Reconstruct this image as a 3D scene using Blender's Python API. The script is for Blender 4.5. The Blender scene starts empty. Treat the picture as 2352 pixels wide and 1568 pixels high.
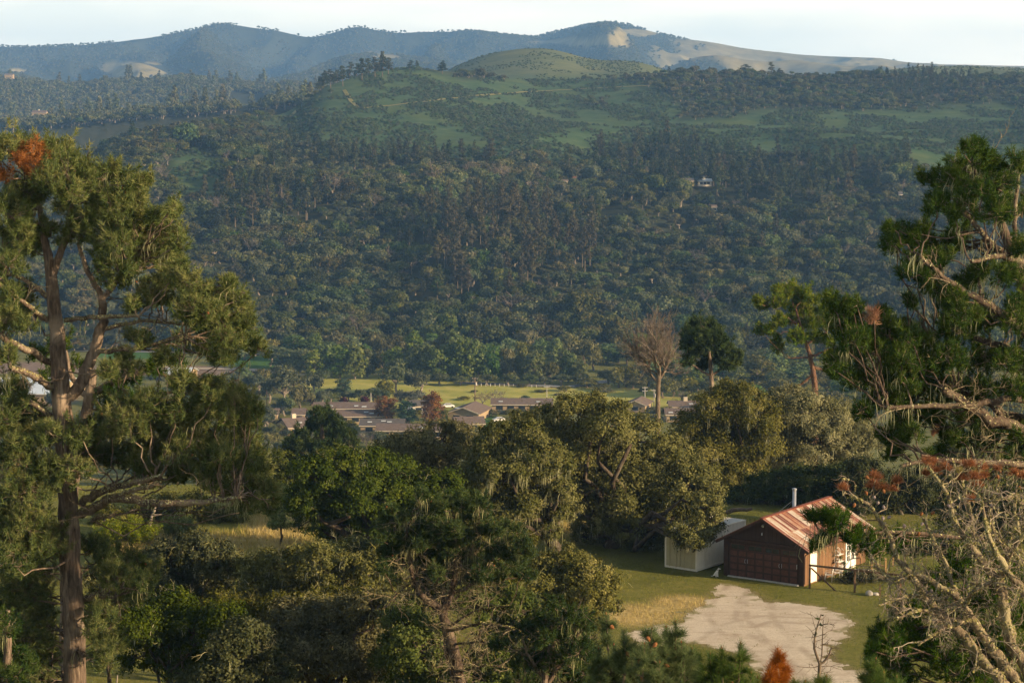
# Hillside view over a wooded valley: rusty roofed garage, pines and mossy oaks, far hazy mountains.
import bpy, math, random
import numpy as np
from mathutils import Vector, Matrix

SC = bpy.context.scene
COL = SC.collection
TH = math.atan(529 / 5000.0)          # camera pitch below the horizon
FPX = 5000.0                          # focal length in the 2352 px wide measuring frame
SUN_AZ, SUN_EL = math.radians(113), math.radians(15.5)

# ------------------------------------------------------------------ measuring helpers
def tan_el(row):
    return np.tan(np.arctan((784 - np.asarray(row, float)) / FPX) - TH)

def P(col, row, d):
    t = float(tan_el(row))
    return np.array([(col - 1176) / FPX * d * (math.cos(TH) - t * math.sin(TH)), d, d * t])

def PX(p):
    p = np.asarray(p, float)
    dep = p[..., 1] * math.cos(TH) - p[..., 2] * math.sin(TH)
    up = p[..., 1] * math.sin(TH) + p[..., 2] * math.cos(TH)
    return 1176 + FPX * p[..., 0] / dep, 784 - FPX * up / dep

def pxm(d):                           # metres per measuring pixel at distance d
    return d * 1.005 / FPX

# ------------------------------------------------------------------ noise
def _h(ix, iy, s):
    with np.errstate(over='ignore'):
        n = (ix.astype(np.int64) * 374761393 + iy.astype(np.int64) * 668265263 + s * 982451653) & 0x7fffffff
        n = ((n ^ (n >> 13)) * 1274126177) & 0x7fffffff
        n = (n ^ (n >> 16)) & 0xffff
    return n / 65535.0

def vnoise(x, y, s=0):
    x = np.asarray(x, float); y = np.asarray(y, float)
    ix = np.floor(x); iy = np.floor(y); fx = x - ix; fy = y - iy
    fx = fx * fx * (3 - 2 * fx); fy = fy * fy * (3 - 2 * fy)
    a = _h(ix, iy, s); b = _h(ix + 1, iy, s); c = _h(ix, iy + 1, s); d = _h(ix + 1, iy + 1, s)
    return (a * (1 - fx) + b * fx) * (1 - fy) + (c * (1 - fx) + d * fx) * fy

def fbm(x, y, s=0, o=4):
    v = 0; a = .5; t = 0
    for i in range(o):
        v = v + a * vnoise(x * 2 ** i, y * 2 ** i, s + i * 7); t += a; a *= .5
    return v / t

def ridged(x, y, s=0, o=3):
    v = 0; a = .5; t = 0
    for i in range(o):
        v = v + a * (1 - np.abs(2 * vnoise(x * 2 ** i, y * 2 ** i, s + i * 5) - 1)); t += a; a *= .5
    return v / t

def sstep(a, b, x):
    t = np.clip((np.asarray(x, float) - a) / (b - a), 0, 1)
    return t * t * (3 - 2 * t)

# ------------------------------------------------------------------ mesh builder
class MB:
    def __init__(s): s.V = []; s.n = 0; s.Q = []; s.T = []
    def add(s, V, quads=None, tris=None, tint=.5, mat=0):
        V = np.asarray(V, float).reshape(-1, 3)
        for F, L in ((quads, s.Q), (tris, s.T)):
            if F is not None and len(F):
                F = np.asarray(F, np.int64) + s.n
                t = np.full(len(F), tint, float) if np.isscalar(tint) else np.asarray(tint, float)
                L.append((F, t, np.full(len(F), mat, np.int32)))
        s.V.append(V); s.n += len(V); return s
    def box(s, lo, hi, tint=.5, mat=0):
        x0, y0, z0 = lo; x1, y1, z1 = hi
        V = [(x0,y0,z0),(x1,y0,z0),(x1,y1,z0),(x0,y1,z0),(x0,y0,z1),(x1,y0,z1),(x1,y1,z1),(x0,y1,z1)]
        return s.add(V, [(0,3,2,1),(4,5,6,7),(0,1,5,4),(1,2,6,5),(2,3,7,6),(3,0,4,7)], tint=tint, mat=mat)
    def bar(s, a, b, w, h=None, tint=.5, mat=0):
        a = np.asarray(a, float); b = np.asarray(b, float); h = h or w
        t = (b - a) / np.linalg.norm(b - a)
        r = np.array([0, 0, 1.]) if abs(t[2]) < .9 else np.array([1., 0, 0])
        u = np.cross(t, r); u /= np.linalg.norm(u); v = np.cross(u, t)
        c = [u*w/2+v*h/2, -u*w/2+v*h/2, -u*w/2-v*h/2, u*w/2-v*h/2]
        V = [a + k for k in c] + [b + k for k in c]
        return s.add(V, [(0,1,2,3),(7,6,5,4),(0,4,5,1),(1,5,6,2),(2,6,7,3),(3,7,4,0)], tint=tint, mat=mat)
    def tubes(s, polys, sides=5, tint=.5, mat=0, cap=False):
        g = {}
        for p, r in polys: g.setdefault(len(p), []).append((p, r))
        ang = np.arange(sides) * 2 * math.pi / sides
        ca, sa = np.cos(ang), np.sin(ang)
        for k, L in g.items():
            A = np.array([p for p, _ in L], float); R = np.array([r for _, r in L], float)
            m = len(A)
            T = np.gradient(A, axis=1); T /= np.linalg.norm(T, axis=2, keepdims=True) + 1e-9
            mt = T.mean(1); ref = np.where(np.abs(mt[:, 2:3]) < .8, np.array([[0, 0, 1.]]), np.array([[1., 0, 0]]))
            U = np.cross(T, ref[:, None, :]); U /= np.linalg.norm(U, axis=2, keepdims=True) + 1e-9
            W = np.cross(T, U)
            V = A[:, :, None, :] + R[:, :, None, None] * (U[:, :, None, :] * ca[None, None, :, None] + W[:, :, None, :] * sa[None, None, :, None])
            idx = np.arange(m * k * sides).reshape(m, k, sides)
            a = idx[:, :-1]; b = idx[:, 1:]
            q = np.stack([a, np.roll(a, -1, 2), np.roll(b, -1, 2), b], -1).reshape(-1, 4)
            tn = tint if np.isscalar(tint) else np.repeat(np.asarray(tint)[:m], (k - 1) * sides)
            s.add(V, q, tint=tn, mat=mat)
            if cap and sides >= 3:
                base = s.n - m * k * sides
                for e in (idx[:, 0], idx[:, -1]):
                    cen = V.reshape(-1, 3)[e].mean(1)
                    o = s.n
                    tr = np.array([(base + e[i, j] - o, base + e[i, (j + 1) % sides] - o, i) for i in range(m) for j in range(sides)])
                    s.add(cen, tris=tr, tint=.5, mat=mat)
        return s
    def cyl(s, a, b, r, sides=10, r2=None, mat=0, tint=.5):
        return s.tubes([(np.array([a, b], float), np.array([r, r if r2 is None else r2]))], sides, tint, mat, cap=True)
    def build(s, name, mats, parent=None, origin=(0, 0, 0), smooth=False):
        me = bpy.data.meshes.new(name)
        V = (np.concatenate(s.V) if s.V else np.zeros((0, 3))) - np.asarray(origin, float)
        me.vertices.add(len(V)); me.vertices.foreach_set('co', V.astype(np.float32).ravel())
        nq = sum(len(f) for f, _, _ in s.Q); nt = sum(len(f) for f, _, _ in s.T)
        li = np.concatenate([f.ravel() for f, _, _ in s.Q] + [f.ravel() for f, _, _ in s.T]).astype(np.int32)
        me.loops.add(len(li)); me.loops.foreach_set('vertex_index', li)
        me.polygons.add(nq + nt)
        ls = np.concatenate([np.arange(nq) * 4, nq * 4 + np.arange(nt) * 3]).astype(np.int32)
        me.polygons.foreach_set('loop_start', ls)
        me.polygons.foreach_set('material_index', np.concatenate([m for _, _, m in s.Q + s.T]).astype(np.int32))
        me.polygons.foreach_set('use_smooth', np.full(nq + nt, smooth))
        me.update(calc_edges=True)
        at = me.attributes.new('tint', 'FLOAT', 'FACE')
        at.data.foreach_set('value', np.concatenate([t for _, t, _ in s.Q + s.T]).astype(np.float32))
        for m in (mats if isinstance(mats, (list, tuple)) else [mats]): me.materials.append(m)
        if name.startswith('~'): return me
        o = bpy.data.objects.new(name, me); COL.objects.link(o)
        o.location = origin if parent is None else (0, 0, 0)
        if parent is not None:
            o.parent = parent
        return o

def tag(o, label=None, cat=None, group=None, kind=None):
    if label: o['label'] = label
    if cat: o['category'] = cat
    if group: o['group'] = group
    if kind: o['kind'] = kind
    return o

def thing(name, label, cat, loc=(0, 0, 0), rz=0, group=None, scale=None):
    o = bpy.data.objects.new(name, None); COL.objects.link(o)
    o.location = loc; o.rotation_euler = (0, 0, rz); o.empty_display_size = .3
    if scale is not None: o.scale = scale
    return tag(o, label, cat, group)

# ------------------------------------------------------------------ materials
def newmat(name):
    m = bpy.data.materials.new(name); m.use_nodes = True
    nt = m.node_tree
    for n in list(nt.nodes): nt.nodes.remove(n)
    out = nt.nodes.new('ShaderNodeOutputMaterial')
    return m, nt, out

def N(nt, typ, **kw):
    n = nt.nodes.new(typ)
    for k, v in kw.items():
        if k.startswith('i_'):
            key = k[2:]; key = int(key) if key.isdigit() else key.replace('_', ' ')
            n.inputs[key].default_value = v
        else: setattr(n, k, v)
    return n

def ramp(nt, fac, stops):
    r = nt.nodes.new('ShaderNodeValToRGB'); e = r.color_ramp.elements
    while len(e) < len(stops): e.new(.5)
    for i, (p, c) in enumerate(stops):
        e[i].position = p; e[i].color = (*c, 1)
    nt.links.new(fac, r.inputs[0]); return r.outputs[0]

def mixc(nt, fac, a, b, blend='MIX'):
    m = nt.nodes.new('ShaderNodeMix'); m.data_type = 'RGBA'; m.blend_type = blend
    for s, v in ((m.inputs[0], fac), (m.inputs[6], a), (m.inputs[7], b)):
        if isinstance(v, (int, float)): s.default_value = v
        elif isinstance(v, tuple): s.default_value = (*v, 1)
        else: nt.links.new(v, s)
    return m.outputs[2]

def math_(nt, op, a, b=None, c=None):
    m = nt.nodes.new('ShaderNodeMath'); m.operation = op
    for i, v in enumerate((a, b, c)):
        if v is None: continue
        if isinstance(v, (int, float)): m.inputs[i].default_value = v
        else: nt.links.new(v, m.inputs[i])
    return m.outputs[0]

def attr(nt, name):
    a = nt.nodes.new('ShaderNodeAttribute'); a.attribute_name = name; return a.outputs['Fac']

def noise(nt, vec, scale, detail=4, rough=.55, dist=0):
    n = nt.nodes.new('ShaderNodeTexNoise'); n.inputs['Scale'].default_value = scale
    n.inputs['Detail'].default_value = detail; n.inputs['Roughness'].default_value = rough
    n.inputs['Distortion'].default_value = dist
    if vec is not None: nt.links.new(vec, n.inputs['Vector'])
    return n.outputs[0]

def coords(nt, kind='Object', scale=None):
    c = nt.nodes.new('ShaderNodeTexCoord').outputs[kind]
    if scale:
        mp = nt.nodes.new('ShaderNodeMapping'); mp.inputs['Scale'].default_value = scale
        nt.links.new(c, mp.inputs[0]); c = mp.outputs[0]
    return c

def geopos(nt, scale=None):
    c = nt.nodes.new('ShaderNodeNewGeometry').outputs['Position']
    if scale:
        mp = nt.nodes.new('ShaderNodeMapping'); mp.inputs['Scale'].default_value = scale
        nt.links.new(c, mp.inputs[0]); c = mp.outputs[0]
    return c

def surf(nt, out, col, rough=.85, spec=.2, metal=0, bump=None, bstr=.3, bdist=.05):
    b = nt.nodes.new('ShaderNodeBsdfPrincipled')
    if isinstance(col, tuple): b.inputs['Base Color'].default_value = (*col, 1)
    else: nt.links.new(col, b.inputs['Base Color'])
    if isinstance(rough, (int, float)): b.inputs['Roughness'].default_value = rough
    else: nt.links.new(rough, b.inputs['Roughness'])
    b.inputs['Specular IOR Level'].default_value = spec; b.inputs['Metallic'].default_value = metal
    if bump is not None:
        bp = nt.nodes.new('ShaderNodeBump'); bp.inputs['Strength'].default_value = bstr; bp.inputs['Distance'].default_value = bdist
        nt.links.new(bump, bp.inputs['Height']); nt.links.new(bp.outputs[0], b.inputs['Normal'])
    nt.links.new(b.outputs[0], out.inputs['Surface']); return b

def foliage(name, c0, c1, c2, trans=.22, vary=.35, hue=.01, patch=None):
    """leaf colours c0..c2 by each leaf's own tint, shifted per plant"""
    m, nt, out = newmat(name)
    c = ramp(nt, attr(nt, 'tint'), [(0, c0), (.5, c1), (1, c2)])
    oin = nt.nodes.new('ShaderNodeObjectInfo'); oi = oin.outputs['Random']
    if patch:                         # stands of other species, tens of metres across
        mpn = nt.nodes.new('ShaderNodeMapping'); mpn.inputs['Scale'].default_value = (1, .75, 0); nt.links.new(oin.outputs['Location'], mpn.inputs[0])
        pn_ = noise(nt, mpn.outputs[0], patch[2], 4, .6)
        c = mixc(nt, ramp(nt, pn_, [(.46, (0, 0, 0)), (.6, (.32, .32, .32))]), c, mixc(nt, attr(nt, 'tint'), patch[0], patch[1]))
    h = nt.nodes.new('ShaderNodeHueSaturation'); nt.links.new(c, h.inputs['Color'])
    nt.links.new(math_(nt, 'MULTIPLY_ADD', oi, vary, 1 - vary / 2), h.inputs['Value'])
    nt.links.new(math_(nt, 'MULTIPLY_ADD', math_(nt, 'FRACT', math_(nt, 'MULTIPLY', oi, 17.3)), hue * 2, .5 - hue), h.inputs['Hue'])
    nt.links.new(math_(nt, 'MULTIPLY_ADD', math_(nt, 'FRACT', math_(nt, 'MULTIPLY', oi, 7.7)), .5, .7), h.inputs['Saturation'])
    d = nt.nodes.new('ShaderNodeBsdfDiffuse'); nt.links.new(h.outputs[0], d.inputs[0])
    t = nt.nodes.new('ShaderNodeBsdfTranslucent'); nt.links.new(h.outputs[0], t.inputs[0])
    x = nt.nodes.new('ShaderNodeMixShader'); x.inputs[0].default_value = trans
    nt.links.new(d.outputs[0], x.inputs[1]); nt.links.new(t.outputs[0], x.inputs[2])
    nt.links.new(x.outputs[0], out.inputs['Surface']); return m

def bark(name, c0, c1, c2, scale=6, zs=.25, bstr=.8):
    m, nt, out = newmat(name)
    v = coords(nt, 'Object', (scale, scale, scale * zs))
    n1 = noise(nt, v, 1.0, 6, .65, .6)
    n2 = noise(nt, coords(nt, 'Object'), 1.1, 4)
    c = ramp(nt, n1, [(.3, c0), (.52, c1), (.75, c2)])
    c = mixc(nt, ramp(nt, n2, [(.5, (0, 0, 0)), (.68, (.7, .7, .7))]), c, c2)
    surf(nt, out, c, .95, .1, bump=n1, bstr=bstr, bdist=.06); return m

def plain(name, col, rough=.7, spec=.3, metal=0, var=.25, scale=3.0, bstr=0):
    m, nt, out = newmat(name)
    n = noise(nt, coords(nt, 'Object'), scale, 6, .6)
    a = tuple(x * (1 - var) for x in col); b = tuple(min(1, x * (1 + var)) for x in col)
    c = ramp(nt, n, [(.3, a), (.7, b)])
    surf(nt, out, c, rough, spec, metal, bump=n if bstr else None, bstr=bstr); return m

M = {}
M['oak'] = foliage('oak_leaves', (.062, .066, .018), (.118, .118, .033), (.22, .207, .073))
M['oak_dark'] = foliage('dark_oak_leaves', (.026, .04, .011), (.048, .068, .017), (.095, .115, .032))
M['oak_grey'] = foliage('lichen_grey_oak_leaves', (.058, .068, .026), (.1, .108, .046), (.185, .183, .088))
M['oak_gold'] = foliage('golden_green_oak_leaves', (.075, .08, .022), (.138, .138, .04), (.25, .23, .083))
M['bush'] = foliage('bright_bush_leaves', (.04, .055, .012), (.075, .095, .022), (.14, .15, .04))
M['broom'] = foliage('broom_shoots', (.09, .13, .015), (.16, .2, .025), (.28, .28, .05))
M['hill'] = foliage('hill_tree_leaves', (.036, .054, .02), (.068, .088, .03), (.15, .152, .06), .2, .8, .05, ((.045, .042, .024), (.14, .12, .075), .022))
M['hillpine'] = foliage('hill_pine_needles', (.024, .036, .016), (.045, .06, .024), (.095, .1, .045), .2, .6, .04)
M['hillbrown'] = foliage('brownish_pine_needles', (.036, .036, .018), (.07, .062, .031), (.125, .11, .06), .2, .4, .02)
M['far'] = foliage('far_tree_leaves', (.055, .068, .03), (.092, .105, .047), (.16, .155, .075), .1, .5, .03)
M['brush'] = foliage('hill_brush_leaves', (.04, .068, .03), (.065, .098, .043), (.12, .135, .072), .2, .5, .04)
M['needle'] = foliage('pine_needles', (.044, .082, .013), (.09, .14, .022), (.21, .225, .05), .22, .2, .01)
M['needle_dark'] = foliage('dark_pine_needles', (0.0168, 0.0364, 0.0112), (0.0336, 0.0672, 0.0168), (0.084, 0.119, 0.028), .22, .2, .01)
M['needle_young'] = foliage('young_pine_needles', (0.042, 0.078, 0.024), (0.09, 0.138, 0.042), (0.192, 0.228, 0.072), .3, .2, .01)
M['needle_dead'] = foliage('dead_pine_needles', (.17, .062, .022), (.3, .115, .035), (.42, .2, .07), .3, .1, .005)
M['needle_yellow'] = foliage('fading_pine_needles', (.2, .17, .03), (.32, .27, .05), (.42, .35, .09), .3, .1, .005)
M['lichen'] = foliage('hanging_lichen', (.2, .21, .115), (.31, .32, .185), (.45, .45, .28), .3, .2, .008)
M['lichen_crust'] = foliage('branch_lichen', (.2, .19, .07), (.32, .29, .1), (.42, .42, .25), .1, .2, .01)
M['willow'] = foliage('willow_leaves', (.05, .065, .03), (.085, .105, .05), (.15, .165, .085), .3, .3, .02)
M['ripgreen'] = foliage('cottonwood_leaves', (.065, .105, .03), (.12, .175, .05), (.22, .265, .09), .3, .5, .03)
M['ripyellow'] = foliage('pale_cottonwood_leaves', (.07, .085, .03), (.12, .13, .05), (.2, .19, .08), .3, .3, .02)
M['greygreen'] = foliage('olive_leaves', (.07, .085, .055), (.12, .14, .09), (.2, .21, .15), .2, .3, .02)
M['twig_pale'] = foliage('pale_dead_twigs', (.15, .115, .085), (.25, .2, .145), (.38, .33, .23), .1, .2, .01)
M['plum'] = foliage('plum_leaves', (.022, .009, .012), (.045, .016, .022), (.08, .03, .04), .2, .2, .01)
M['autumn'] = foliage('russet_leaves', (.13, .06, .025), (.2, .095, .04), (.27, .14, .06), .3, .2, .01)
M['green_fir'] = foliage('bluish_conifer_leaves', (.025, .05, .025), (.04, .08, .04), (.07, .12, .06), .2, .3, .02)
M['barepink'] = foliage('bare_twigs', (.085, .07, .056), (.15, .125, .1), (.24, .205, .165), .1, .2, .01)
M['redflower'] = foliage('red_blossom', (.2, .02, .02), (.35, .03, .03), (.45, .08, .06), .2, .1, .01)
M['bark_pine'] = bark('pine_bark', (.035, .026, .021), (.145, .108, .08), (.33, .265, .2), 9, .16, 1)
M['bark_dark'] = bark('dark_pine_bark', (.026, .02, .016), (.085, .062, .047), (.2, .16, .115), 9, .2, 1)
M['bark_grey'] = bark('grey_twig_bark', (.06, .045, .035), (.13, .1, .075), (.24, .21, .14), 9, .4, .6)
M['bark_dead'] = bark('dead_branch_bark', (.06, .046, .034), (.19, .152, .105), (.37, .335, .19), 14, .4, .8)
M['bark_oak'] = bark('oak_bark', (.022, .016, .012), (.06, .045, .034), (.16, .14, .1), 6, .4, .8)
M['bark_pale'] = bark('pale_bark', (.12, .1, .08), (.24, .2, .16), (.36, .32, .26), 4, .5, .3)
M['bark_red'] = bark('reddish_bark', (.045, .025, .018), (.15, .085, .055), (.27, .17, .11), 7, .22, 1)
M['cone'] = plain('pine_cone_scales', (.2, .085, .03), .7, .2, 0, .4, 30)
M['cone_grey'] = plain('weathered_cone_scales', (.2, .165, .16), .8, .2, 0, .45, 30)
# ------------------------------------------------------------------ terrain
def ip(x, pts):
    return np.interp(x, [p[0] for p in pts], [p[1] for p in pts])

def sm(x, pts):
    """interp smoothed by averaging a few shifted samples"""
    return (ip(x - 14, pts) + 2 * ip(x, pts) + ip(x + 14, pts)) / 4

Z0 = [(-50, -5), (0, -7), (10, -8), (30, -13), (60, -22), (90, -28.4), (105, -30), (112, -30.2), (174, -30.2), (190, -33), (230, -42),
      (300, -58), (420, -83), (520, -96), (590, -100), (20000, -100)]
R1 = [(-900, 420), (-200, 400), (0, 380), (150, 376), (215, 368), (260, 335), (300, 312), (400, 292), (560, 272), (650, 262), (700, 235), (740, 202), (800, 182),
      (850, 168), (900, 159), (960, 156), (1050, 166), (1150, 179), (1250, 186), (1400, 180), (1550, 168), (1700, 170), (1900, 172), (2352, 182), (3400, 200)]
D1 = [(0, 1480), (300, 1500), (560, 1600), (740, 1750), (900, 1860), (1300, 1960), (2352, 1960)]
G1 = [(0, 0), (.09, .167), (.19, .333), (.323, .5), (.495, .667), (.717, .833), (.879, .933), (1, 1)]
R1B = [(-500, 330), (940, 210), (1000, 180), (1040, 152), (1100, 128), (1150, 116), (1190, 110), (1250, 108), (1300, 118), (1330, 128), (1380, 136), (1450, 138), (1500, 148),
       (1530, 162), (1600, 185), (1800, 200), (1940, 180), (1990, 168), (2030, 159), (2090, 152), (2200, 149), (2300, 152), (2352, 155), (3400, 160)]
R2 = [(-600, 190), (0, 183), (60, 190), (100, 196), (170, 200), (240, 190), (330, 190), (420, 181), (480, 188), (600, 198), (740, 196), (840, 205), (1000, 230), (1300, 262), (2352, 270), (3400, 280)]
R3A = [(-600, 165), (0, 168), (30, 163), (60, 175), (150, 195), (230, 188), (270, 155), (300, 142), (320, 141), (350, 149), (395, 170), (440, 186), (560, 190), (640, 178), (700, 165), (760, 140),
       (800, 128), (840, 124), (900, 122), (960, 132), (1050, 144), (1150, 160), (1350, 170), (1480, 166), (1540, 150), (1600, 128), (1650, 124), (1700, 134), (1760, 140), (1820, 135), (1880, 142),
       (1950, 150), (2020, 146), (2090, 160), (2160, 175), (2352, 180), (3400, 180)]
R3 = [(-800, 95), (0, 103), (60, 106), (150, 103), (240, 96), (340, 86), (430, 69), (480, 57), (505, 52), (540, 53), (580, 60), (640, 67), (690, 79), (715, 83), (760, 74), (800, 61), (825, 57), (860, 65),
      (920, 73), (960, 70), (1050, 69), (1100, 71), (1150, 77), (1210, 83), (1240, 81), (1300, 66), (1360, 54), (1400, 49), (1440, 53), (1490, 69), (1560, 86), (1620, 93), (1700, 106), (1760, 114),
      (1830, 123), (1900, 127), (1960, 129), (2020, 131), (2080, 141), (2160, 144), (2352, 148), (3400, 150)]

def terrain(a, d):
    """height of the land at distance d (y) and x = a * d"""
    a = np.asarray(a, float); d = np.asarray(d, float)
    x = a * d; y = d; c = 1176 + a * 5028
    near = ip(d, Z0) + (fbm(x / 9, y / 9, 3) - .5) * .35 * sstep(100, 150, d) + (fbm(x / 60, y / 60, 4) - .5) * 5 * sstep(185, 260, d) * (1 - sstep(480, 600, d)) \
        - 9 * sstep(28, 90, np.abs(x - 2)) * sstep(60, 120, d) * (1 - sstep(480, 600, d)) * sstep(0, 1, (x > 2))
    z = near
    # wooded hill across the valley
    Dr = ip(c, D1); s = (d - 910) / (Dr - 910); sc = np.clip(s, 0, 1)
    row = 800 + (sm(c, R1) - 800) * ip(sc, G1)
    z1 = d * tan_el(row)
    env = np.clip(4 * sc * (1 - sc), 0, 1)
    z1 = z1 + env * (1 - .8 * sstep(.55, .8, sc)) * (48 * (ridged(x / 200 + .3 + .25 * fbm(x / 90, y / 90, 13), y / 460, 11, 2) - .55) + 7 * (fbm(x / 70, y / 70, 12) - .5))
    z1 = z1 + 13 * np.exp(-((c - 1140) / 130) ** 2 - ((d - 1075) / 60) ** 2) - 6 * np.exp(-((c - 1480) / 110) ** 2 - ((d - 1090) / 90) ** 2)
    back = np.where(s > 1, (d - Dr) * .1, 0)
    z1 = np.where(s >= 0, Dr.clip(0) * 0 + np.where(s > 1, Dr * tan_el(sm(c, R1)) - back, z1), -400)
    z = np.maximum(z, z1)
    def layer(R, Dc, d0, row0, s1, spur, sx, sy, seed, tail=.16, pw=.75):
        s = (d - d0) / (Dc - d0); sc = np.clip(s, 0, 1)
        r0 = np.maximum(row0, sm(c, R) + 12); row = r0 + (sm(c, R) - r0) * sc ** pw
        zz = d * tan_el(row)
        e = np.clip(4 * sc * (1 - sc), 0, 1) ** .7
        wx = x + 160 * (fbm(x / 500, y / 500, seed + 9) - .5)
        zz = zz + e * (spur * (ridged(wx / sx, y / sy, seed, 3) - 1) + spur * .3 * (ridged(wx / sx * 2.7 + .4, y / sy * 2.2, seed + 3, 2) - .6) + spur * .15 * (fbm(x / sx * 5, y / sx * 5, seed + 4) - .5)) + spur * .2 * e
        zz = np.minimum(zz, d * tan_el(sm(c, R) + 2.5 + 5 * (1 - sc) ** .8))
        top = Dc * tan_el(sm(c, R) + 2.5)
        return np.where(s < 0, -400, np.where(s > 1, top - (d - Dc) * tail, zz))
    z = np.maximum(z, layer(R1B, 2450, 2020, 200, 0, 6, 200, 300, 21))
    z = np.maximum(z, layer(R2, 3300, 1900, 440, 0, 45, 260, 500, 31, .16, .85))
    z = np.maximum(z, layer(R3A, 5300, 4200, 215, 0, 170, 320, 1300, 41, .2))
    z = np.maximum(z, layer(R3, 7000, 5200, 200, 0, 400, 560, 2300, 51, .25))
    return z

def gz(x, y):
    return float(terrain(np.array([x / y]), np.array([y]))[0])

dd = np.concatenate([np.arange(2, 20, 3.), np.arange(20, 104, 3.), np.arange(104, 182, .6), np.arange(182, 650, 6.), np.arange(650, 905, 3.), np.arange(905, 2010, 6.),
                     np.arange(2010, 4200, 18.), np.arange(4200, 7200, 18.), np.arange(7200, 9001, 150.)])
acore = np.linspace(-.262, .262, 525)
u = np.linspace(0, 1, 46)[1:]
DD = dd[:, None]
amax = np.minimum(3.0, 4500 / DD)
Lo = -(.262 + (amax - .262) * (u[::-1] ** 1.6)[None, :]); Hi = .262 + (amax - .262) * (u ** 1.6)[None, :]
AA = np.concatenate([Lo, np.broadcast_to(acore, (len(dd), len(acore))), Hi], 1)
DG = np.broadcast_to(DD, AA.shape)
ZZ = terrain(AA, DG)
XX = AA * DG
CC, RR = PX(np.stack([XX, DG, ZZ], -1))

def ell(c, r, L, soft=.5):
    m = np.zeros_like(c)
    for (cx, cy, rx, ry) in L:
        q = np.sqrt(((c - cx) / rx) ** 2 + ((r - cy) / ry) ** 2)
        m = np.maximum(m, 1 - sstep(1 - soft * .5, 1 + soft * .5, q))
    return m

OPEN1 = [(1000, 280, 390, 88), (1250, 308, 260, 72), (1470, 270, 90, 70), (1940, 310, 440, 60), (2250, 318, 220, 82), (445, 402, 70, 56), (900, 195, 170, 42), (1200, 205, 320, 28),
         (690, 278, 50, 18), (1000, 322, 22, 8), (1462, 604, 24, 14), (2000, 205, 300, 3)]
def open_hill(c, r, x, y):
    n = (fbm(x / 45, y / 90, 77) - .5) * 26
    return ell(c + n * 2, r + n, OPEN1)

def grass_far(c, r, x, y):
    """bare golden grass on the far mountains"""
    n = (fbm(x / 160, y / 260, 87) - .5)
    g = ell(c + n * 60, r + n * 22, [(310, 162, 75, 22), (40, 167, 35, 7), (880, 128, 26, 6), (760, 168, 25, 6), (1340, 101, 110, 9), (1450, 74, 50, 10), (1400, 90, 45, 9), (920, 196, 30, 5)], .4)
    right = sstep(1470, 1580, c + n * 120) * sstep(80, 100, r)
    gul = fbm(x / 120, y / 400, 91)
    right = right * sstep(.3, .4, gul + .1 * sstep(1700, 1900, c) + .08)
    return np.maximum(g, right)

zone = np.where(DG < 905, 0, np.where(DG < 2010, 1, np.where(DG < 4200, 2, 3)))
gold = np.where(zone == 0, 0., np.where(zone == 1, 0., np.where(zone == 3, grass_far(CC, RR, XX, DG), 0.)))
gold = np.maximum(gold, np.where(zone == 2, .28 * sstep(950, 1050, CC) * (1 - sstep(165, 190, RR)), 0.))
opn = np.where(zone == 1, open_hill(CC, RR, XX, DG), np.where(zone == 2, ((CC > 800) * 1.0), 0.))
# near bench: golden grass behind the oaks and along the gravel, greener by the garage
ndry = np.where(zone == 0, np.clip(ell(CC, RR, [(640, 1225, 80, 60), (310, 1255, 90, 40), (1500, 1222, 330, 26), (1190, 1205, 60, 40), (1470, 1412, 110, 26), (1560, 1385, 70, 18), (430, 1250, 200, 25)], .9)
                                   + .28 * (fbm(XX / 3, DG / 3, 61) - .45), 0, 1), 0)
field = np.where((zone == 0) & (DG > 600), ell(CC, RR, [(1110, 905, 420, 36), (820, 890, 140, 30), (1400, 912, 210, 26)], .25), 0)
green = np.where((zone == 0) & (DG > 600), ell(CC, RR, [(590, 832, 60, 16), (1080, 965, 60, 30), (300, 815, 90, 10)], .5), 0)
dirt = np.where((zone == 0) & (DG > 600), ell(CC, RR, [(420, 852, 170, 12), (60, 845, 180, 14), (60, 905, 130, 30)], .4), 0) + np.where((zone >= 1) & (zone < 3), ell(CC, RR, [(70, 318, 70, 20)], .4), 0)

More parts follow.
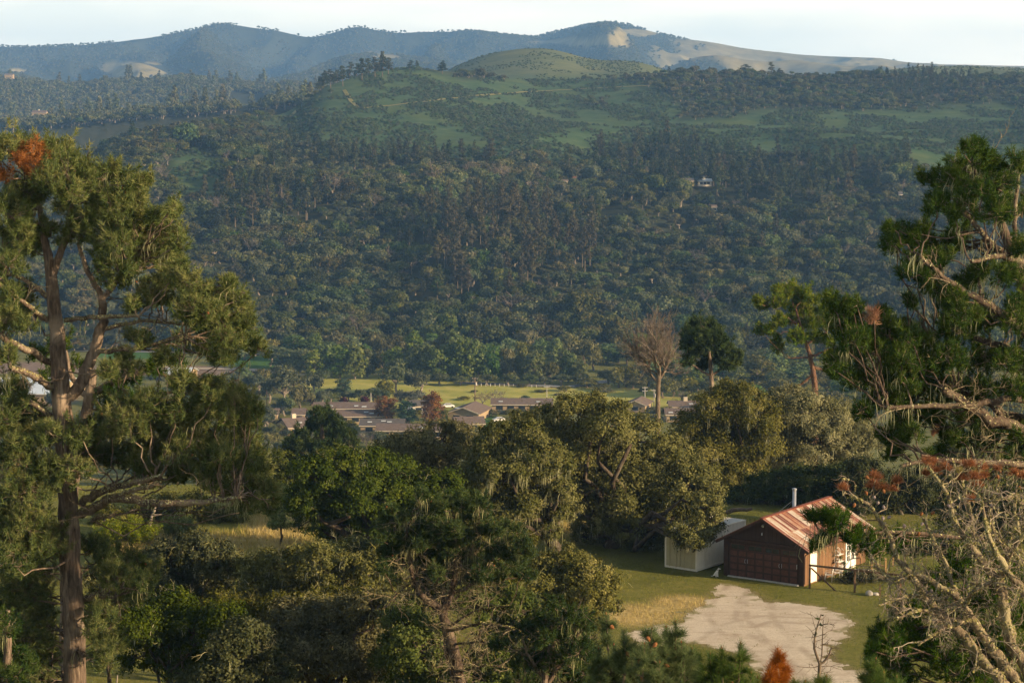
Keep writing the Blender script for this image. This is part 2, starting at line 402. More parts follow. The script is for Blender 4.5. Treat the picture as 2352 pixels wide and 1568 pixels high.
VERGE = None
def ground_material():
    m, nt, out = newmat('valley_and_hill_ground')
    pos = geopos(nt)
    nb = noise(nt, pos, .35, 8, .65); nf = noise(nt, pos, 3.5, 6, .7); nl = noise(nt, pos, .02, 6, .6); nm = noise(nt, pos, .09, 6, .65)
    near_c = ramp(nt, nb, [(.3, (.085, .095, .02)), (.5, (.15, .155, .034)), (.7, (.23, .2, .06))])
    near_c = mixc(nt, .45, near_c, ramp(nt, nf, [(.3, (.06, .075, .016)), (.7, (.2, .19, .06))]))
    dry_c = ramp(nt, nf, [(.25, (.26, .19, .07)), (.5, (.42, .32, .13)), (.75, (.56, .45, .21))])
    c = mixc(nt, attr(nt, 'dry'), near_c, dry_c)
    c = mixc(nt, attr(nt, 'verge'), c, ramp(nt, nf, [(.3, (.17, .125, .065)), (.7, (.34, .27, .16))]))
    field_c = ramp(nt, nm, [(.3, (.22, .25, .05)), (.5, (.36, .35, .085)), (.7, (.5, .43, .14))])
    c = mixc(nt, attr(nt, 'field'), c, field_c)
    c = mixc(nt, attr(nt, 'green'), c, (.06, .13, .022))
    c = mixc(nt, attr(nt, 'dirt'), c, ramp(nt, nb, [(.3, (.16, .11, .08)), (.7, (.28, .21, .16))]))
    wood = ramp(nt, nm, [(.3, (.022, .028, .013)), (.7, (.05, .052, .025))])
    opn_c = ramp(nt, nm, [(.28, (.034, .066, .028)), (.5, (.052, .092, .036)), (.72, (.09, .12, .055))])
    opn_c = mixc(nt, ramp(nt, nl, [(.45, (0, 0, 0)), (.7, (.6, .6, .6))]), opn_c, (.105, .125, .03))
    c2 = mixc(nt, attr(nt, 'open'), wood, opn_c)
    gold_c = ramp(nt, nl, [(.3, (.16, .14, .06)), (.7, (.29, .245, .115))])
    c2 = mixc(nt, attr(nt, 'gold'), c2, gold_c)
    c = mixc(nt, attr(nt, 'far'), c, c2)
    surf(nt, out, c, .95, .05, bump=nf, bstr=.5, bdist=.15); return m

nr, nc = AA.shape
idx = np.arange(nr * nc).reshape(nr, nc)
q = np.stack([idx[:-1, :-1], idx[:-1, 1:], idx[1:, 1:], idx[1:, :-1]], -1).reshape(-1, 4)
g = MB(); g.add(np.stack([XX, DG, ZZ], -1).reshape(-1, 3), q)
go = g.build('ground', ground_material(), smooth=True); tag(go, kind='structure')
go['label'] = 'grassy bench, valley floor, wooded hill and far mountains'
for nm_, arr in (('dry', ndry), ('field', field), ('green', green), ('dirt', dirt), ('open', opn), ('gold', gold), ('far', np.where(zone == 0, 0., 1.))):
    at = go.data.attributes.new(nm_, 'FLOAT', 'POINT'); at.data.foreach_set('value', np.clip(arr, 0, 1).astype(np.float32).ravel())

# ------------------------------------------------------------------ gravel turning circle, roads
def poly_inside(px, py, poly):
    ins = np.zeros(px.shape, bool); n = len(poly)
    for i in range(n):
        x1, y1 = poly[i]; x2, y2 = poly[(i + 1) % n]
        cnd = ((y1 > py) != (y2 > py)) & (px < (x2 - x1) * (py - y1) / (y2 - y1 + 1e-12) + x1)
        ins ^= cnd
    return ins

GRAVEL = [(1652, 1338), (1700, 1346), (1738, 1352), (1748, 1368), (1770, 1378), (1800, 1382), (1850, 1390), (1900, 1398), (1938, 1412), (1956, 1432), (1948, 1446), (1915, 1462), (1898, 1484), (1908, 1506),
          (1945, 1530), (1990, 1560), (2030, 1600), (2060, 1650), (1850, 1660), (1790, 1600), (1752, 1545), (1715, 1512), (1680, 1495), (1610, 1478), (1560, 1470), (1500, 1478), (1450, 1472), (1440, 1458),
          (1500, 1446), (1555, 1430), (1580, 1405), (1625, 1385), (1648, 1368), (1640, 1352)]
gp = [P(c, r, 30.2 / -float(tan_el(r)))[:2] for c, r in GRAVEL]
def in_gravel(x, y, j=.0):
    n1 = (fbm(x / 1.6, y / 1.6, 5) - .5) * 2.6; n2 = (fbm(x / 1.6 + 9, y / 1.6, 6) - .5) * 2.6
    return poly_inside(x + n1, y + n2, gp)
gx = np.arange(2, 28, .16); gy = np.arange(100, 140, .16)
GX, GY = np.meshgrid(gx, gy)
keep = in_gravel(GX + .08, GY + .08)[:-1, :-1]
GZ = terrain(GX / GY, GY) + .012
ii = np.arange(GX.size).reshape(GX.shape)
nz = (zone == 0) & (DG > 98) & (DG < 142) & (XX > 0) & (XX < 32)
vg = np.zeros(XX.shape); xs_, ys_ = XX[nz], DG[nz]; acc = 0
for rr_ in (.5, 1.1, 1.9):
    for an_ in np.arange(8) * math.pi / 4: acc = acc + in_gravel(xs_ + rr_ * math.cos(an_), ys_ + rr_ * math.sin(an_))
vg[nz] = sstep(.1, .9, acc / 24 * (.55 + .9 * fbm(xs_ / .9, ys_ / .9, 15)))
at = go.data.attributes.new('verge', 'FLOAT', 'POINT'); at.data.foreach_set('value', vg.astype(np.float32).ravel())
q = np.stack([ii[:-1, :-1], ii[:-1, 1:], ii[1:, 1:], ii[1:, :-1]], -1)[keep]
used, inv = np.unique(q, return_inverse=True)
m, nt, out = newmat('pale_gravel')
pos = geopos(nt)
n1 = noise(nt, pos, .5, 8, .7); n2 = noise(nt, pos, 9, 5, .75); n3 = noise(nt, geopos(nt, (.5, 2.2, 1)), .9, 5, .6, .8)
c = ramp(nt, n2, [(.25, (.38, .32, .24)), (.5, (.56, .49, .38)), (.75, (.7, .63, .51))])
c = mixc(nt, ramp(nt, n1, [(.42, (0, 0, 0)), (.7, (.5, .5, .5))]), c, (.36, .285, .21))
c = mixc(nt, ramp(nt, n3, [(.5, (0, 0, 0)), (.68, (.4, .4, .4))]), c, (.32, .25, .185))
c = mixc(nt, math_(nt, 'MULTIPLY', attr(nt, 'rut'), .42), c, (.25, .19, .135))
c = mixc(nt, attr(nt, 'weed'), c, mixc(nt, n2, (.1, .115, .03), (.26, .22, .09)))
surf(nt, out, c, .95, .1, bump=n2, bstr=.6, bdist=.03); M['gravel'] = m
b = MB(); b.add(np.stack([GX, GY, GZ], -1).reshape(-1, 3)[used], inv.reshape(-1, 4))
o = b.build('gravel_driveway', m, smooth=True)
xg, yg = GX.ravel()[used], GY.ravel()[used]; rut = np.zeros(len(xg))
for L_ in ([(1755, 1344), (1740, 1375), (1745, 1420), (1790, 1470), (1850, 1530), (1900, 1600), (1940, 1660)], [(1700, 1344), (1668, 1380), (1660, 1420), (1700, 1462), (1780, 1515), (1840, 1580), (1880, 1660)], [(1640, 1470), (1680, 1440), (1760, 1420), (1850, 1425), (1930, 1432)]):
    w_ = np.array([P(c_, r_, 30.2 / -float(tan_el(r_)))[:2] for c_, r_ in L_]); t_ = np.linspace(0, 1, 160); s_ = np.linspace(0, 1, len(w_)); cx_ = np.interp(t_, s_, w_[:, 0]); cy_ = np.interp(t_, s_, w_[:, 1])
    for _ in range(8): cx_[1:-1] = (cx_[:-2] + 2 * cx_[1:-1] + cx_[2:]) / 4; cy_[1:-1] = (cy_[:-2] + 2 * cy_[1:-1] + cy_[2:]) / 4
    nx_, ny_ = -np.gradient(cy_), np.gradient(cx_); l_ = np.hypot(nx_, ny_)
    for off in (-.78, .78):
        dm = np.min(np.hypot(xg[:, None] - (cx_ + nx_ / l_ * off)[None], yg[:, None] - (cy_ + ny_ / l_ * off)[None]), 1); rut = np.maximum(rut, 1 - sstep(.08, .38, dm))
rut *= sstep(.25, .6, fbm(xg / 1.5, yg / 1.5, 71)); edge_ = np.zeros(len(xg))
for an_ in np.arange(8) * math.pi / 4: edge_ += ~in_gravel(xg + .8 * math.cos(an_), yg + .8 * math.sin(an_))
weed = sstep(.35, .6, edge_ / 8 * .7 + (fbm(xg / .7, yg / .7, 72) - .4)) * .8
for nm_, ar_ in (('rut', rut), ('weed', weed)): at = o.data.attributes.new(nm_, 'FLOAT', 'POINT'); at.data.foreach_set('value', ar_.astype(np.float32))
tag(o, 'pale gravel turning area in front of the garage', kind='structure')

M['asphalt'] = plain('road_asphalt', (.2, .19, .18), .9, .2, 0, .2, .5)
M['track'] = plain('sandy_track', (.4, .33, .25), .95, .1, 0, .2, .3)
def road(name, pts, w, mat, dz=.15, label=None):
    pts = np.array(pts, float)
    t = np.linspace(0, 1, 60); s = np.linspace(0, 1, len(pts))
    x = np.interp(t, s, pts[:, 0]); y = np.interp(t, s, pts[:, 1])
    k = np.ones(5) / 5
    xs = np.convolve(np.pad(x, 2, 'edge'), k, 'valid'); ys = np.convolve(np.pad(y, 2, 'edge'), k, 'valid')
    tx = np.gradient(xs); ty = np.gradient(ys); L = np.hypot(tx, ty); nx, ny = -ty / L, tx / L
    V = []
    for sgn in (-1, 0, 1):
        X, Y = xs + nx * w / 2 * sgn, ys + ny * w / 2 * sgn
        V.append(np.stack([X, Y, terrain(X / Y, Y) + dz + .05], -1))
    V = np.stack(V, 1); ii = np.arange(180).reshape(60, 3)
    q = np.stack([ii[:-1, :-1], ii[:-1, 1:], ii[1:, 1:], ii[1:, :-1]], -1).reshape(-1, 4)
    b = MB(); b.add(V.reshape(-1, 3), q); o = b.build(name, mat, smooth=True); return tag(o, label, kind='structure')
def V0(c, r):
    return P(c, r, 100 / -float(tan_el(r)))
road('road', [V0(c, r)[:2] for c, r in ((150, 805), (350, 809), (566, 813), (640, 814), (760, 822))], 5, M['asphalt'], label='asphalt road along the foot of the wooded hill')
road('road', [V0(c, r)[:2] for c, r in ((1040, 879), (1150, 883), (1238, 887), (1320, 888), (1363, 881), (1415, 873), (1470, 872), (1560, 874))], 6, M['asphalt'], label='asphalt road curving past the meadow')
road('track', [V0(c, r)[:2] for c, r in ((330, 842), (440, 846), (527, 848), (590, 850), (640, 856), (700, 862))], 6, M['track'], label='sandy track beside the green field')
# grass track climbing over the wooded hill's meadow
def on_hill(c, r):
    a = (c - 1176) / 5028; ds = np.arange(905, 2005, 2.); zs = terrain(np.full_like(ds, a), ds)
    _, rr = PX(np.stack([a * ds, ds, zs], -1)); k = np.argmin(np.abs(rr - r)); return np.array([a * ds[k], ds[k], zs[k]])
M['grasstrack'] = plain('worn_grass_track', (.22, .2, .075), .95, .05, 0, .25, .1)
road('track', [on_hill(c, float(np.interp(c, [650, 760, 900, 1050, 1200, 1350, 1500], [273, 258, 243, 225, 212, 204, 197])))[:2] for c in np.linspace(650, 1500, 24)], 3.2, M['grasstrack'], .35, label='worn grass track rising across the open slope')

# ------------------------------------------------------------------ sky, sun, camera, air
w = bpy.data.worlds.new('World'); SC.world = w; w.use_nodes = True
nt = w.node_tree; bg = nt.nodes['Background']
sky = nt.nodes.new('ShaderNodeTexSky'); sky.sky_type = 'NISHITA'; sky.sun_disc = False
sky.sun_elevation = SUN_EL; sky.sun_rotation = SUN_AZ; sky.altitude = 100; sky.air_density = 1.0; sky.dust_density = .7; sky.ozone_density = 1.2
tc = coords(nt, 'Generated')
mp = nt.nodes.new('ShaderNodeMapping'); mp.inputs['Scale'].default_value = (1.6, 1.6, 9); mp.inputs['Rotation'].default_value = (0, .12, 0)
nt.links.new(tc, mp.inputs[0])
sx = nt.nodes.new('ShaderNodeSeparateXYZ'); nt.links.new(tc, sx.inputs[0])
cl = noise(nt, mp.outputs[0], 2.1, 6, .5, .4)
clm = ramp(nt, cl, [(.4, (0, 0, 0)), (.66, (1, 1, 1))])
lowband = ramp(nt, sx.outputs[2], [(0, (1, 1, 1)), (.12, (.75, .75, .75)), (.35, (.12, .12, .12)), (1, (.1, .1, .1))])
skc = mixc(nt, lowband, sky.outputs[0], mixc(nt, clm, (15, 14.9, 12.9), (22.5, 19.6, 15.4)))
nt.links.new(skc, bg.inputs[0]); bg.inputs[1].default_value = .05
sd = bpy.data.lights.new('sun', 'SUN'); sd.energy = 5.0; sd.angle = math.radians(.5); sd.color = (1, .73, .44)
so = bpy.data.objects.new('sun', sd); COL.objects.link(so)
sv = Vector((math.sin(SUN_AZ) * math.cos(SUN_EL), math.cos(SUN_AZ) * math.cos(SUN_EL), math.sin(SUN_EL)))
so.rotation_euler = sv.to_track_quat('Z', 'Y').to_euler(); so.location = (60, -20, 40)
cd = bpy.data.cameras.new('camera'); cam = bpy.data.objects.new('camera', cd); COL.objects.link(cam)
cd.sensor_width = 36; cd.lens = 36 * FPX / 2352; cd.clip_start = .5; cd.clip_end = 20000
cam.rotation_euler = (math.pi / 2 - TH, 0, 0); SC.camera = cam
m, nt, out = newmat('haze'); pv = nt.nodes.new('ShaderNodeVolumePrincipled')
pv.inputs['Color'].default_value = (.25, .52, 1, 1); pv.inputs['Density'].default_value = 9.5e-5; pv.inputs['Anisotropy'].default_value = 0.0
nt.links.new(pv.outputs[0], out.inputs['Volume'])
b = MB(); b.box((-4700, -70, ZZ.min() - 1.5), (4700, 9100, ZZ.max() + 40)); o = b.build('haze', m); tag(o, 'thin blue evening haze filling the valley', kind='stuff')
cy = SC.cycles
SC.render.engine = 'CYCLES'
cy.max_bounces = 5; cy.diffuse_bounces = 2; cy.glossy_bounces = 2; cy.transmission_bounces = 3; cy.volume_bounces = 1; cy.transparent_max_bounces = 8
cy.use_denoising = True; cy.use_adaptive_sampling = True; cy.adaptive_threshold = .02; cy.caustics_reflective = False; cy.caustics_refractive = False
SC.view_settings.view_transform = 'Standard'; SC.view_settings.look = 'None'; SC.view_settings.exposure = 1.0; SC.view_settings.gamma = 1
# ------------------------------------------------------------------ plant building blocks
def unit(v): return v / (np.linalg.norm(v, axis=-1, keepdims=True) + 1e-9)
def rdir(rng, n): return unit(rng.normal(size=(n, 3)))

def leaf_quads(mb, C, Nn, size, rng, tint, mat=0, asp=.55, rnd=.65):
    n = len(C)
    r = unit(Nn + rnd * rdir(rng, n)); ref = rdir(rng, n)
    U = unit(np.cross(r, ref)); W = np.cross(r, U)
    s = (size * rng.uniform(.65, 1.35, n))[:, None]
    V = np.stack([C - U * s, C - W * s * asp, C + U * s, C + W * s * asp], 1).reshape(-1, 3)
    mb.add(V, np.arange(n * 4).reshape(n, 4), tint=tint, mat=mat)

def blob(mb, c, R, rng, size, cover=2.2, sub=None, zs=.85, mat=0, tint0=.5, tvar=.22, low=.75):
    """rounded mass of foliage made of many leaf clumps on an uneven shell"""
    c = np.asarray(c, float)
    sub = sub or max(.28, min(.55, R * .27))
    m = max(6, int(5.5 * (R / sub) ** 2 * .55))
    D = rdir(rng, m); D[:, 2] = np.where(D[:, 2] < -low, -D[:, 2] * .5, D[:, 2]); D = unit(D)
    rad = R * rng.uniform(.62, 1.1, m) ** .8
    S = D * rad[:, None] * np.array([1, 1, zs])
    area = .55 * size * size * 2
    n = max(6, int(cover * 4 * math.pi * R * R / area / m * .8))
    off = rng.normal(size=(m, n, 3)) * (sub * .6 * rng.uniform(.6, 1.3, m))[:, None, None] * np.array([1, 1, .75])
    Cn = (c + S[:, None, :] + off).reshape(-1, 3)
    Nn = unit(off / sub + .8 * D[:, None, :] + np.array([0, 0, .35])).reshape(-1, 3)
    tc = tint0 + rng.normal(size=m) * tvar
    tn = np.clip((tc[:, None] + rng.normal(size=(m, n)) * .16), 0, 1).ravel()
    leaf_quads(mb, Cn, Nn, size, rng, tn, mat)
    return c + S

def curve(p0, p1, rng, k=6, sag=.1, wob=.06):
    p0 = np.asarray(p0, float); p1 = np.asarray(p1, float)
    t = np.linspace(0, 1, k)[:, None]; L = np.linalg.norm(p1 - p0)
    p = p0 + (p1 - p0) * t
    p[:, 2] += np.sin(t[:, 0] * math.pi) * L * sag
    p[1:-1] += rng.normal(size=(k - 2, 3)) * L * wob
    return p

def resample(pts, k):
    pts = np.asarray(pts, float); s = np.concatenate([[0], np.cumsum(np.linalg.norm(np.diff(pts, axis=0), axis=1))])
    t = np.linspace(0, s[-1], k)
    return np.stack([np.interp(t, s, pts[:, i]) for i in range(pts.shape[1])], 1)

def strands(mb, pts, rng, lo=.3, hi=1.1, w=.03, tint=(.3, .9), mat=0, per=6, spread=.12):
    """lichen: bunches of thin tapering strands hanging from each point"""
    pts = np.repeat(np.asarray(pts, float), per, 0); n = len(pts)
    if n == 0: return
    p = pts + rng.normal(size=(n, 3)) * [spread, spread, spread * .6]
    L = rng.uniform(lo, hi, n) * rng.uniform(.5, 1, n)
    sw = (rng.normal(size=(n, 2)) * .16 + [-.12, 0]) * L[:, None]
    an = rng.uniform(0, math.pi, n); U = np.stack([np.cos(an), np.sin(an), an * 0], 1)
    lev = []
    for t, ww in ((0, .6), (.35, 1.), (.7, .6), (1, .08)):
        c = p.copy(); c[:, 2] -= L * t; c[:, :2] += sw * math.sin(t * 2.6)
        wd = (w * ww * rng.uniform(.7, 1.3, n))[:, None]
        lev += [c - U * wd, c + U * wd]
    V = np.stack(lev, 1).reshape(-1, 3); b = (np.arange(n) * 8)[:, None]
    q = np.concatenate([b + np.array([[0, 1, 3, 2]]), b + np.array([[2, 3, 5, 4]]), b + np.array([[4, 5, 7, 6]])])
    tn = np.tile(rng.uniform(*tint, n), 3)
    mb.add(V, q, tint=tn, mat=mat)

def tufts(mb, C, D, L, n, w, rng, bias=.9, tint0=.5, mat=0, tvar=.15, tc=None):
    """pine needles: thin blades fanning out from each shoot point"""
    m = len(C)
    if m == 0: return
    dirs = unit(D[:, None, :] * bias + rdir(rng, m * n).reshape(m, n, 3))
    ref = rdir(rng, m * n).reshape(m, n, 3)
    W = unit(np.cross(dirs, ref)) * (w / 2)
    ln = L * rng.uniform(.6, 1.1, (m, n, 1))
    b = C[:, None, :] + rng.normal(size=(m, n, 3)) * L * .1
    V = np.stack([b - W, b + W, b + dirs * ln], 2).reshape(-1, 3)
    t0 = np.full(m, tint0) if tc is None else tc
    tn = np.clip(t0[:, None] + rng.normal(size=(m, 1)) * tvar + rng.normal(size=(m, n)) * tvar, 0, 1).ravel()
    mb.add(V, tris=np.arange(m * n * 3).reshape(-1, 3), tint=tn, mat=mat)

def twigs(out, p, d, L, r, lev, rng, kids=4, droop=0., curl=.35, spread=.7, shrink=.55, k=5, up=0.):
    """recursive bare branchlets appended to out as (points, radii)"""
    st = L / (k - 1); pts = [np.asarray(p, float)]; d = np.asarray(d, float)
    for i in range(k - 1):
        d = unit(d + rng.normal(size=3) * curl * .5 + np.array([0, 0, up - droop]) * .25)
        pts.append(pts[-1] + d * st)
    pts = np.array(pts); out.append((pts, np.linspace(r, r * .35, k)))
    if lev <= 0: return
    for j in range(kids):
        t = rng.uniform(.25, 1) * (k - 1); i = min(int(t), k - 2); f = t - i
        q = pts[i] * (1 - f) + pts[i + 1] * f
        ax = unit(pts[i + 1] - pts[i])
        nd = unit(ax + spread * rdir(rng, 1)[0] * 1.3)
        twigs(out, q, nd, L * shrink * rng.uniform(.6, 1.2), r * .55, lev - 1, rng, kids, droop, curl, spread, shrink, max(3, k - 1), up)

def px_line(pts, d, rpx=None):
    """polyline given as (col, row[, extra distance]) -> world points"""
    return np.array([P(p[0], p[1], d + (p[2] if len(p) > 2 else 0)) for p in pts])

# ------------------------------------------------------------------ oaks near the camera
def oak(name, label, d, blobs, base, seed, leaf='oak', grow=1.1, size=.085, cover=2.1, moss=0., mosslen=(.35, 1.2), twig=.5, depth=1.0, group=None, cat='oak tree', tint0=.5, trunk_r=.35, bend=None):
    rng = np.random.default_rng(seed)
    B = []
    for bl in blobs:
        R = bl[2] * pxm(d) * grow
        ddp = bl[3] if len(bl) > 3 else rng.uniform(-1, 1) * depth * 2.2
        B.append((P(bl[0], bl[1], d + ddp), R))
    bp = P(base[0], base[1], d) if len(base) > 1 else P(base[0], 1300, d)
    bx, by = bp[0], bp[1]; bz = gz(bx, by) - .15
    root = thing(name, label, cat, (bx, by, bz), group=group)
    org = (bx, by, bz)
    mb = MB(); tips = []
    for c, R in B: tips.append(blob(mb, c, R, rng, size, cover, tint0=tint0))
    mb.build('crown', M[leaf], root, org)
    # trunk with limbs that reach every mass of leaves
    tb = MB(); polys = []
    cz = np.mean([c[2] for c, _ in B]); cxy = np.mean([c[:2] for c, _ in B], 0)
    lowz = min(c[2] - R * .4 for c, R in B)
    fork = np.array([bx * .6 + cxy[0] * .4, by * .6 + cxy[1] * .4, max(bz + .8, min(lowz, bz + 2.6))])
    tp = curve((bx, by, bz - .1), fork, rng, 6, 0, .04)
    polys.append((tp, np.linspace(trunk_r * 1.35, trunk_r * .9, 6)))
    for (c, R), tip in zip(B, tips):
        e = c + np.array([0, 0, -.1 * R])
        polys.append((curve(fork, e, rng, 6, .06, .07), np.linspace(trunk_r * .55, .05, 6)))
        for j in rng.integers(0, len(tip), min(len(tip), 7)):
            polys.append((curve(e + (c - e) * .3, c + (tip[j] - c) * .95, rng, 6, .02, .08), np.linspace(.05, .014, 6)))
    tb.tubes(polys, 6, tint=.5)
    tb.build('trunk', M['bark_oak'], root, org, smooth=True)
    # bare grey twigs sticking out of the crown
    if twig > 0:
        wb = MB(); out = []
        for (c, R), tip in zip(B, tips):
            for j in rng.integers(0, len(tip), int(5 * twig * R + 1)):
                dr = unit(tip[j] - c + np.array([0, -.25, .1]) * R)
                twigs(out, tip[j] - dr * .25, dr, rng.uniform(.4, .95), .016, 2, rng, 3, curl=.5)
        wb.tubes(out, 3, tint=rng.uniform(0, 1, len(out)))
        wb.build('bare_twigs', M['lichen_crust'], root, org)
    if moss > 0:
        sb = MB(); pts = []
        for (c, R), tip in zip(B, tips):
            s = tip[(tip[:, 2] < c[2] + .5 * R)]
            k = int(moss * 9 * R * R + 1)
            if len(s): pts.append(s[rng.integers(0, len(s), k)] * 1.0 + (s[rng.integers(0, len(s), k)] - c) * .02)
        if pts:
            pts = np.concatenate(pts)
            strands(sb, pts, rng, mosslen[0] * .7, mosslen[1] * .75, .02)
            sb.build('hanging_lichen', M['lichen'], root, org)
    return root

# ------------------------------------------------------------------ pines near the camera
def pine(name, label, d, trunk, stems, limbs, pads, seed, needle='needle', barkm='bark_pine', nl=.19, nw=.02, nn=16, dens=1.0, depth=1.6, lichen=.25, base_z=None, deadpads=(), yellow=(),
         cones=0, cat='pine tree', group=None, zs=.62, twig_mat='bark_grey', bare=0, crust=.5, conesize=.06, extra=None, shoot=1.0, tint0=.5, fill=0):
    """trunk/stems/limbs: lists of (col,row,radius_px[,extra distance]); pads: (col,row,radius_px[,extra distance])"""
    rng = np.random.default_rng(seed)
    k = pxm(d)
    def L3(l): return np.array([P(p[0], p[1], d + (p[3] if len(p) > 3 else 0)) for p in l]), np.array([p[2] * k for p in l])
    tp, tr = L3(trunk)
    bx, by = tp[0][0], tp[0][1]; bz = gz(bx, by) - .2
    if bz < tp[0][2]:
        tp = np.vstack([[bx, by, bz], tp]); tr = np.concatenate([[tr[0] * 1.25], tr])
    org = (bx, by, bz)
    root = thing(name, label, cat, org, group=group)
    def wob(p, r, amp=.25):
        n = max(6, len(p) * 4); P4 = resample(np.concatenate([p, r[:, None]], 1), n)
        q = P4[:, :3]; ks = np.array([.25, .5, .25])
        for i in range(3): q[1:-1, i] = np.convolve(q[:, i], ks, 'valid')
        q[1:-1] += rng.normal(size=(n - 2, 3)) * P4[1:-1, 3:4] * amp
        return q, P4[:, 3]
    tb = MB(); big = [wob(tp, tr, .12)]
    for s in stems: big.append(wob(*L3(s), .15))
    lb = [wob(*L3(s), .3) for s in limbs]
    tb.tubes(big, 12, tint=.5)
    tb.build('trunk', M[barkm], root, org, smooth=True)
    skel = [(p, r) for p, r in big + lb]
    SP = np.concatenate([p for p, _ in skel]); SR = np.concatenate([r for _, r in skel])
    polys = list(lb); fine = []; C = []; D = []; Tn = []; deadC = []; deadD = []; yC = []; yD = []; tipp = []
    allp = [(p, 0) for p in pads] + [((p[0] + rng.normal() * .55 * p[2], p[1] + rng.normal() * .45 * p[2], p[2] * rng.uniform(.6, .9)) + ((p[3] + rng.normal() * .4,) if len(p) > 3 else ()), 0) for p in pads for _ in range(fill)] + [(p, 1) for p in deadpads] + [(p, 2) for p in yellow]
    for p, kind in allp:
        R = p[2] * k * 1.25
        ddp = p[3] if len(p) > 3 else rng.uniform(-1, 1) * depth
        c = P(p[0], p[1], d + ddp)
        cost = np.linalg.norm(SP - c, axis=1) + np.where(SP[:, 2] > c[2] - .1 * R, 1.5, 0)
        j = int(np.argmin(cost)); a = SP[j]
        L = np.linalg.norm(c - a); r0 = min(SR[j] * .5, .01 + .007 * L + .012 * R)
        polys.append((curve(a, c, rng, 7, -.06 if c[2] > a[2] else .04, .04), np.linspace(r0, .015, 7)))
        ns = int(max(6, dens * 70 * R * R / .64 * shoot + 4))
        dr = rdir(rng, ns); dr[:, 2] = np.where(dr[:, 2] < -.45, -dr[:, 2], dr[:, 2]); dr = unit(dr)
        rad = R * rng.uniform(.55, 1.08, ns)
        tip = c + dr * rad[:, None] * np.array([1, 1, zs])
        tip[:, 2] += (dr[:, 2] > .15) * rng.exponential(.2, ns) * R
        grow = unit(dr * .6 + np.array([0, 0, .75]) + rng.normal(size=(ns, 3)) * .25)
        # clumped twiglets: parents at half radius
        nc_ = max(3, ns // 10); par = c + (tip[:nc_] - c) * .5
        near = np.argmin(((tip[:, None] - par[None]) ** 2).sum(2), 1)
        for q_ in par: fine.append((curve(c, q_, rng, 5, .02, .06), np.linspace(.016, .01, 5)))
        for q_, e in zip(par[near], tip): fine.append((curve(q_, e, rng, 4, -.06, .05), np.linspace(.009, .005, 4)))
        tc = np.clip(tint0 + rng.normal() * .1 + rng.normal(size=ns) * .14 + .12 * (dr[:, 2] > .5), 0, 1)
        for f in (0, .32, .68):
            cc = tip - grow * (f * nl * 1.5)
            if kind == 1: deadC.append(cc); deadD.append(grow)
            elif kind == 2: yC.append(cc); yD.append(grow)
            else: C.append(cc); D.append(grow); Tn.append(tc)
        tipp.append(tip)
    lbm = MB(); lbm.tubes(polys, 7, tint=rng.uniform(.3, .7, len(polys))); lbm.build('limbs', M[barkm], root, org, smooth=True)
    if bare:
        for _ in range(bare):
            j = rng.integers(0, len(SP)); twigs(fine, SP[j], unit(rdir(rng, 1)[0] * [1, 1, .5] + [0, -.2, .1]), rng.uniform(.5, 1.3), .016, 2, rng, 3, curl=.45)
    if fine:
        fb = MB(); fb.tubes(fine, 3, tint=rng.uniform(0, 1, len(fine))); fb.build('twigs', M[twig_mat], root, org)
    if C:
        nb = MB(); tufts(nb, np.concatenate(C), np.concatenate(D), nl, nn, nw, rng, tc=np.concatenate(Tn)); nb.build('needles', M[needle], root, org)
    if deadC:
        nb = MB(); tufts(nb, np.concatenate(deadC), np.concatenate(deadD), nl, nn, nw, rng); tag(nb.build('dead_needles', M['needle_dead'], root, org), 'rust orange dead needles')
    if yC:
        nb = MB(); tufts(nb, np.concatenate(yC), np.concatenate(yD), nl, nn, nw, rng); tag(nb.build('fading_needles', M['needle_yellow'], root, org), 'yellow fading needles')
    tips = np.concatenate(tipp) if tipp else SP
    if lichen > 0:
        sb = MB(); src = np.concatenate([p for p, r in polys])
        pts = src[rng.integers(0, len(src), int(lichen * len(polys) * 3) + 1)]
        strands(sb, pts, rng, .15, .8, .008, per=9, spread=.1); sb.build('hanging_lichen', M['lichen'], root, org)
    if crust > 0:
        cb = MB(); src = []; 
        for p, r in lb + polys[:len(lb)]:
            n = int(crust * 60 * np.linalg.norm(np.diff(p, axis=0), axis=1).sum())
            i = rng.integers(0, len(p) - 1, n); f = rng.random((n, 1)); q_ = p[i] * (1 - f) + p[i + 1] * f
            dr = rdir(rng, n); dr[:, 2] = np.abs(dr[:, 2]); src.append((q_ + dr * (r[i] * 1.02)[:, None], dr))
        if src:
            q_ = np.concatenate([s[0] for s in src]); nn_ = np.concatenate([s[1] for s in src])
            leaf_quads(cb, q_, nn_, .028, rng, rng.uniform(0, 1, len(q_)), asp=.8); cb.build('branch_lichen', M['lichen_crust'], root, org)
    for i in range(cones):
        t = tips[rng.integers(0, len(tips))] + rng.normal(size=3) * .05 + np.array([0, -.1, 0])
        cone(t, rng, root, org, conesize)
    return root

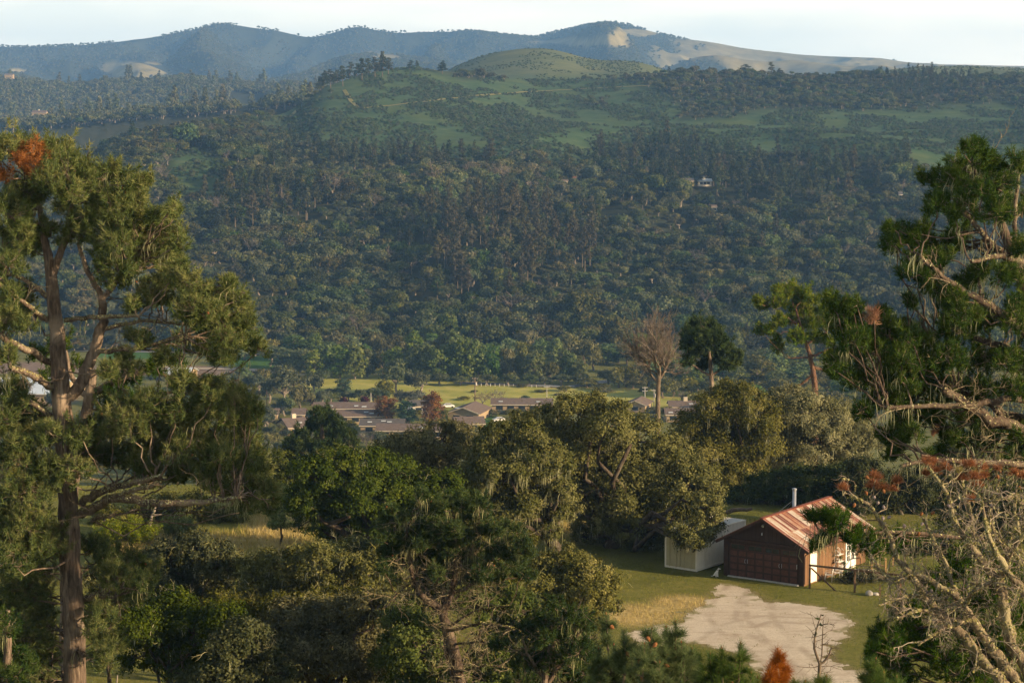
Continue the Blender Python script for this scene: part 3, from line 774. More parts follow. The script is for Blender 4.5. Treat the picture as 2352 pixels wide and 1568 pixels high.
CONE_ME = {}
def cone(p, rng, root, org, s=.06, mat='cone'):
    key = (mat, round(s, 3))
    if key not in CONE_ME:
        mb = MB(); V = []; n = 14; kk = 11
        for i in range(kk + 1):
            t = i / kk; r = math.sin(math.pi * min(1, t * .92 + .06)) ** .8 * (.62 - .25 * t)
            for j in range(n):
                a = 2 * math.pi * (j + .5 * (i % 2)) / n; rr = r * (1 + .16 * ((i + j) % 2))
                V.append((rr * math.cos(a) * s, rr * math.sin(a) * s, (t - .5) * 1.7 * s))
        q = [(i * n + j, i * n + (j + 1) % n, (i + 1) * n + (j + 1) % n, (i + 1) * n + j) for i in range(kk) for j in range(n)]
        mb.add(V, q, tint=.5); CONE_ME[key] = mb.build('~cone', M[mat])
    o = bpy.data.objects.new('pine_cone', CONE_ME[key]); COL.objects.link(o); o.parent = root
    o.location = np.asarray(p) - np.asarray(org); o.rotation_euler = (math.pi + rng.normal() * .5, rng.normal() * .5, rng.uniform(0, 6))
    return o
# ------------------------------------------------------------------ distant tree forms: one unit = metres, base at the origin
def form_oak(seed, h=9, w=11, size=.42, cover=1.5, n=10, trunk=True, mats=('hill', 'bark_pale')):
    rng = np.random.default_rng(seed); cr = MB(); tk = MB(); B = []
    for i in range(n):
        a = rng.uniform(0, 6.28); rr = (w / 2 - 1.7) * math.sqrt(rng.random()); z = h * (.86 - .34 * (rr / (w / 2)) ** 1.5) - rng.uniform(0, .3) * h * .5
        B.append((np.array([rr * math.cos(a), rr * math.sin(a), z - 1.1]), rng.uniform(.14, .23) * w))
    for c, R in B: blob(cr, c, R, rng, size, cover, sub=.85, zs=.8, tint0=.5 + rng.normal() * .12)
    f = np.array([rng.normal() * .5, rng.normal() * .5, h * .28])
    pl = [(curve((0, 0, -1.5), f, rng, 5, 0, .05), np.linspace(.5, .36, 5))]
    for c, R in B: pl.append((curve(f, c, rng, 5, .04, .06), np.linspace(.26, .06, 5)))
    tk.tubes(pl, 5)
    return cr, tk
def form_pine(seed, h=17, w=8, size=.42, cover=1.3):
    rng = np.random.default_rng(seed); cr = MB(); tk = MB(); pl = []
    lean = rng.normal(size=2) * .03 * h
    tp = np.array([[0, 0, -1.5], [lean[0] * .4, lean[1] * .4, h * .45], [lean[0], lean[1], h * .95]])
    pl.append((resample(tp, 6), np.linspace(.38, .07, 6)))
    nb = int(rng.integers(11, 16)); z0 = rng.uniform(.3, .5)
    for i in range(nb):
        t = i / (nb - 1); z = h * (z0 + (1 - z0) * t); a = i * 2.4 + rng.normal() * .5
        ww = w / 2 * (1 - t) ** .55 * rng.uniform(.6, 1.15) * (.55 + .45 * min(1, t * 3 + .3)); ax = lean * z / h
        c = np.array([ax[0] + ww * .62 * math.cos(a), ax[1] + ww * .62 * math.sin(a), z + rng.normal() * .3])
        blob(cr, c, max(.8, w * .17 * (1.15 - .5 * t)), rng, size, cover, sub=.7, zs=.6, tint0=.5 + rng.normal() * .1, tvar=.18)
        pl.append((curve((ax[0], ax[1], z - .8), c, rng, 4, 0, .05), np.linspace(.12, .04, 4)))
    tk.tubes(pl, 5); return cr, tk
def form_riparian(seed, h=12, w=9, size=.38, cover=1.7, slim=False):
    rng = np.random.default_rng(seed); cr = MB(); tk = MB(); n = 13; B = []
    for i in range(n):
        t = (i + .5) / n; z = h * (.16 + .76 * t); a = i * 2.4 + rng.normal() * .4
        prof = math.sin(math.pi * min(1, (t * .8 + .16))) ** .6
        rr = w / 2 * prof * rng.uniform(.35, .75); R = w * rng.uniform(.16, .25)
        B.append((np.array([rr * math.cos(a), rr * math.sin(a), z]), R))
    for c, R in B: blob(cr, c, R, rng, size, cover, sub=.7, zs=.9, tint0=.5 + rng.normal() * .14)
    pl = [(curve((0, 0, -.5), (rng.normal() * .4, rng.normal() * .4, h * .6), rng, 6, 0, .03), np.linspace(.32, .12, 6))]
    for c, R in B[1:]: pl.append((curve((0, 0, max(.8, c[2] - h * .25)), c, rng, 4, .02, .05), np.linspace(.12, .04, 4)))
    tk.tubes(pl, 5); return cr, tk
def form_bare(seed, h=9, w=9, r=.16, lev=4, kids=4, up=.25, thick=1.0):
    rng = np.random.default_rng(seed); cr = MB(); tk = MB(); out = []
    tk.tubes([(curve((0, 0, -.5), (0, 0, h * .4), rng, 5, 0, .03), np.linspace(r * 1.6, r, 5))], 6)
    for i in range(7):
        a = i * .9 + rng.normal() * .3
        twigs(out, (0, 0, h * rng.uniform(.22, .42)), unit(np.array([math.cos(a) * w / h, math.sin(a) * w / h, rng.uniform(.7, 1.3)])), h * .42, r * .5, lev - 1, rng, kids, curl=.35, up=up, shrink=.6)
    for p, q in out: q *= thick; q[:] = np.maximum(q, .03)
    cr.tubes(out, 3, tint=rng.uniform(0, 1, len(out))); return cr, tk
def form_shrub(seed, h=2.2, w=2.8, size=.22, cover=1.3):
    rng = np.random.default_rng(seed); cr = MB(); tk = MB()
    for i in range(5):
        a = rng.uniform(0, 6.28); rr = w * .28 * rng.random(); blob(cr, (rr * math.cos(a), rr * math.sin(a), h * rng.uniform(.25, .55)), w * rng.uniform(.25, .36), rng, size, cover, sub=.4)
    tk.tubes([(curve((0, 0, -.3), (0, 0, h * .4), rng, 4, 0, .05), np.linspace(.1, .05, 4))], 4); return cr, tk

def joined(cr, tk, mats):
    mb = MB(); mb.V = list(cr.V); mb.n = cr.n; mb.Q = list(cr.Q); mb.T = list(cr.T)
    for L, S in ((mb.Q, tk.Q), (mb.T, tk.T)):
        for F, t, m in S: L.append((F + cr.n, t, m + 1))
    mb.V += tk.V; mb.n += tk.n
    return mb.build('~form', [M[mats[0]], M[mats[1]]])

class Form:
    def __init__(s, name, cr, tk, mats, h, w):
        s.crown = cr.build('~crown', M[mats[0]]); s.trunk = tk.build('~trunk', M[mats[1]]); s.name = name; s.h = h; s.w = w
        s.both = joined(cr, tk, mats)
    def place(s, name, label, cat, loc, sx, sz, rz, group):
        r = thing(name, label, cat, loc, rz, group, (sx, sx, sz))
        for n, me in (('crown', s.crown), ('trunk', s.trunk)):
            o = bpy.data.objects.new(n, me); COL.objects.link(o); o.parent = r
        return r

FO = [Form('oak', *form_oak(100 + i, h=8 + i % 3, w=10 + (i * 7) % 4, n=9 + i % 4), (('hill', 'bark_pale')), 8 + i % 3, 10 + (i * 7) % 4) for i in range(6)]
FP = [Form('pine', *form_pine(120 + i, h=15 + 2 * (i % 3), w=7.5 + (i % 2) * 1.5), ('hillpine', 'bark_grey'), 15 + 2 * (i % 3), 7.5) for i in range(5)]
FS = [Form('snag', *form_bare(140 + i, 10, 9, .2, 3, 4, .15, 1.5), ('barepink', 'bark_pale'), 10, 9) for i in range(2)]
FN = [Form('brownpine', *form_pine(130 + i, h=17 + 2 * i, w=9), ('hillbrown', 'bark_grey'), 17 + 2 * i, 9) for i in range(3)]
FB = [Form('shrub', *form_shrub(150 + i), ('brush', 'bark_grey'), 2.2, 2.8) for i in range(4)]
# coarser forms for the woods kilometres away
QO = [joined(*form_oak(170 + i, 9, 11, .85, 1.2, 7), ('far', 'bark_pale')) for i in range(4)]
QP = [joined(*form_pine(180 + i, 17, 8, .85, 1.1), ('far', 'bark_pale')) for i in range(3)]

# ------------------------------------------------------------------ scatter
def scatter_region(d0, d1, step, seed, amax=.262):
    rng = np.random.default_rng(seed); d = d0; A = []; D = []
    while d < d1:
        n = int(2 * amax * d / step); a = (np.arange(n) + rng.random(n)) * step / d - amax
        A.append(a); D.append(d + rng.uniform(-.5, .5, n) * step); d += step
    return np.concatenate(A), np.concatenate(D)

forest_pts = []     # (x,y,z, proto index, scale xy, scale z, rot)
rng = np.random.default_rng(7)
a, d = scatter_region(908, 2030, 7.9, 1)
z = terrain(a, d); x = a * d; c, r = PX(np.stack([x, d, z], -1))
op = open_hill(c, r, x, d)
dens = fbm(x / 55, d / 75, 95)
keep = (op < rng.uniform(.25, .8, len(op))) & (dens > .2)
# bare ridge crest in the middle, trees at the right crest and down the left ridge
keep &= ell(c, r, [(1612, 446, 36, 14), (1643, 500, 13, 10), (2073, 472, 10, 10), (1298, 442, 13, 9)], .1) < .5
crest = (r < 172) & (c > 880) & (c < 1520); keep &= ~crest
pmask = np.clip(ell(c, r, [(1150, 600, 210, 110), (1150, 575, 230, 110), (1750, 390, 320, 75), (1050, 350, 400, 50), (800, 190, 80, 45), (2120, 190, 110, 40), (600, 480, 140, 60)], .8) * .6 + .012, 0, 1)
pn = rng.random(len(a)) < pmask
sn = (rng.random(len(a)) < .04) & ~pn
xs, ys, zs_ = x[keep], d[keep], z[keep]; pn = pn[keep]; sn = sn[keep]; cc_, rr_ = c[keep], r[keep]; op_ = op[keep]
nT = len(xs)
big = fbm(xs / 40, ys / 40, 111)
sc = np.where(pn, rng.uniform(.55, 1.05, nT), (.55 + 1.5 * np.clip(big - .25, 0, .6)) * rng.uniform(.6, 1.35, nT)) * (1 - .35 * (rr_ < 330)) * (1 - .3 * op_)
szz = sc * rng.uniform(.7, 1.15, nT); rot = rng.uniform(0, 6.28, nT)
form_i = np.where(pn, 6 + rng.integers(0, 5, nT), np.where(sn, 11 + rng.integers(0, 2, nT), rng.integers(0, 6, nT)))
ALLF = FO + FP + FS + FB + FN
grove = pn & (rng.random(nT) < np.clip(ell(cc_, rr_, [(1150, 600, 200, 100), (1700, 545, 140, 40), (600, 560, 100, 40)], .7) * .8 + .06, 0, 1))
form_i = np.where(grove, 17 + rng.integers(0, 3, nT), form_i); szz = szz * np.where(grove, 1.2, 1)
# the nearest oaks, pines and bare trees in view become trees of their own
infr = (cc_ > 420) & (cc_ < 2140) & (rr_ > 250)
order = np.argsort(ys + np.where(infr, 0, 1e6))
zone_of = lambda cx, rw: ('foot of the far wood, ' if rw > 730 else 'far lower slope, ' if rw > 640 else 'far middle slope, ') + \
    ('behind the tall left pine' if cx < 640 else 'above the meadow trees' if cx < 1050 else 'below the pine-topped knoll' if cx < 1420 else 'behind the bare tall tree' if cx < 1720 else 'towards the dark right pine')
cnt = {'o': 0, 'p': 0, 's': 0}; single = np.zeros(nT, bool)
for i in order[:4000]:
    if not infr[i]: break
    kd = 'p' if pn[i] else 's' if sn[i] else 'o'
    if cnt[kd] >= (290, 200, 40)[('o', 'p', 's').index(kd)]: continue
    cnt[kd] += 1; single[i] = True
    F = ALLF[form_i[i]]; wz = zone_of(cc_[i], rr_[i])
    nm, lb, ct = {'o': ('oak_tree', 'rounded dark oak on the ' + wz, 'oak'), 'p': ('pine_tree', 'ragged dark pine on the ' + wz, 'pine'), 's': ('bare_tree', 'pale leafless tree on the ' + wz, 'bare tree')}[kd]
    F.place(nm, lb, ct, (xs[i], ys[i], zs_[i] - .3), sc[i], szz[i], rot[i], lb)
rest = ~single
for i in np.where(rest)[0]: forest_pts.append((xs[i], ys[i], zs_[i] - .3, form_i[i], sc[i], szz[i], rot[i]))
print('forest singles', cnt, 'rest', rest.sum())

# brush on the open slopes
brush_pts = []
a, d = scatter_region(1200, 2020, 3.4, 2)
z = terrain(a, d); x = a * d; c, r = PX(np.stack([x, d, z], -1)); op = open_hill(c, r, x, d)
dn = fbm(x / 22, d / 40, 97) + .25 * (fbm(x / 120, d / 120, 98) - .5)
keep = (op > .35) & (dn > .42 + .08 * (r < 215)) & (rng.random(len(a)) < .8)
for i in np.where(keep)[0]:
    s = rng.uniform(.3, .95) * (1.35 if dn[i] > .6 else 1); brush_pts.append((x[i], d[i], z[i] - .1, 13 + rng.integers(0, 4), s, s * rng.uniform(.7, 1.2), rng.uniform(0, 6)))
a, d = scatter_region(2030, 2600, 5, 3)
z = terrain(a, d); x = a * d; c, r = PX(np.stack([x, d, z], -1))
keep = (r < 200) & (c > 960) & (fbm(x / 30, d / 60, 99) > .5) & (rng.random(len(a)) < .5)
for i in np.where(keep)[0]:
    s = rng.uniform(.35, .85); brush_pts.append((x[i], d[i], z[i] - .1, 13 + rng.integers(0, 4), s, s * .8, rng.uniform(0, 6)))

# woods of the farther ridges and mountains
far_pts = []
a, d = scatter_region(1905, 3380, 9.5, 4)
z = terrain(a, d); x = a * d; c, r = PX(np.stack([x, d, z], -1))
keep = (c < 900) & (fbm(x / 90, d / 120, 101) > .3) & (ell(c, r, [(560, 235, 60, 22), (90, 318, 80, 20), (700, 222, 45, 8)], .5) < .5)
for i in np.where(keep)[0]:
    s = rng.uniform(.7, 1.3); far_pts.append((x[i], d[i], z[i] - .5, rng.integers(0, 4) if rng.random() < .97 else 4 + rng.integers(0, 3), s, s * rng.uniform(.9, 1.3), rng.uniform(0, 6)))
a, d = scatter_region(4250, 7060, 13, 5)
z = terrain(a, d); x = a * d; c, r = PX(np.stack([x, d, z], -1)); gf = grass_far(c, r, x, d)
keep = (gf < rng.uniform(.2, .7, len(a))) & (r < 215) & (fbm(x / 130, d / 200, 103) > .27)
for i in np.where(keep)[0]:
    s = rng.uniform(.8, 1.5) * (.75 if c[i] > 1620 else 1); far_pts.append((x[i], d[i], z[i] - .8, rng.integers(0, 4), s * .62, s * rng.uniform(.5, .85), rng.uniform(0, 6)))
print('brush', len(brush_pts), 'far', len(far_pts))

def instancer(name, label, pts, meshes):
    pts = np.array(pts, float); me = bpy.data.meshes.new(name)
    me.vertices.add(len(pts)); me.vertices.foreach_set('co', pts[:, :3].astype(np.float32).ravel())
    at = me.attributes.new('form', 'INT', 'POINT'); at.data.foreach_set('value', pts[:, 3].astype(np.int32))
    at = me.attributes.new('size', 'FLOAT_VECTOR', 'POINT'); at.data.foreach_set('vector', pts[:, [4, 4, 5]].astype(np.float32).ravel())
    at = me.attributes.new('turn', 'FLOAT_VECTOR', 'POINT'); at.data.foreach_set('vector', np.stack([pts[:, 6] * 0, pts[:, 6] * 0, pts[:, 6]], 1).astype(np.float32).ravel())
    col = bpy.data.collections.new(name + ' forms')
    for i, fm in enumerate(meshes):
        po = bpy.data.objects.new('form_%02d' % i, fm); col.objects.link(po)
    ng = bpy.data.node_groups.new(name, 'GeometryNodeTree')
    ng.interface.new_socket('Geometry', in_out='INPUT', socket_type='NodeSocketGeometry'); ng.interface.new_socket('Geometry', in_out='OUTPUT', socket_type='NodeSocketGeometry')
    gi = ng.nodes.new('NodeGroupInput'); go_ = ng.nodes.new('NodeGroupOutput')
    ci = ng.nodes.new('GeometryNodeCollectionInfo'); ci.inputs['Collection'].default_value = col; ci.inputs['Separate Children'].default_value = True; ci.inputs['Reset Children'].default_value = True
    ip_ = ng.nodes.new('GeometryNodeInstanceOnPoints'); ip_.inputs['Pick Instance'].default_value = True
    def na(nm, ty):
        n = ng.nodes.new('GeometryNodeInputNamedAttribute'); n.data_type = ty; n.inputs[0].default_value = nm; return n.outputs[0]
    ng.links.new(gi.outputs[0], ip_.inputs['Points']); ng.links.new(ci.outputs[0], ip_.inputs['Instance'])
    ng.links.new(na('form', 'INT'), ip_.inputs['Instance Index']); ng.links.new(na('size', 'FLOAT_VECTOR'), ip_.inputs['Scale'])
    ng.links.new(na('turn', 'FLOAT_VECTOR'), ip_.inputs['Rotation']); ng.links.new(ip_.outputs[0], go_.inputs[0])
    o = bpy.data.objects.new(name, me); COL.objects.link(o)
    md = o.modifiers.new('scatter', 'NODES'); md.node_group = ng
    return tag(o, label, kind='stuff')
instancer('distant_forest', 'dark oak and pine wood covering the far hillside', forest_pts, [f.both for f in ALLF])
instancer('hillside_brush', 'low brush on the open slopes of the far hill', brush_pts, [f.both for f in ALLF])
instancer('mountain_forest', 'hazy blue woods on the far ridges and mountains', far_pts, QO + QP)
# ------------------------------------------------------------------ the tall pine at the left
pine('tall_pine', 'tall spreading golden green pine with a thick bare trunk filling the left side', 62,
     trunk=[(174, 1600, 27), (168, 1400, 25), (161, 1250, 24), (154, 1130, 23), (147, 1000, 24), (140, 900, 22), (128, 750, 17), (118, 640, 14), (105, 560, 9), (92, 480, 6), (75, 410, 4)],
     stems=[[(155, 912, 14), (180, 889, 14), (217, 806, 13), (233, 756, 12), (237, 689, 9), (230, 675, 7), (200, 622, 6), (180, 560, 4)], [(232, 690, 7), (268, 646, 6), (300, 590, 4)],
            [(118, 640, 9), (142, 570, 8), (163, 490, 5), (172, 420, 3)]],
     limbs=[[(117, 833, 8, 0), (55, 800, 8, -1), (-10, 766, 7, -2)], [(108, 736, 6, 0), (50, 690, 5, -1), (-5, 650, 4, -1.5)], [(108, 682, 6), (67, 646, 5), (0, 622, 4)], [(122, 892, 8, 0), (80, 862, 8, -1.5), (25, 846, 6, -2)],
            [(118, 955, 7), (67, 922, 6)], [(150, 735, 5, 0), (240, 728, 5, -1), (320, 724, 3, -1.5)], [(185, 1180, 12, 0), (258, 1143, 10, -1.2), (353, 1152, 9, -2), (443, 1157, 7, -2.2), (540, 1143, 4, -2)],
            [(188, 1158, 9, 0), (240, 1125, 8, -1), (300, 1110, 7, -1.5), (368, 1093, 4, -2)], [(258, 1140, 5, -1.2), (320, 1120, 5, -2), (370, 1107, 3, -2.4)], [(85, 1180, 9, 0), (33, 1130, 8, -1), (-5, 1083, 6, -1)],
            [(180, 1378, 8), (220, 1365, 7), (262, 1370, 4)], [(210, 1195, 4, 0), (228, 1185, 4, -1), (248, 1182, 2, -1.2)], [(217, 806, 6), (320, 800, 5, -1), (420, 770, 4, -1.5)],
            [(233, 756, 5), (330, 735, 4, 0), (430, 745, 3, .5)], [(150, 985, 9, 0), (230, 960, 7, 1), (330, 905, 5, 1), (400, 900, 3, 1)]],
     pads=[(20, 345, 34), (50, 335, 22), (120, 375, 36), (150, 350, 26), (185, 395, 34), (215, 405, 26), (130, 420, 46), (60, 450, 46), (20, 500, 46), (185, 450, 46), (248, 395, 26), (290, 415, 30), (320, 420, 22), (310, 450, 28), (240, 470, 46),
           (300, 500, 44), (380, 500, 28), (395, 480, 18), (335, 540, 44), (262, 560, 48), (180, 540, 44), (100, 540, 42), (390, 555, 32), (340, 600, 44), (270, 620, 44), (405, 600, 26), (400, 640, 32), (355, 680, 36), (440, 655, 34), (480, 685, 36),
           (515, 660, 30), (545, 690, 24), (545, 740, 34), (500, 755, 44), (440, 720, 42), (556, 790, 32), (515, 820, 38), (460, 800, 30), (320, 700, 26), (50, 560, 40), (20, 610, 36), (40, 680, 34), (10, 730, 34), (60, 745, 24), (10, 830, 30),
           (380, 820, 24), (330, 780, 22), (280, 830, 26), (20, 905, 42), (60, 950, 38), (25, 985, 46), (90, 1010, 40), (30, 1060, 46), (100, 1085, 40), (60, 1130, 50), (250, 850, 24),
           (420, 880, 34), (480, 905, 40), (540, 925, 40), (400, 945, 44), (345, 960, 44), (560, 965, 42), (590, 950, 22), (300, 985, 48), (480, 990, 50), (235, 980, 38), (420, 1020, 50), (330, 1040, 50), (560, 1030, 46), (500, 1060, 50), (262, 1060, 42),
           (590, 1080, 38), (602, 1130, 32), (550, 1130, 36), (480, 1105, 34), (612, 1165, 22), (570, 1170, 26), (330, 1080, 30), (200, 1045, 32), (420, 1085, 34),
           (60, 1215, 56), (110, 1250, 46), (30, 1295, 56), (85, 1335, 46, 1), (35, 1390, 52), (85, 1415, 44, 1), (50, 1470, 58), (95, 1500, 44, 1), (222, 1465, 36, 1.2), (232, 1440, 34), (235, 1400, 34), (270, 1330, 42), (312, 1310, 34), (300, 1368, 34), (250, 1290, 34),
           (212, 1250, 28, 1.5), (30, 1540, 50), (230, 1500, 26), (70, 1560, 46), (330, 1345, 22), (150, 1105, 36, -2), (190, 1010, 28, -2), (20, 1180, 44), (10, 1240, 40)],
     deadpads=[(72, 352, 26, -1.2), (48, 372, 20, -1.4), (98, 362, 18, -1.0), (5, 405, 22, -1.2), (75, 390, 18, -1.3)],
     seed=1, needle='needle', nl=.2, nw=.02, nn=15, dens=1.0, depth=2.4, lichen=.12, cones=34, bare=60, crust=2.0, conesize=.055, zs=.6, fill=2)
pine('leaning_pine', 'smaller pine standing behind the tall left trunk with forked reddish stem', 74,
     trunk=[(150, 1300, 15), (175, 1060, 15), (197, 960, 14), (205, 905, 13), (215, 850, 9)], stems=[[(205, 910, 10), (255, 880, 9), (330, 845, 7), (420, 815, 4)], [(206, 920, 8), (160, 860, 6), (150, 800, 4)]],
     limbs=[[(330, 845, 5), (400, 870, 4), (450, 860, 3)]], pads=[(350, 850, 26), (300, 870, 26), (262, 905, 26), (400, 830, 26), (320, 920, 24), (240, 930, 20), (175, 840, 22), (140, 790, 26), (120, 870, 30), (90, 820, 26)],
     seed=2, needle='needle_dark', nl=.2, nw=.024, nn=13, dens=.9, depth=1.0, cones=0, bare=12, crust=.2)
pine('young_pine_trunk', 'dark slim pine at the very bottom left corner', 58, trunk=[(10, 1620, 12), (14, 1540, 11), (20, 1470, 8), (18, 1400, 5)], stems=[], limbs=[],
     pads=[(5, 1440, 36), (30, 1500, 30), (60, 1530, 30), (15, 1560, 40)], seed=3, needle='needle_dark', cones=0, depth=.8, crust=.2)
bpy.data.objects['young_pine_trunk'].name = 'small_pine'

# ------------------------------------------------------------------ the dark pine at the right
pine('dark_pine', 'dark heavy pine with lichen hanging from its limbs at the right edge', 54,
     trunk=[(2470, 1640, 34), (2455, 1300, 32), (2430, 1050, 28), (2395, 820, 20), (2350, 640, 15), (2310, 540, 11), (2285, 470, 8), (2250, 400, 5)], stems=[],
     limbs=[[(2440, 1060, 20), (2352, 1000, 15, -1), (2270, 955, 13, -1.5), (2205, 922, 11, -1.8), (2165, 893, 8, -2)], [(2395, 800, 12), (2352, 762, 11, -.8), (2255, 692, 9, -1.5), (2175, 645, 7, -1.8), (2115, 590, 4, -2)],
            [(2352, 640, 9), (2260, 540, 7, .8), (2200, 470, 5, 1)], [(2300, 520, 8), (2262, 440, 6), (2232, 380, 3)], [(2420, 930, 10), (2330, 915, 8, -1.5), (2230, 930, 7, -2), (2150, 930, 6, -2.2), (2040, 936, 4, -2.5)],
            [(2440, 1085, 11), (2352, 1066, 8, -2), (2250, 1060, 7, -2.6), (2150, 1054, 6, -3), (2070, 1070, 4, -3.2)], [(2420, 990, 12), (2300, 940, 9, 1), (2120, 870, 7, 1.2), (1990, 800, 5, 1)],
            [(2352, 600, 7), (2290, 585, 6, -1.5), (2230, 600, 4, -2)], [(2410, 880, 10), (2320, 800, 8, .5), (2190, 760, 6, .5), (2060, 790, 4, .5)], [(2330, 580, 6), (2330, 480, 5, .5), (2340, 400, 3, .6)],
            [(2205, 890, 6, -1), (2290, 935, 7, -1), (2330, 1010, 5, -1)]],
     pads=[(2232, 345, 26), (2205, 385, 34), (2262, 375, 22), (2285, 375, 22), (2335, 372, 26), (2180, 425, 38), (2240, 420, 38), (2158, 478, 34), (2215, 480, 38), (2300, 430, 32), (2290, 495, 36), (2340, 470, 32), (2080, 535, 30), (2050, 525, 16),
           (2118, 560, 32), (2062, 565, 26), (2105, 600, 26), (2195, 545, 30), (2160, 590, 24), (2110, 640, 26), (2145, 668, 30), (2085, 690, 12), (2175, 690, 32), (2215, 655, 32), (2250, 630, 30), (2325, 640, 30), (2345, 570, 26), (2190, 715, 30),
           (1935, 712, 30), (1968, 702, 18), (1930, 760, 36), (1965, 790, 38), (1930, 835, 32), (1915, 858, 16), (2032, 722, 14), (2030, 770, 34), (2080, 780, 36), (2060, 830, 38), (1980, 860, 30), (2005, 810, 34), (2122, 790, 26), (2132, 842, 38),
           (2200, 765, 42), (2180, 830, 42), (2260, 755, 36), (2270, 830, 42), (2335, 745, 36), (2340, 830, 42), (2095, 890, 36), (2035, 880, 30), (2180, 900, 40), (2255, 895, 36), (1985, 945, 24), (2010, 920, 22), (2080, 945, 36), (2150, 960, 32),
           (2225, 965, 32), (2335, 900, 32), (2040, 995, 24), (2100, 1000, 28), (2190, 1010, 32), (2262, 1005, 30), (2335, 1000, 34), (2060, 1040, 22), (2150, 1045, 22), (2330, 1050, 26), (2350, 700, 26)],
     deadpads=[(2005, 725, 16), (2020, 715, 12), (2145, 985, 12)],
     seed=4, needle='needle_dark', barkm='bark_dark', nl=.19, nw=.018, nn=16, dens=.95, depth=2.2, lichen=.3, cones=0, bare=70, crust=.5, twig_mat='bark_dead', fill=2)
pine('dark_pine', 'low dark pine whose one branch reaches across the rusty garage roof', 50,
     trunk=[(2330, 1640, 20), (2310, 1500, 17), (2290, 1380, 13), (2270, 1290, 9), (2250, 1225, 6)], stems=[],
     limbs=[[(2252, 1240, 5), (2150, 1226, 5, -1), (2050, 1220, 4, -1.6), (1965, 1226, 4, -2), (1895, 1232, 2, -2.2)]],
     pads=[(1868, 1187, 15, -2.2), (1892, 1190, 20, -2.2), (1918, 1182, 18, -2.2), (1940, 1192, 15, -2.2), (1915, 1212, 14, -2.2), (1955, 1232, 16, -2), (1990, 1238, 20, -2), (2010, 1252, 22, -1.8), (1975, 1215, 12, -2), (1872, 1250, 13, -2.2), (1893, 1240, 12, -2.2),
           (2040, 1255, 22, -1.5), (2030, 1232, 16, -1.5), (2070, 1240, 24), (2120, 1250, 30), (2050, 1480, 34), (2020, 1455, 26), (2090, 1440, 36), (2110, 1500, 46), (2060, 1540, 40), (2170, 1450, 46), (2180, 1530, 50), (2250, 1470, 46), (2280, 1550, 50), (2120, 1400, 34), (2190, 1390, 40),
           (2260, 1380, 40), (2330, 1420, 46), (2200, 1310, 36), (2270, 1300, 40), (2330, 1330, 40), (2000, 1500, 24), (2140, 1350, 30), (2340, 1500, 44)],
     seed=5, needle='needle_dark', barkm='bark_dark', nl=.17, nw=.016, nn=16, dens=1.0, depth=1.2, lichen=.3, cones=0, bare=10, crust=.3, fill=2)

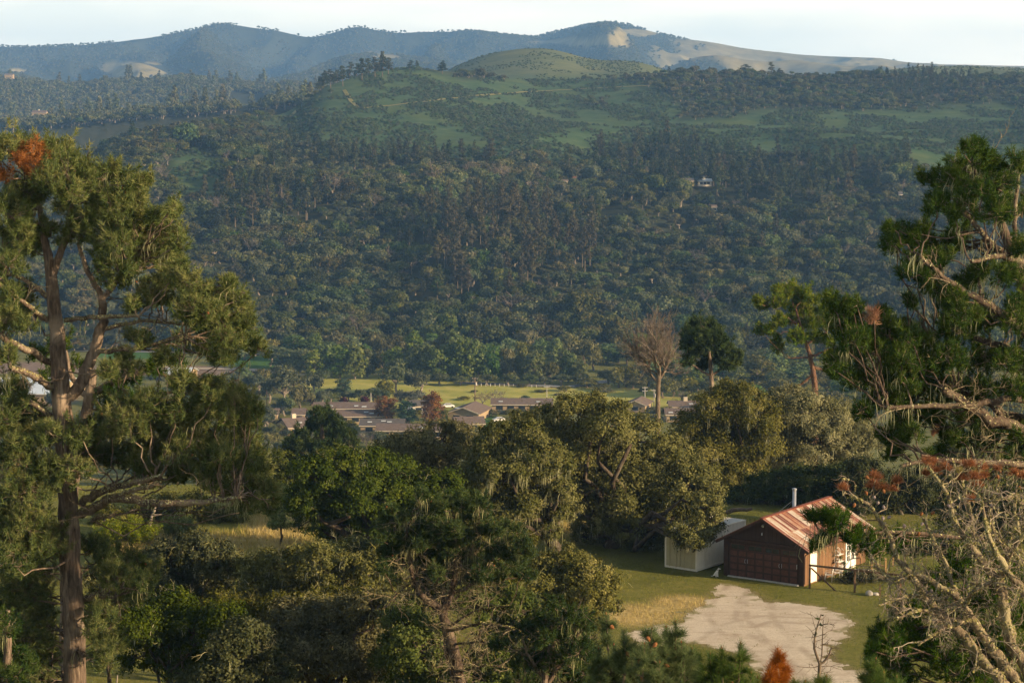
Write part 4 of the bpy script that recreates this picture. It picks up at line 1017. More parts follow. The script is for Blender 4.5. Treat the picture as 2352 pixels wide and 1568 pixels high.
# ------------------------------------------------------------------ the dead pine at the lower right
def dead_pine():
    d = 40; rng = np.random.default_rng(9); k = pxm(d)
    L = [[(2360, 1640, 17), (2301, 1565, 15), (2251, 1509, 13), (2208, 1452, 12), (2161, 1412, 10), (2121, 1365, 9), (2098, 1325, 8), (2058, 1279, 7), (2045, 1232, 6), (2025, 1202, 5), (1998, 1159, 4), (1945, 1132, 2.5)],
         [(2380, 1620, 16), (2331, 1559, 14), (2268, 1475, 13), (2235, 1422, 11), (2195, 1365, 9), (2141, 1335, 7), (2108, 1319, 5), (2060, 1325, 3)],
         [(2400, 1600, 18), (2351, 1529, 16), (2321, 1475, 14), (2308, 1405, 13), (2298, 1335, 12), (2268, 1305, 10), (2235, 1259, 8), (2198, 1215, 7), (2175, 1132, 5), (2135, 1075, 3)],
         [(2298, 1335, 9, 0), (2318, 1272, 8, -.5), (2345, 1232, 7, -1), (2380, 1190, 5, -1)], [(2400, 1400, 12, -1), (2351, 1355, 10, -1), (2308, 1305, 8, -1.2), (2270, 1230, 5, -1.4), (2255, 1150, 3, -1.4)],
         [(2400, 1210, 7, -.6), (2351, 1162, 6, -.6), (2331, 1139, 5, -.6), (2268, 1152, 3, -.8), (2222, 1120, 2, -.8)], [(2208, 1405, 6, 0), (2230, 1360, 5, -.8), (2285, 1330, 4, -1)],
         [(2195, 1365, 6, 0), (2175, 1300, 5, .5), (2150, 1250, 4, .8), (2120, 1190, 3, 1)], [(2240, 1262, 5, 0), (2230, 1180, 4, .6), (2215, 1120, 3, 1), (2200, 1085, 2, 1)], [(2121, 1365, 5, 0), (2070, 1370, 4, -.6), (2020, 1390, 2, -1)],
         [(2161, 1412, 5, 0), (2110, 1400, 4, -1), (2060, 1420, 2, -1.2)], [(2098, 1325, 4, 0), (2050, 1330, 3, .5), (2010, 1300, 2, .8)], [(2345, 1232, 5, -1), (2330, 1180, 4, -1), (2335, 1110, 2, -1)],
         [(2235, 1422, 5, 0), (2170, 1440, 4, -.6), (2110, 1480, 2, -1)], [(2350, 1290, 6, .5), (2290, 1240, 5, .8), (2270, 1180, 3, 1), (2300, 1090, 2, 1)]]
    bx, by = P(2420, 1640, d)[:2]; bz = gz(bx, by) - .2; org = (bx, by, bz)
    root = thing('dead_pine', 'dead leaning pine with grey lichened limbs, cones and rusty needle tufts', 'dead tree', org)
    main = []
    for l in L:
        p = np.array([P(q[0], q[1], d + (q[3] if len(q) > 3 else 0)) for q in l]); r = np.array([q[2] * k * .92 for q in l])
        n = len(p) * 4; P4 = resample(np.concatenate([p, r[:, None]], 1), n)
        P4[1:-1, :3] += rng.normal(size=(n - 2, 3)) * P4[1:-1, 3:4] * .16
        main.append((P4[:, :3], P4[:, 3] * rng.uniform(.85, 1.2, n)))
    st = np.array([[bx, by, bz], main[2][0][0] * .5 + np.array(org) * .5, main[2][0][0]])
    tb = MB(); tb.tubes([(resample(st, 6), np.linspace(.24, .17, 6))] + [(resample(np.array([[bx, by, bz + 1.5], main[i][0][0]]), 5), np.linspace(.17, main[i][1][0], 5)) for i in (0, 1)], 10)
    tb.build('trunk', M['bark_dead'], root, org, smooth=True)
    lb = MB(); lb.tubes(main, 8); lb.build('limbs', M['bark_dead'], root, org, smooth=True)
    tw = []
    for p, r in main:
        Lm = np.linalg.norm(np.diff(p, axis=0), axis=1).sum(); thin = r < .085
        for _ in range(int(Lm * 8)):
            i = rng.integers(0, len(p) - 1)
            if not thin[i] and rng.random() < .5: continue
            ax = unit(p[i + 1] - p[i]); dr = unit(ax * .5 + rdir(rng, 1)[0] + np.array([-.15, -.1, .1]))
            twigs(tw, p[i], dr, rng.uniform(.25, .8), rng.uniform(.009, .016), 3 if rng.random() < .12 else 2, rng, 3, droop=.12, curl=.75, spread=.75, shrink=.62, k=6)
    wb = MB(); wb.tubes(tw, 4, tint=rng.uniform(0, 1, len(tw))); wb.build('twigs', M['twig_pale'], root, org)
    cb = MB()
    for p, r in main + [t for t in tw if t[1][0] > .0085]:
        Lm = np.linalg.norm(np.diff(p, axis=0), axis=1).sum(); n = int((480 if r[0] > .02 else 60) * Lm)
        if n == 0: continue
        i = rng.integers(0, len(p) - 1, n); f = rng.random((n, 1)); cl = np.sin(i * 1.7 + f[:, 0] * 2) > -.3
        q = p[i] * (1 - f) + p[i + 1] * f; dr = rdir(rng, n); leaf_quads(cb, (q + dr * (r[i] * 1.03)[:, None])[cl], dr[cl], .023, rng, rng.uniform(0, 1, cl.sum()), asp=.8)
    cb.build('branch_lichen', M['lichen_crust'], root, org)
    sb = MB(); pts = np.concatenate([t[0][2:] for t in tw if t[1][0] > .008]); strands(sb, pts[rng.integers(0, len(pts), 110)], rng, .05, .2, .007, per=5, spread=.04); sb.build('hanging_lichen', M['lichen'], root, org)
    for nm, mt, lst in (('dead_needles', 'needle_dead', [(2135, 1065, 22), (2150, 1085, 14), (2172, 1078, 16), (2225, 1068, 18), (2255, 1075, 14), (2262, 1095, 12), (2012, 1098, 18), (2005, 1118, 20), (2025, 1122, 16), (2060, 1108, 16), (2050, 1125, 12), (1936, 1122, 11), (2238, 1098, 16),
                         (2350, 1095, 14), (2330, 1088, 11), (2210, 1100, 14), (2125, 1090, 12), (2232, 1148, 9), (2245, 1115, 12), (2290, 1078, 8)]), ('fading_needles', 'needle_yellow', [(2202, 1084, 9), (2245, 1084, 11)])):
        nb = MB(); C = []; D = []
        for c, r, R in lst:
            c0 = P(c, r, d + rng.uniform(-.8, .8)); n = int(R * 1.3); dr = rdir(rng, n); dr[:, 2] = np.abs(dr[:, 2]) * .8
            C.append(c0 + dr * (R * k * rng.uniform(.2, .75, n))[:, None]); D.append(unit(dr + [0, 0, .5]))
            j = np.argmin([np.linalg.norm(p - c0, axis=1).min() for p, _ in main]); p = main[j][0]; a = p[np.argmin(np.linalg.norm(p - c0, axis=1))]
            twx = MB(); twx.tubes([(curve(a, c0, rng, 6, -.05, .05), np.linspace(.014, .007, 6))], 5); twx.build('twig', M['bark_dead'], root, org)
        tufts(nb, np.concatenate(C), np.concatenate(D), .13, 26, .007, rng, bias=1.1); nb.build(nm, M[mt], root, org)
    for c, r, m in [(2008, 1142, 'cone_grey'), (2016, 1155, 'cone_grey'), (2030, 1165, 'cone_grey'), (2028, 1190, 'cone_grey'), (2042, 1188, 'cone_grey'), (1990, 1132, 'cone'), (1962, 1160, 'cone'), (2030, 1128, 'cone'), (1992, 1096, 'cone'), (2110, 1226, 'cone'), (2118, 1203, 'cone_grey'),
                    (2142, 1178, 'cone'), (2116, 1180, 'cone'), (2190, 1160, 'cone_grey'), (2180, 1162, 'cone_grey'), (2250, 1146, 'cone_grey'), (2278, 1162, 'cone_grey'), (2130, 1360, 'cone_grey'), (2140, 1357, 'cone_grey'), (2292, 1095, 'cone'), (2335, 1088, 'cone'), (2342, 1120, 'cone'), (2235, 1131, 'cone'), (2077, 1208, 'cone_grey')]:
        cone(P(c, r, d - .3 + rng.uniform(-.3, .3)), rng, root, org, .055, m)
dead_pine()

# ------------------------------------------------------------------ pines of the lower middle
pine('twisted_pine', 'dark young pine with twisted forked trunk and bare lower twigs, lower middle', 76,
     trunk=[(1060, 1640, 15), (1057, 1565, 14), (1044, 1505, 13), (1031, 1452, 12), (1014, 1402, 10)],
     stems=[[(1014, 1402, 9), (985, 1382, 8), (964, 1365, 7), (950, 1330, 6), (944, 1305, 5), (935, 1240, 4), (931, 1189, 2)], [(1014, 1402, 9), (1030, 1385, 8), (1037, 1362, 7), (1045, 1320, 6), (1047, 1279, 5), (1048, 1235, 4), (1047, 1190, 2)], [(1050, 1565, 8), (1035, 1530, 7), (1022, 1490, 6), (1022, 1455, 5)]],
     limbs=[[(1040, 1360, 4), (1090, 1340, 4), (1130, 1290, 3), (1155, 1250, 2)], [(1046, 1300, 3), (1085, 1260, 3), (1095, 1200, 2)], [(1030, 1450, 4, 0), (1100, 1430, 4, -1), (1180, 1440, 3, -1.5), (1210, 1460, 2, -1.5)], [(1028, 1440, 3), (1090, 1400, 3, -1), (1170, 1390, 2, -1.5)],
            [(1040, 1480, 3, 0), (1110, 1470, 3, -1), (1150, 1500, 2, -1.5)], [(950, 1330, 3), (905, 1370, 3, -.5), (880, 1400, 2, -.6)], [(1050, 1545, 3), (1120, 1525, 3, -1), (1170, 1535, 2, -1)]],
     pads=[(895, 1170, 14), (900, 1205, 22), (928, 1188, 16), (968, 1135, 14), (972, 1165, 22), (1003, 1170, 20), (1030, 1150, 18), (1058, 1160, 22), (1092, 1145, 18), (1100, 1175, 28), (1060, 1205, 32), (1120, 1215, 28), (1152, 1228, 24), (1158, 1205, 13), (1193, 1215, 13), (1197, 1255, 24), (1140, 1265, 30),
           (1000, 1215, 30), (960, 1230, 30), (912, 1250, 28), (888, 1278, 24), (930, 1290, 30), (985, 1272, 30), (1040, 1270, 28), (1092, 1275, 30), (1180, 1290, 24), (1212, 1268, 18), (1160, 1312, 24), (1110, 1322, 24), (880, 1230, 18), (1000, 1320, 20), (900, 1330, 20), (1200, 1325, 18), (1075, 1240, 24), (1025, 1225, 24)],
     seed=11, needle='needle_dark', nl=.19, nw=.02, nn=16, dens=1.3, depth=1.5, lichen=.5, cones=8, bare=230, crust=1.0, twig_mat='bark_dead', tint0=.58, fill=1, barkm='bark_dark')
pine('young_pine', 'dense dark young pine between the twisted pine and the gravel', 70, trunk=[(1236, 1640, 10), (1250, 1560, 9), (1262, 1490, 7), (1285, 1440, 5), (1300, 1400, 3)], stems=[[(1240, 1600, 6), (1290, 1520, 5), (1325, 1460, 3)]], limbs=[[(1250, 1560, 4), (1210, 1500, 3), (1200, 1460, 2)]],
     pads=[(1240, 1425, 28), (1280, 1402, 24), (1330, 1438, 26), (1300, 1460, 34), (1250, 1480, 34), (1330, 1500, 36), (1290, 1530, 38), (1240, 1545, 34), (1200, 1450, 26), (1200, 1520, 30), (1345, 1550, 40), (1190, 1570, 34), (1150, 1480, 22), (1270, 1440, 26), (1310, 1415, 18), (1345, 1405, 14)],
     seed=12, needle='needle_dark', nl=.18, nw=.019, nn=16, dens=1.1, depth=1.2, lichen=.3, cones=3, bare=30, crust=.4, fill=1)
def young(name, label, tops, seed, d, dead=False, ncones=3, col0=None, needle='needle_young'):
    """young pine of upright shoots: (col, row of tip, row of base, radius px)"""
    rng = np.random.default_rng(seed); k = pxm(d)
    bc = col0 or np.mean([t[0] for t in tops]); b0 = P(bc, 1700, d); bx, by = b0[0], b0[1]; bz = gz(bx, by) - .2; org = (bx, by, bz)
    root = thing(name, label, 'pine tree', org)
    fork = b0 + np.array([0, 0, -.3]); tb = MB(); polys = [(resample(np.array([[bx, by, bz], fork]), 6), np.linspace(.09, .05, 6))]
    nb = MB(); C = []; D = []; bb = MB(); buds = []
    for c, r0, r1, R in tops:
        dz = rng.uniform(-.5, .5); a = P(c, r0, d + dz); b = P(c + rng.uniform(-6, 6), r1, d + dz); polys.append((curve(fork, b, rng, 6, .05, .04), np.linspace(.03, .016, 6)))
        polys.append((curve(b, a, rng, 6, 0, .02), np.linspace(.016, .006, 6)))
        ax = unit(a - b); L = np.linalg.norm(a - b); n = max(4, int(L / .05))
        for i in range(n):
            f = (i + .5) / n; C.append(b + (a - b) * f); D.append(ax * 1.0 + rng.normal(size=3) * .1)
        buds.append((np.array([a, a + ax * .035]), np.array([.012, .004])))
        for j in range(int(R / 2.2) + 3):       # side shoots around the leader
            f = rng.uniform(-.35, .6); an = rng.uniform(0, 6.28); q = b + (a - b) * f; L2 = R * k * rng.uniform(.7, 1.5)
            sd_ = unit(np.array([math.cos(an), math.sin(an), rng.uniform(.25, .9)])); e = q + sd_ * L2
            polys.append((curve(q, e, rng, 4, -.05, .03), np.linspace(.01, .005, 4)))
            for g_ in np.linspace(.45, 1, 4): C.append(q + (e - q) * g_); D.append(unit(sd_ + [0, 0, .35]))
            if rng.random() < .5: buds.append((np.array([e, e + sd_ * .03]), np.array([.009, .003])))
    tufts(nb, np.array(C), unit(np.array(D)), .145, 46, .0055, rng, bias=1.0 if not dead else .5, tvar=.12)
    nb.build('dead_needles' if dead else 'needles', M['needle_dead' if dead else needle], root, org)
    tb.tubes(polys, 6); tb.build('trunk', M['bark_grey'], root, org, smooth=True)
    bb.tubes(buds, 5, cap=True); bb.build('buds', M['cone'], root, org)
    for i in range(ncones): cone(np.array(C)[rng.integers(0, len(C))] + np.array([0, -.08, 0]), rng, root, org, .05)
    return root
young('bright_pine', 'bright green young pine top at the bottom centre, left of the gravel', [(1392, 1410, 1470, 15), (1375, 1490, 1560, 24), (1410, 1480, 1560, 24), (1432, 1450, 1530, 22), (1450, 1500, 1580, 26), (1390, 1540, 1620, 30), (1440, 1545, 1620, 30)], 21, 29, ncones=4)
young('bright_pine', 'bushy bright green pine with brown cones in front of the gravel', [(1497, 1445, 1500, 18), (1480, 1480, 1550, 24), (1507, 1465, 1530, 24), (1530, 1440, 1500, 20), (1552, 1428, 1490, 18), (1540, 1490, 1560, 26), (1515, 1520, 1600, 28), (1565, 1475, 1540, 20), (1475, 1540, 1620, 28), (1560, 1530, 1610, 28)], 22, 28, ncones=9)
young('bright_pine', 'young green pine tips below the middle of the gravel', [(1590, 1490, 1550, 18), (1631, 1502, 1570, 20), (1658, 1489, 1560, 18), (1701, 1478, 1560, 20), (1690, 1530, 1600, 24), (1610, 1540, 1610, 26), (1650, 1545, 1620, 26), (1725, 1545, 1620, 20), (1740, 1555, 1620, 20)], 23, 30, ncones=7)
young('rusty_pine', 'small rust orange dead pine top at the bottom edge of the gravel', [(1786, 1492, 1530, 10), (1782, 1512, 1560, 16), (1798, 1518, 1570, 16), (1770, 1525, 1580, 14)], 24, 28, dead=True, ncones=0)
young('bright_pine', 'bright pine tip with one brown cone at bottom right of the gravel', [(2012, 1513, 1560, 16), (2000, 1545, 1600, 20), (2030, 1545, 1610, 20), (2060, 1555, 1620, 18)], 25, 30, ncones=2)
young('bright_pine', 'lowest small pine tip at the bottom edge beside the dark sapling', [(1898, 1553, 1600, 14), (1850, 1565, 1610, 16), (1825, 1562, 1610, 16)], 26, 28, ncones=0)

def sapling():
    d = 36; rng = np.random.default_rng(31); k = pxm(d); b0 = P(1878, 1720, d); bx, by = b0[0], b0[1]; bz = gz(bx, by) - .1; org = (bx, by, bz)
    root = thing('bare_sapling', 'thin dark bare sapling with curved side stems before the gravel', 'sapling', org)
    L = [[(1879, 1720, 5), (1880, 1565, 4.5), (1883, 1525, 4)], [(1883, 1525, 3.2), (1874, 1500, 3), (1870, 1489, 2.8), (1871, 1462, 2.4), (1878, 1435, 1.8), (1886, 1409, 1)], [(1883, 1525, 3), (1893, 1518, 3), (1903, 1505, 2.6), (1910, 1485, 1.4)], [(1884, 1525, 2), (1888, 1500, 1.6), (1889, 1460, 1.3), (1891, 1422, .8)]]
    pl = []
    for l in L:
        p = np.array([P(q[0], q[1], d) for q in l]); r = np.array([q[2] * k for q in l]); P4 = resample(np.concatenate([p, r[:, None]], 1), 10); pl.append((P4[:, :3], P4[:, 3]))
    pl[0][0][0] = (bx, by, bz)
    tb = MB(); tb.tubes(pl, 7); tb.build('trunk', M['bark_grey'], root, org, smooth=True)
    tw = []
    for p, r in pl:
        for _ in range(9):
            i = rng.integers(2, len(p) - 1); twigs(tw, p[i], unit(rdir(rng, 1)[0] * [1, .6, .3] + [0, 0, .25]), rng.uniform(.12, .34), .006, 1, rng, 2, curl=.4)
    for c, r, dx, dz in ((1883, 1528, -.4, -.02), (1883, 1530, .42, -.1)): twigs(tw, P(c, r, d), np.array([np.sign(dx), 0, dz]), .42, .008, 1, rng, 3, curl=.3)
    wb = MB(); wb.tubes(tw, 4, tint=.3); wb.build('twigs', M['bark_grey'], root, org)
    lf = MB(); C = np.array([P(c, r, d - .02) for c, r in ((1870, 1452), (1876, 1455), (1887, 1435), (1884, 1432), (1889, 1412), (1869, 1456), (1878, 1420))]); leaf_quads(lf, C, rdir(rng, len(C)), .045, rng, .4); lf.build('leaves', M['oak_dark'], root, org)
sapling()

# ------------------------------------------------------------------ oaks and bushes of the bench
oak('mossy_oak', 'broad mossy oak hanging over the container, largest of the middle oaks', 149,
    [(1250, 975, 46), (1330, 965, 50), (1400, 975, 50), (1465, 1010, 50), (1525, 1055, 50), (1585, 1105, 46), (1622, 1145, 36), (1608, 1190, 36), (1550, 1150, 50), (1480, 1105, 54), (1400, 1065, 54), (1330, 1045, 54), (1280, 1040, 46), (1420, 1145, 54), (1500, 1185, 44), (1350, 1125, 46), (1555, 1215, 30),
     (1445, 1215, 34), (1606, 1222, 26, -7.5), (1578, 1242, 20, -8.6), (1600, 1248, 16, -8.8), (1560, 1222, 22, -8), (1632, 1195, 26, -5.5), (1620, 1165, 30, -6), (1628, 1230, 14, -7.5), (1345, 1190, 30), (1380, 1210, 22), (1500, 1232, 24), (1300, 1090, 40), (1340, 1230, 24), (1300, 1160, 34), (1395, 1240, 24), (1470, 1240, 26), (1530, 1245, 20), (1360, 925, 26), (1300, 935, 24), (1425, 940, 22), (1200, 975, 30)],
    (1400, 1272), 41, 'oak', 1.24, moss=1.1, mosslen=(.3, 1.3), depth=1.2, trunk_r=.5, twig=.3, tint0=.52)
oak('mossy_oak', 'leaning oak draped with long pale lichen, in front of the broad oak', 141,
    [(1180, 1010, 44), (1232, 1045, 44), (1130, 1045, 44), (1205, 1105, 42), (1155, 1100, 46), (1255, 1105, 30), (1105, 1095, 44), (1250, 1165, 32), (1195, 1165, 36), (1290, 1178, 24), (1265, 1218, 20), (1140, 1000, 30), (1215, 990, 26), (1130, 1140, 34), (1270, 1060, 34), (1290, 1130, 26), (1230, 1215, 24), (1150, 1190, 30)],
    (1297, 1262), 42, 'oak_grey', 1.3, moss=3.0, mosslen=(.5, 2.0), depth=.9, trunk_r=.42, twig=.9, tint0=.42)
oak('round_oak', 'grey green oak crowns behind the dark oak, left of the leaning oak', 158,
    [(905, 1040, 36), (955, 1022, 38), (1015, 1010, 38), (1065, 1010, 36), (990, 1070, 40), (930, 1085, 40), (1045, 1075, 40), (890, 1075, 30), (1090, 1040, 30)], (985, 1180), 43, 'oak', 1.3, moss=.8, depth=.9, tint0=.5)
oak('dark_oak', 'dense dark oak left of the middle oaks, beside golden grass', 134,
    [(720, 1095, 44), (780, 1078, 44), (850, 1075, 44), (910, 1090, 44), (695, 1150, 36), (755, 1140, 48), (830, 1140, 54), (900, 1150, 50), (962, 1135, 40), (715, 1190, 34), (790, 1200, 44), (860, 1205, 44), (930, 1205, 40), (760, 1238, 26), (1010, 1120, 40), (1000, 1180, 36)],
    (830, 1290), 44, 'oak_dark', 1.25, moss=.15, depth=1.1, trunk_r=.45, tint0=.45)
oak('golden_oak', 'sunlit golden green oak behind the broad oak, below the round pine', 174,
    [(1648, 932, 40), (1705, 925, 40), (1600, 985, 42), (1660, 1000, 50), (1620, 1055, 44), (1700, 1060, 48), (1570, 1020, 36), (1740, 965, 44), (1690, 1110, 40), (1745, 1030, 44), (1650, 1090, 40), (1670, 898, 24)], (1690, 1190), 45, 'oak_gold', 1.25, moss=2.0, mosslen=(.5, 1.8), depth=1.2, tint0=.52, twig=.6)
oak('golden_oak', 'sunlit golden green oak behind the garage, beside the dark right pine', 178,
    [(1790, 925, 36), (1845, 945, 44), (1900, 965, 44), (1950, 980, 36), (1800, 985, 48), (1870, 1005, 50), (1935, 1030, 44), (1990, 1010, 34), (1810, 1050, 46), (1760, 1085, 44), (1880, 1070, 44), (1960, 1080, 40), (1820, 905, 22)], (1850, 1190), 46, 'oak_gold', 1.25, moss=1.8, mosslen=(.5, 1.6), depth=1.2, tint0=.58, twig=.6)
oak('dark_oak', 'dark oak in shade directly behind the garage stove pipe', 166,
    [(1700, 1150, 40), (1750, 1125, 42), (1800, 1115, 44), (1860, 1112, 46), (1780, 1160, 38), (1850, 1160, 40), (1920, 1110, 44), (1670, 1180, 30), (1730, 1190, 30), (1905, 1160, 36)], (1790, 1245), 47, 'oak_dark', moss=.5, depth=1, tint0=.42)
oak('dark_oak', 'dark oak behind the garage roof and the dead pine', 162,
    [(1980, 1095, 46), (2040, 1120, 48), (1960, 1150, 44), (2030, 1185, 44), (2100, 1110, 50), (2100, 1190, 50), (1990, 1200, 36), (2060, 1230, 40), (2160, 1140, 50), (2120, 1250, 44)], (2050, 1300), 48, 'oak_dark', moss=.4, depth=1, tint0=.4)
oak('dark_oak', 'shaded oak at the right edge behind the dead pine', 150,
    [(2220, 1100, 56), (2290, 1110, 56), (2340, 1150, 60), (2220, 1190, 56), (2300, 1210, 60), (2180, 1250, 46), (2260, 1290, 50), (2340, 1280, 56), (2180, 1060, 46), (2260, 1050, 46), (2340, 1060, 46), (2200, 1330, 40), (2300, 1350, 50)], (2260, 1390), 49, 'oak_grey', moss=1.2, depth=1.2, tint0=.3)
oak('oak_bush', 'rounded olive oak bush on the grass left of the gravel', 113,
    [(1255, 1300, 34), (1308, 1288, 38), (1358, 1308, 34), (1398, 1338, 28), (1240, 1350, 34), (1300, 1350, 44), (1358, 1368, 42), (1398, 1388, 28), (1280, 1405, 38), (1348, 1425, 34), (1215, 1310, 24), (1330, 1320, 34)], (1320, 1440), 50, 'oak_gold', moss=.15, size=.075, depth=1.0, trunk_r=.15, tint0=.38)
oak('oak_bush', 'lichen grey oak bush below the golden grass, upper left of the thicket', 114,
    [(340, 1300, 38), (390, 1275, 34), (450, 1272, 42), (500, 1290, 38), (420, 1322, 46), (360, 1355, 42), (480, 1350, 46), (540, 1312, 36), (310, 1330, 26)], (430, 1440), 51, 'oak_grey', 1.38, moss=.5, size=.075, depth=1, trunk_r=.15, tint0=.35, twig=1.4)
oak('oak_bush', 'grey twiggy oak bush right of the grey bush, below the dark oak', 110,
    [(580, 1330, 42), (640, 1300, 38), (690, 1290, 28), (740, 1298, 42), (640, 1370, 46), (720, 1358, 46), (800, 1325, 42), (850, 1310, 34), (560, 1395, 40), (860, 1360, 38), (900, 1330, 30)], (700, 1470), 52, 'oak', 1.38, moss=.7, size=.075, depth=1, trunk_r=.15, tint0=.3, twig=1.6)
oak('oak_bush', 'dark green oak thicket at the lower left of the thicket', 99,
    [(300, 1445, 46), (375, 1430, 50), (445, 1450, 48), (330, 1500, 42), (520, 1430, 42), (420, 1520, 46), (480, 1540, 42), (400, 1395, 38), (270, 1420, 28)], (400, 1600), 53, 'oak_dark', 1.38, moss=.2, size=.07, depth=1, trunk_r=.15, tint0=.4, twig=.7)
oak('oak_bush', 'pale yellow green bush at the bottom of the thicket', 92,
    [(555, 1462, 36), (590, 1490, 40), (520, 1490, 34), (560, 1530, 42), (500, 1550, 40), (620, 1545, 40), (455, 1570, 34), (560, 1575, 40)], (560, 1640), 54, 'bush', 1.38, moss=.5, size=.07, depth=.7, trunk_r=.12, tint0=.5, twig=.9)
oak('oak_bush', 'deep green bush at the bottom beside the twisted pine', 95,
    [(680, 1435, 50), (745, 1425, 50), (680, 1515, 50), (760, 1500, 50), (825, 1415, 46), (840, 1480, 50), (800, 1555, 50), (700, 1570, 46), (865, 1400, 36), (640, 1470, 34), (880, 1545, 46)], (760, 1640), 55, 'oak', 1.38, moss=.25, size=.07, depth=1, trunk_r=.15, tint0=.35, twig=.8)
oak('oak_bush', 'leafy bush behind the foot of the twisted pine', 90,
    [(930, 1430, 38), (960, 1490, 46), (900, 1500, 38), (950, 1550, 46), (1010, 1540, 40), (1090, 1570, 44), (1130, 1500, 30), (1150, 1560, 40), (1000, 1470, 34), (1190, 1400, 34), (1100, 1400, 34), (1160, 1370, 30)], (990, 1640), 56, 'bush', 1.38, moss=.1, size=.07, depth=.9, trunk_r=.12, tint0=.3, twig=.6)
oak('green_bush', 'leafy green bushes behind the tall pine tips, left of the dark oak', 178,
    [(610, 1075, 30), (650, 1065, 34), (690, 1085, 34), (640, 1100, 34), (590, 1100, 30), (730, 1060, 30), (770, 1050, 30), (670, 1120, 28)], (650, 1140), 57, 'bush', size=.1, moss=0, depth=.8, trunk_r=.12, tint0=.35)
oak('green_bush', 'bright yellow green bush beside the tall pine and the dark oak', 150,
    [(650, 1130, 22), (632, 1155, 22), (668, 1150, 20), (640, 1180, 18), (648, 1200, 20), (632, 1196, 16)], (645, 1215), 58, 'broom', size=.08, moss=0, depth=.4, trunk_r=.08, tint0=.4)
oak('green_bush', 'dark shrub behind the broom, in front of the golden grass', 160,
    [(330, 1175, 30), (380, 1160, 34), (440, 1165, 36), (300, 1195, 30), (480, 1190, 34), (530, 1200, 34), (250, 1190, 34), (420, 1195, 30), (560, 1230, 30)], (400, 1225), 59, 'oak', size=.08, moss=.3, depth=.8, trunk_r=.1, tint0=.4)
oak('low_shrub', 'low brown shrub behind the wooden fence rail', 138.5,
    [(1950, 1330, 16), (1972, 1325, 17), (1996, 1325, 17), (2020, 1328, 16), (1965, 1340, 14), (2008, 1340, 14), (2038, 1335, 14)], (1990, 1350), 60, 'oak_grey', size=.06, moss=0, depth=.25, trunk_r=.05, tint0=.1, twig=1.2)
oak('low_shrub', 'dark shrubs under the broad oak limbs beside the container', 152,
    [(1420, 1258, 18), (1450, 1265, 18), (1480, 1262, 16), (1385, 1262, 16), (1350, 1262, 18), (1320, 1258, 16)], (1420, 1282), 61, 'oak_dark', size=.07, moss=0, depth=.4, trunk_r=.05, tint0=.4)

for i, (lb, d, bl, lf, tv) in enumerate([('grey green thicket bush filling the gap below the leaning lichen oak', 120, [(1000, 1250, 40), (1060, 1270, 40), (1110, 1230, 40), (960, 1290, 40), (1020, 1310, 44), (1090, 1320, 44), (900, 1270, 34), (1160, 1270, 36), (1150, 1330, 36), (1200, 1240, 24)], 'oak', .3),
        ('dark bush behind the small grey bushes at the foot of the dark oak', 122, [(860, 1290, 40), (910, 1310, 44), (950, 1350, 44), (880, 1350, 40), (820, 1270, 34), (770, 1275, 30), (1000, 1370, 40)], 'oak_dark', .4),
        ('bush between the tall trunk and the grey bush in the shade', 104, [(240, 1330, 34), (270, 1370, 38), (230, 1390, 34), (300, 1390, 34)], 'oak_grey', .2),
        ('dark bush at the middle of the thicket under the grey twiggy one', 104, [(600, 1420, 44), (660, 1400, 44), (560, 1420, 40), (500, 1400, 40), (720, 1400, 40), (780, 1390, 40), (830, 1380, 36)], 'oak', .2),
        ('dark leafy bush beyond the bottom pines, left of the gravel', 98, [(1200, 1400, 40), (1250, 1440, 44), (1320, 1470, 44), (1200, 1480, 44), (1280, 1530, 44), (1350, 1520, 36), (1150, 1440, 36), (1120, 1500, 40), (1340, 1570, 40), (1200, 1560, 44)], 'oak_dark', .35)]):
    oak('oak_bush', lb, d, bl, (bl[0][0], bl[0][1] + 120), 160 + i, lf, 1.25, size=.075, moss=.25, depth=.9, trunk_r=.12, tint0=tv, twig=.8)
def broom(label, d, items, seed):
    rng = np.random.default_rng(seed); b0 = P(items[0][0], items[0][1], d); bz = gz(b0[0], b0[1]); org = (b0[0], b0[1], bz)
    root = thing('broom_bush', label, 'bush', org); tw = []; C = []
    for c, r, h, w in items:
        p = P(c, r, d); 
        for i in range(int(w * 2.2)):
            q = p + np.array([rng.normal() * w * .33 * pxm(d), rng.normal() * .5, 0]); q[2] = gz(q[0], q[1])
            n0 = len(tw); twigs(tw, q, unit(np.array([rng.normal() * .35, rng.normal() * .35, 1])), h * pxm(d) * rng.uniform(.6, 1.05), .012, 1, rng, 5, curl=.25, up=.5, spread=.4, shrink=.4)
            for t in tw[n0:]: C.append(t[0][1:])
    C = np.concatenate(C); mb = MB(); leaf_quads(mb, np.repeat(C, 5, 0) + rng.normal(size=(len(C) * 5, 3)) * .07, np.tile([[0, -.3, 1.]], (len(C) * 5, 1)), .06, rng, rng.uniform(0, 1, len(C) * 5)); mb.build('shoots', M['broom'], root, org)
    tb = MB(); tb.tubes(tw, 3, tint=.4); tb.build('stems', M['bark_grey'], root, org)
broom('yellow green broom bush on golden grass behind the tall pine', 150, [(300, 1245, 60, 26), (270, 1250, 50, 20), (335, 1235, 50, 20), (245, 1255, 44, 16)], 62)
broom('upright yellow green broom under the long low pine limb', 153, [(412, 1215, 44, 24), (435, 1212, 40, 16), (390, 1216, 36, 14)], 63)

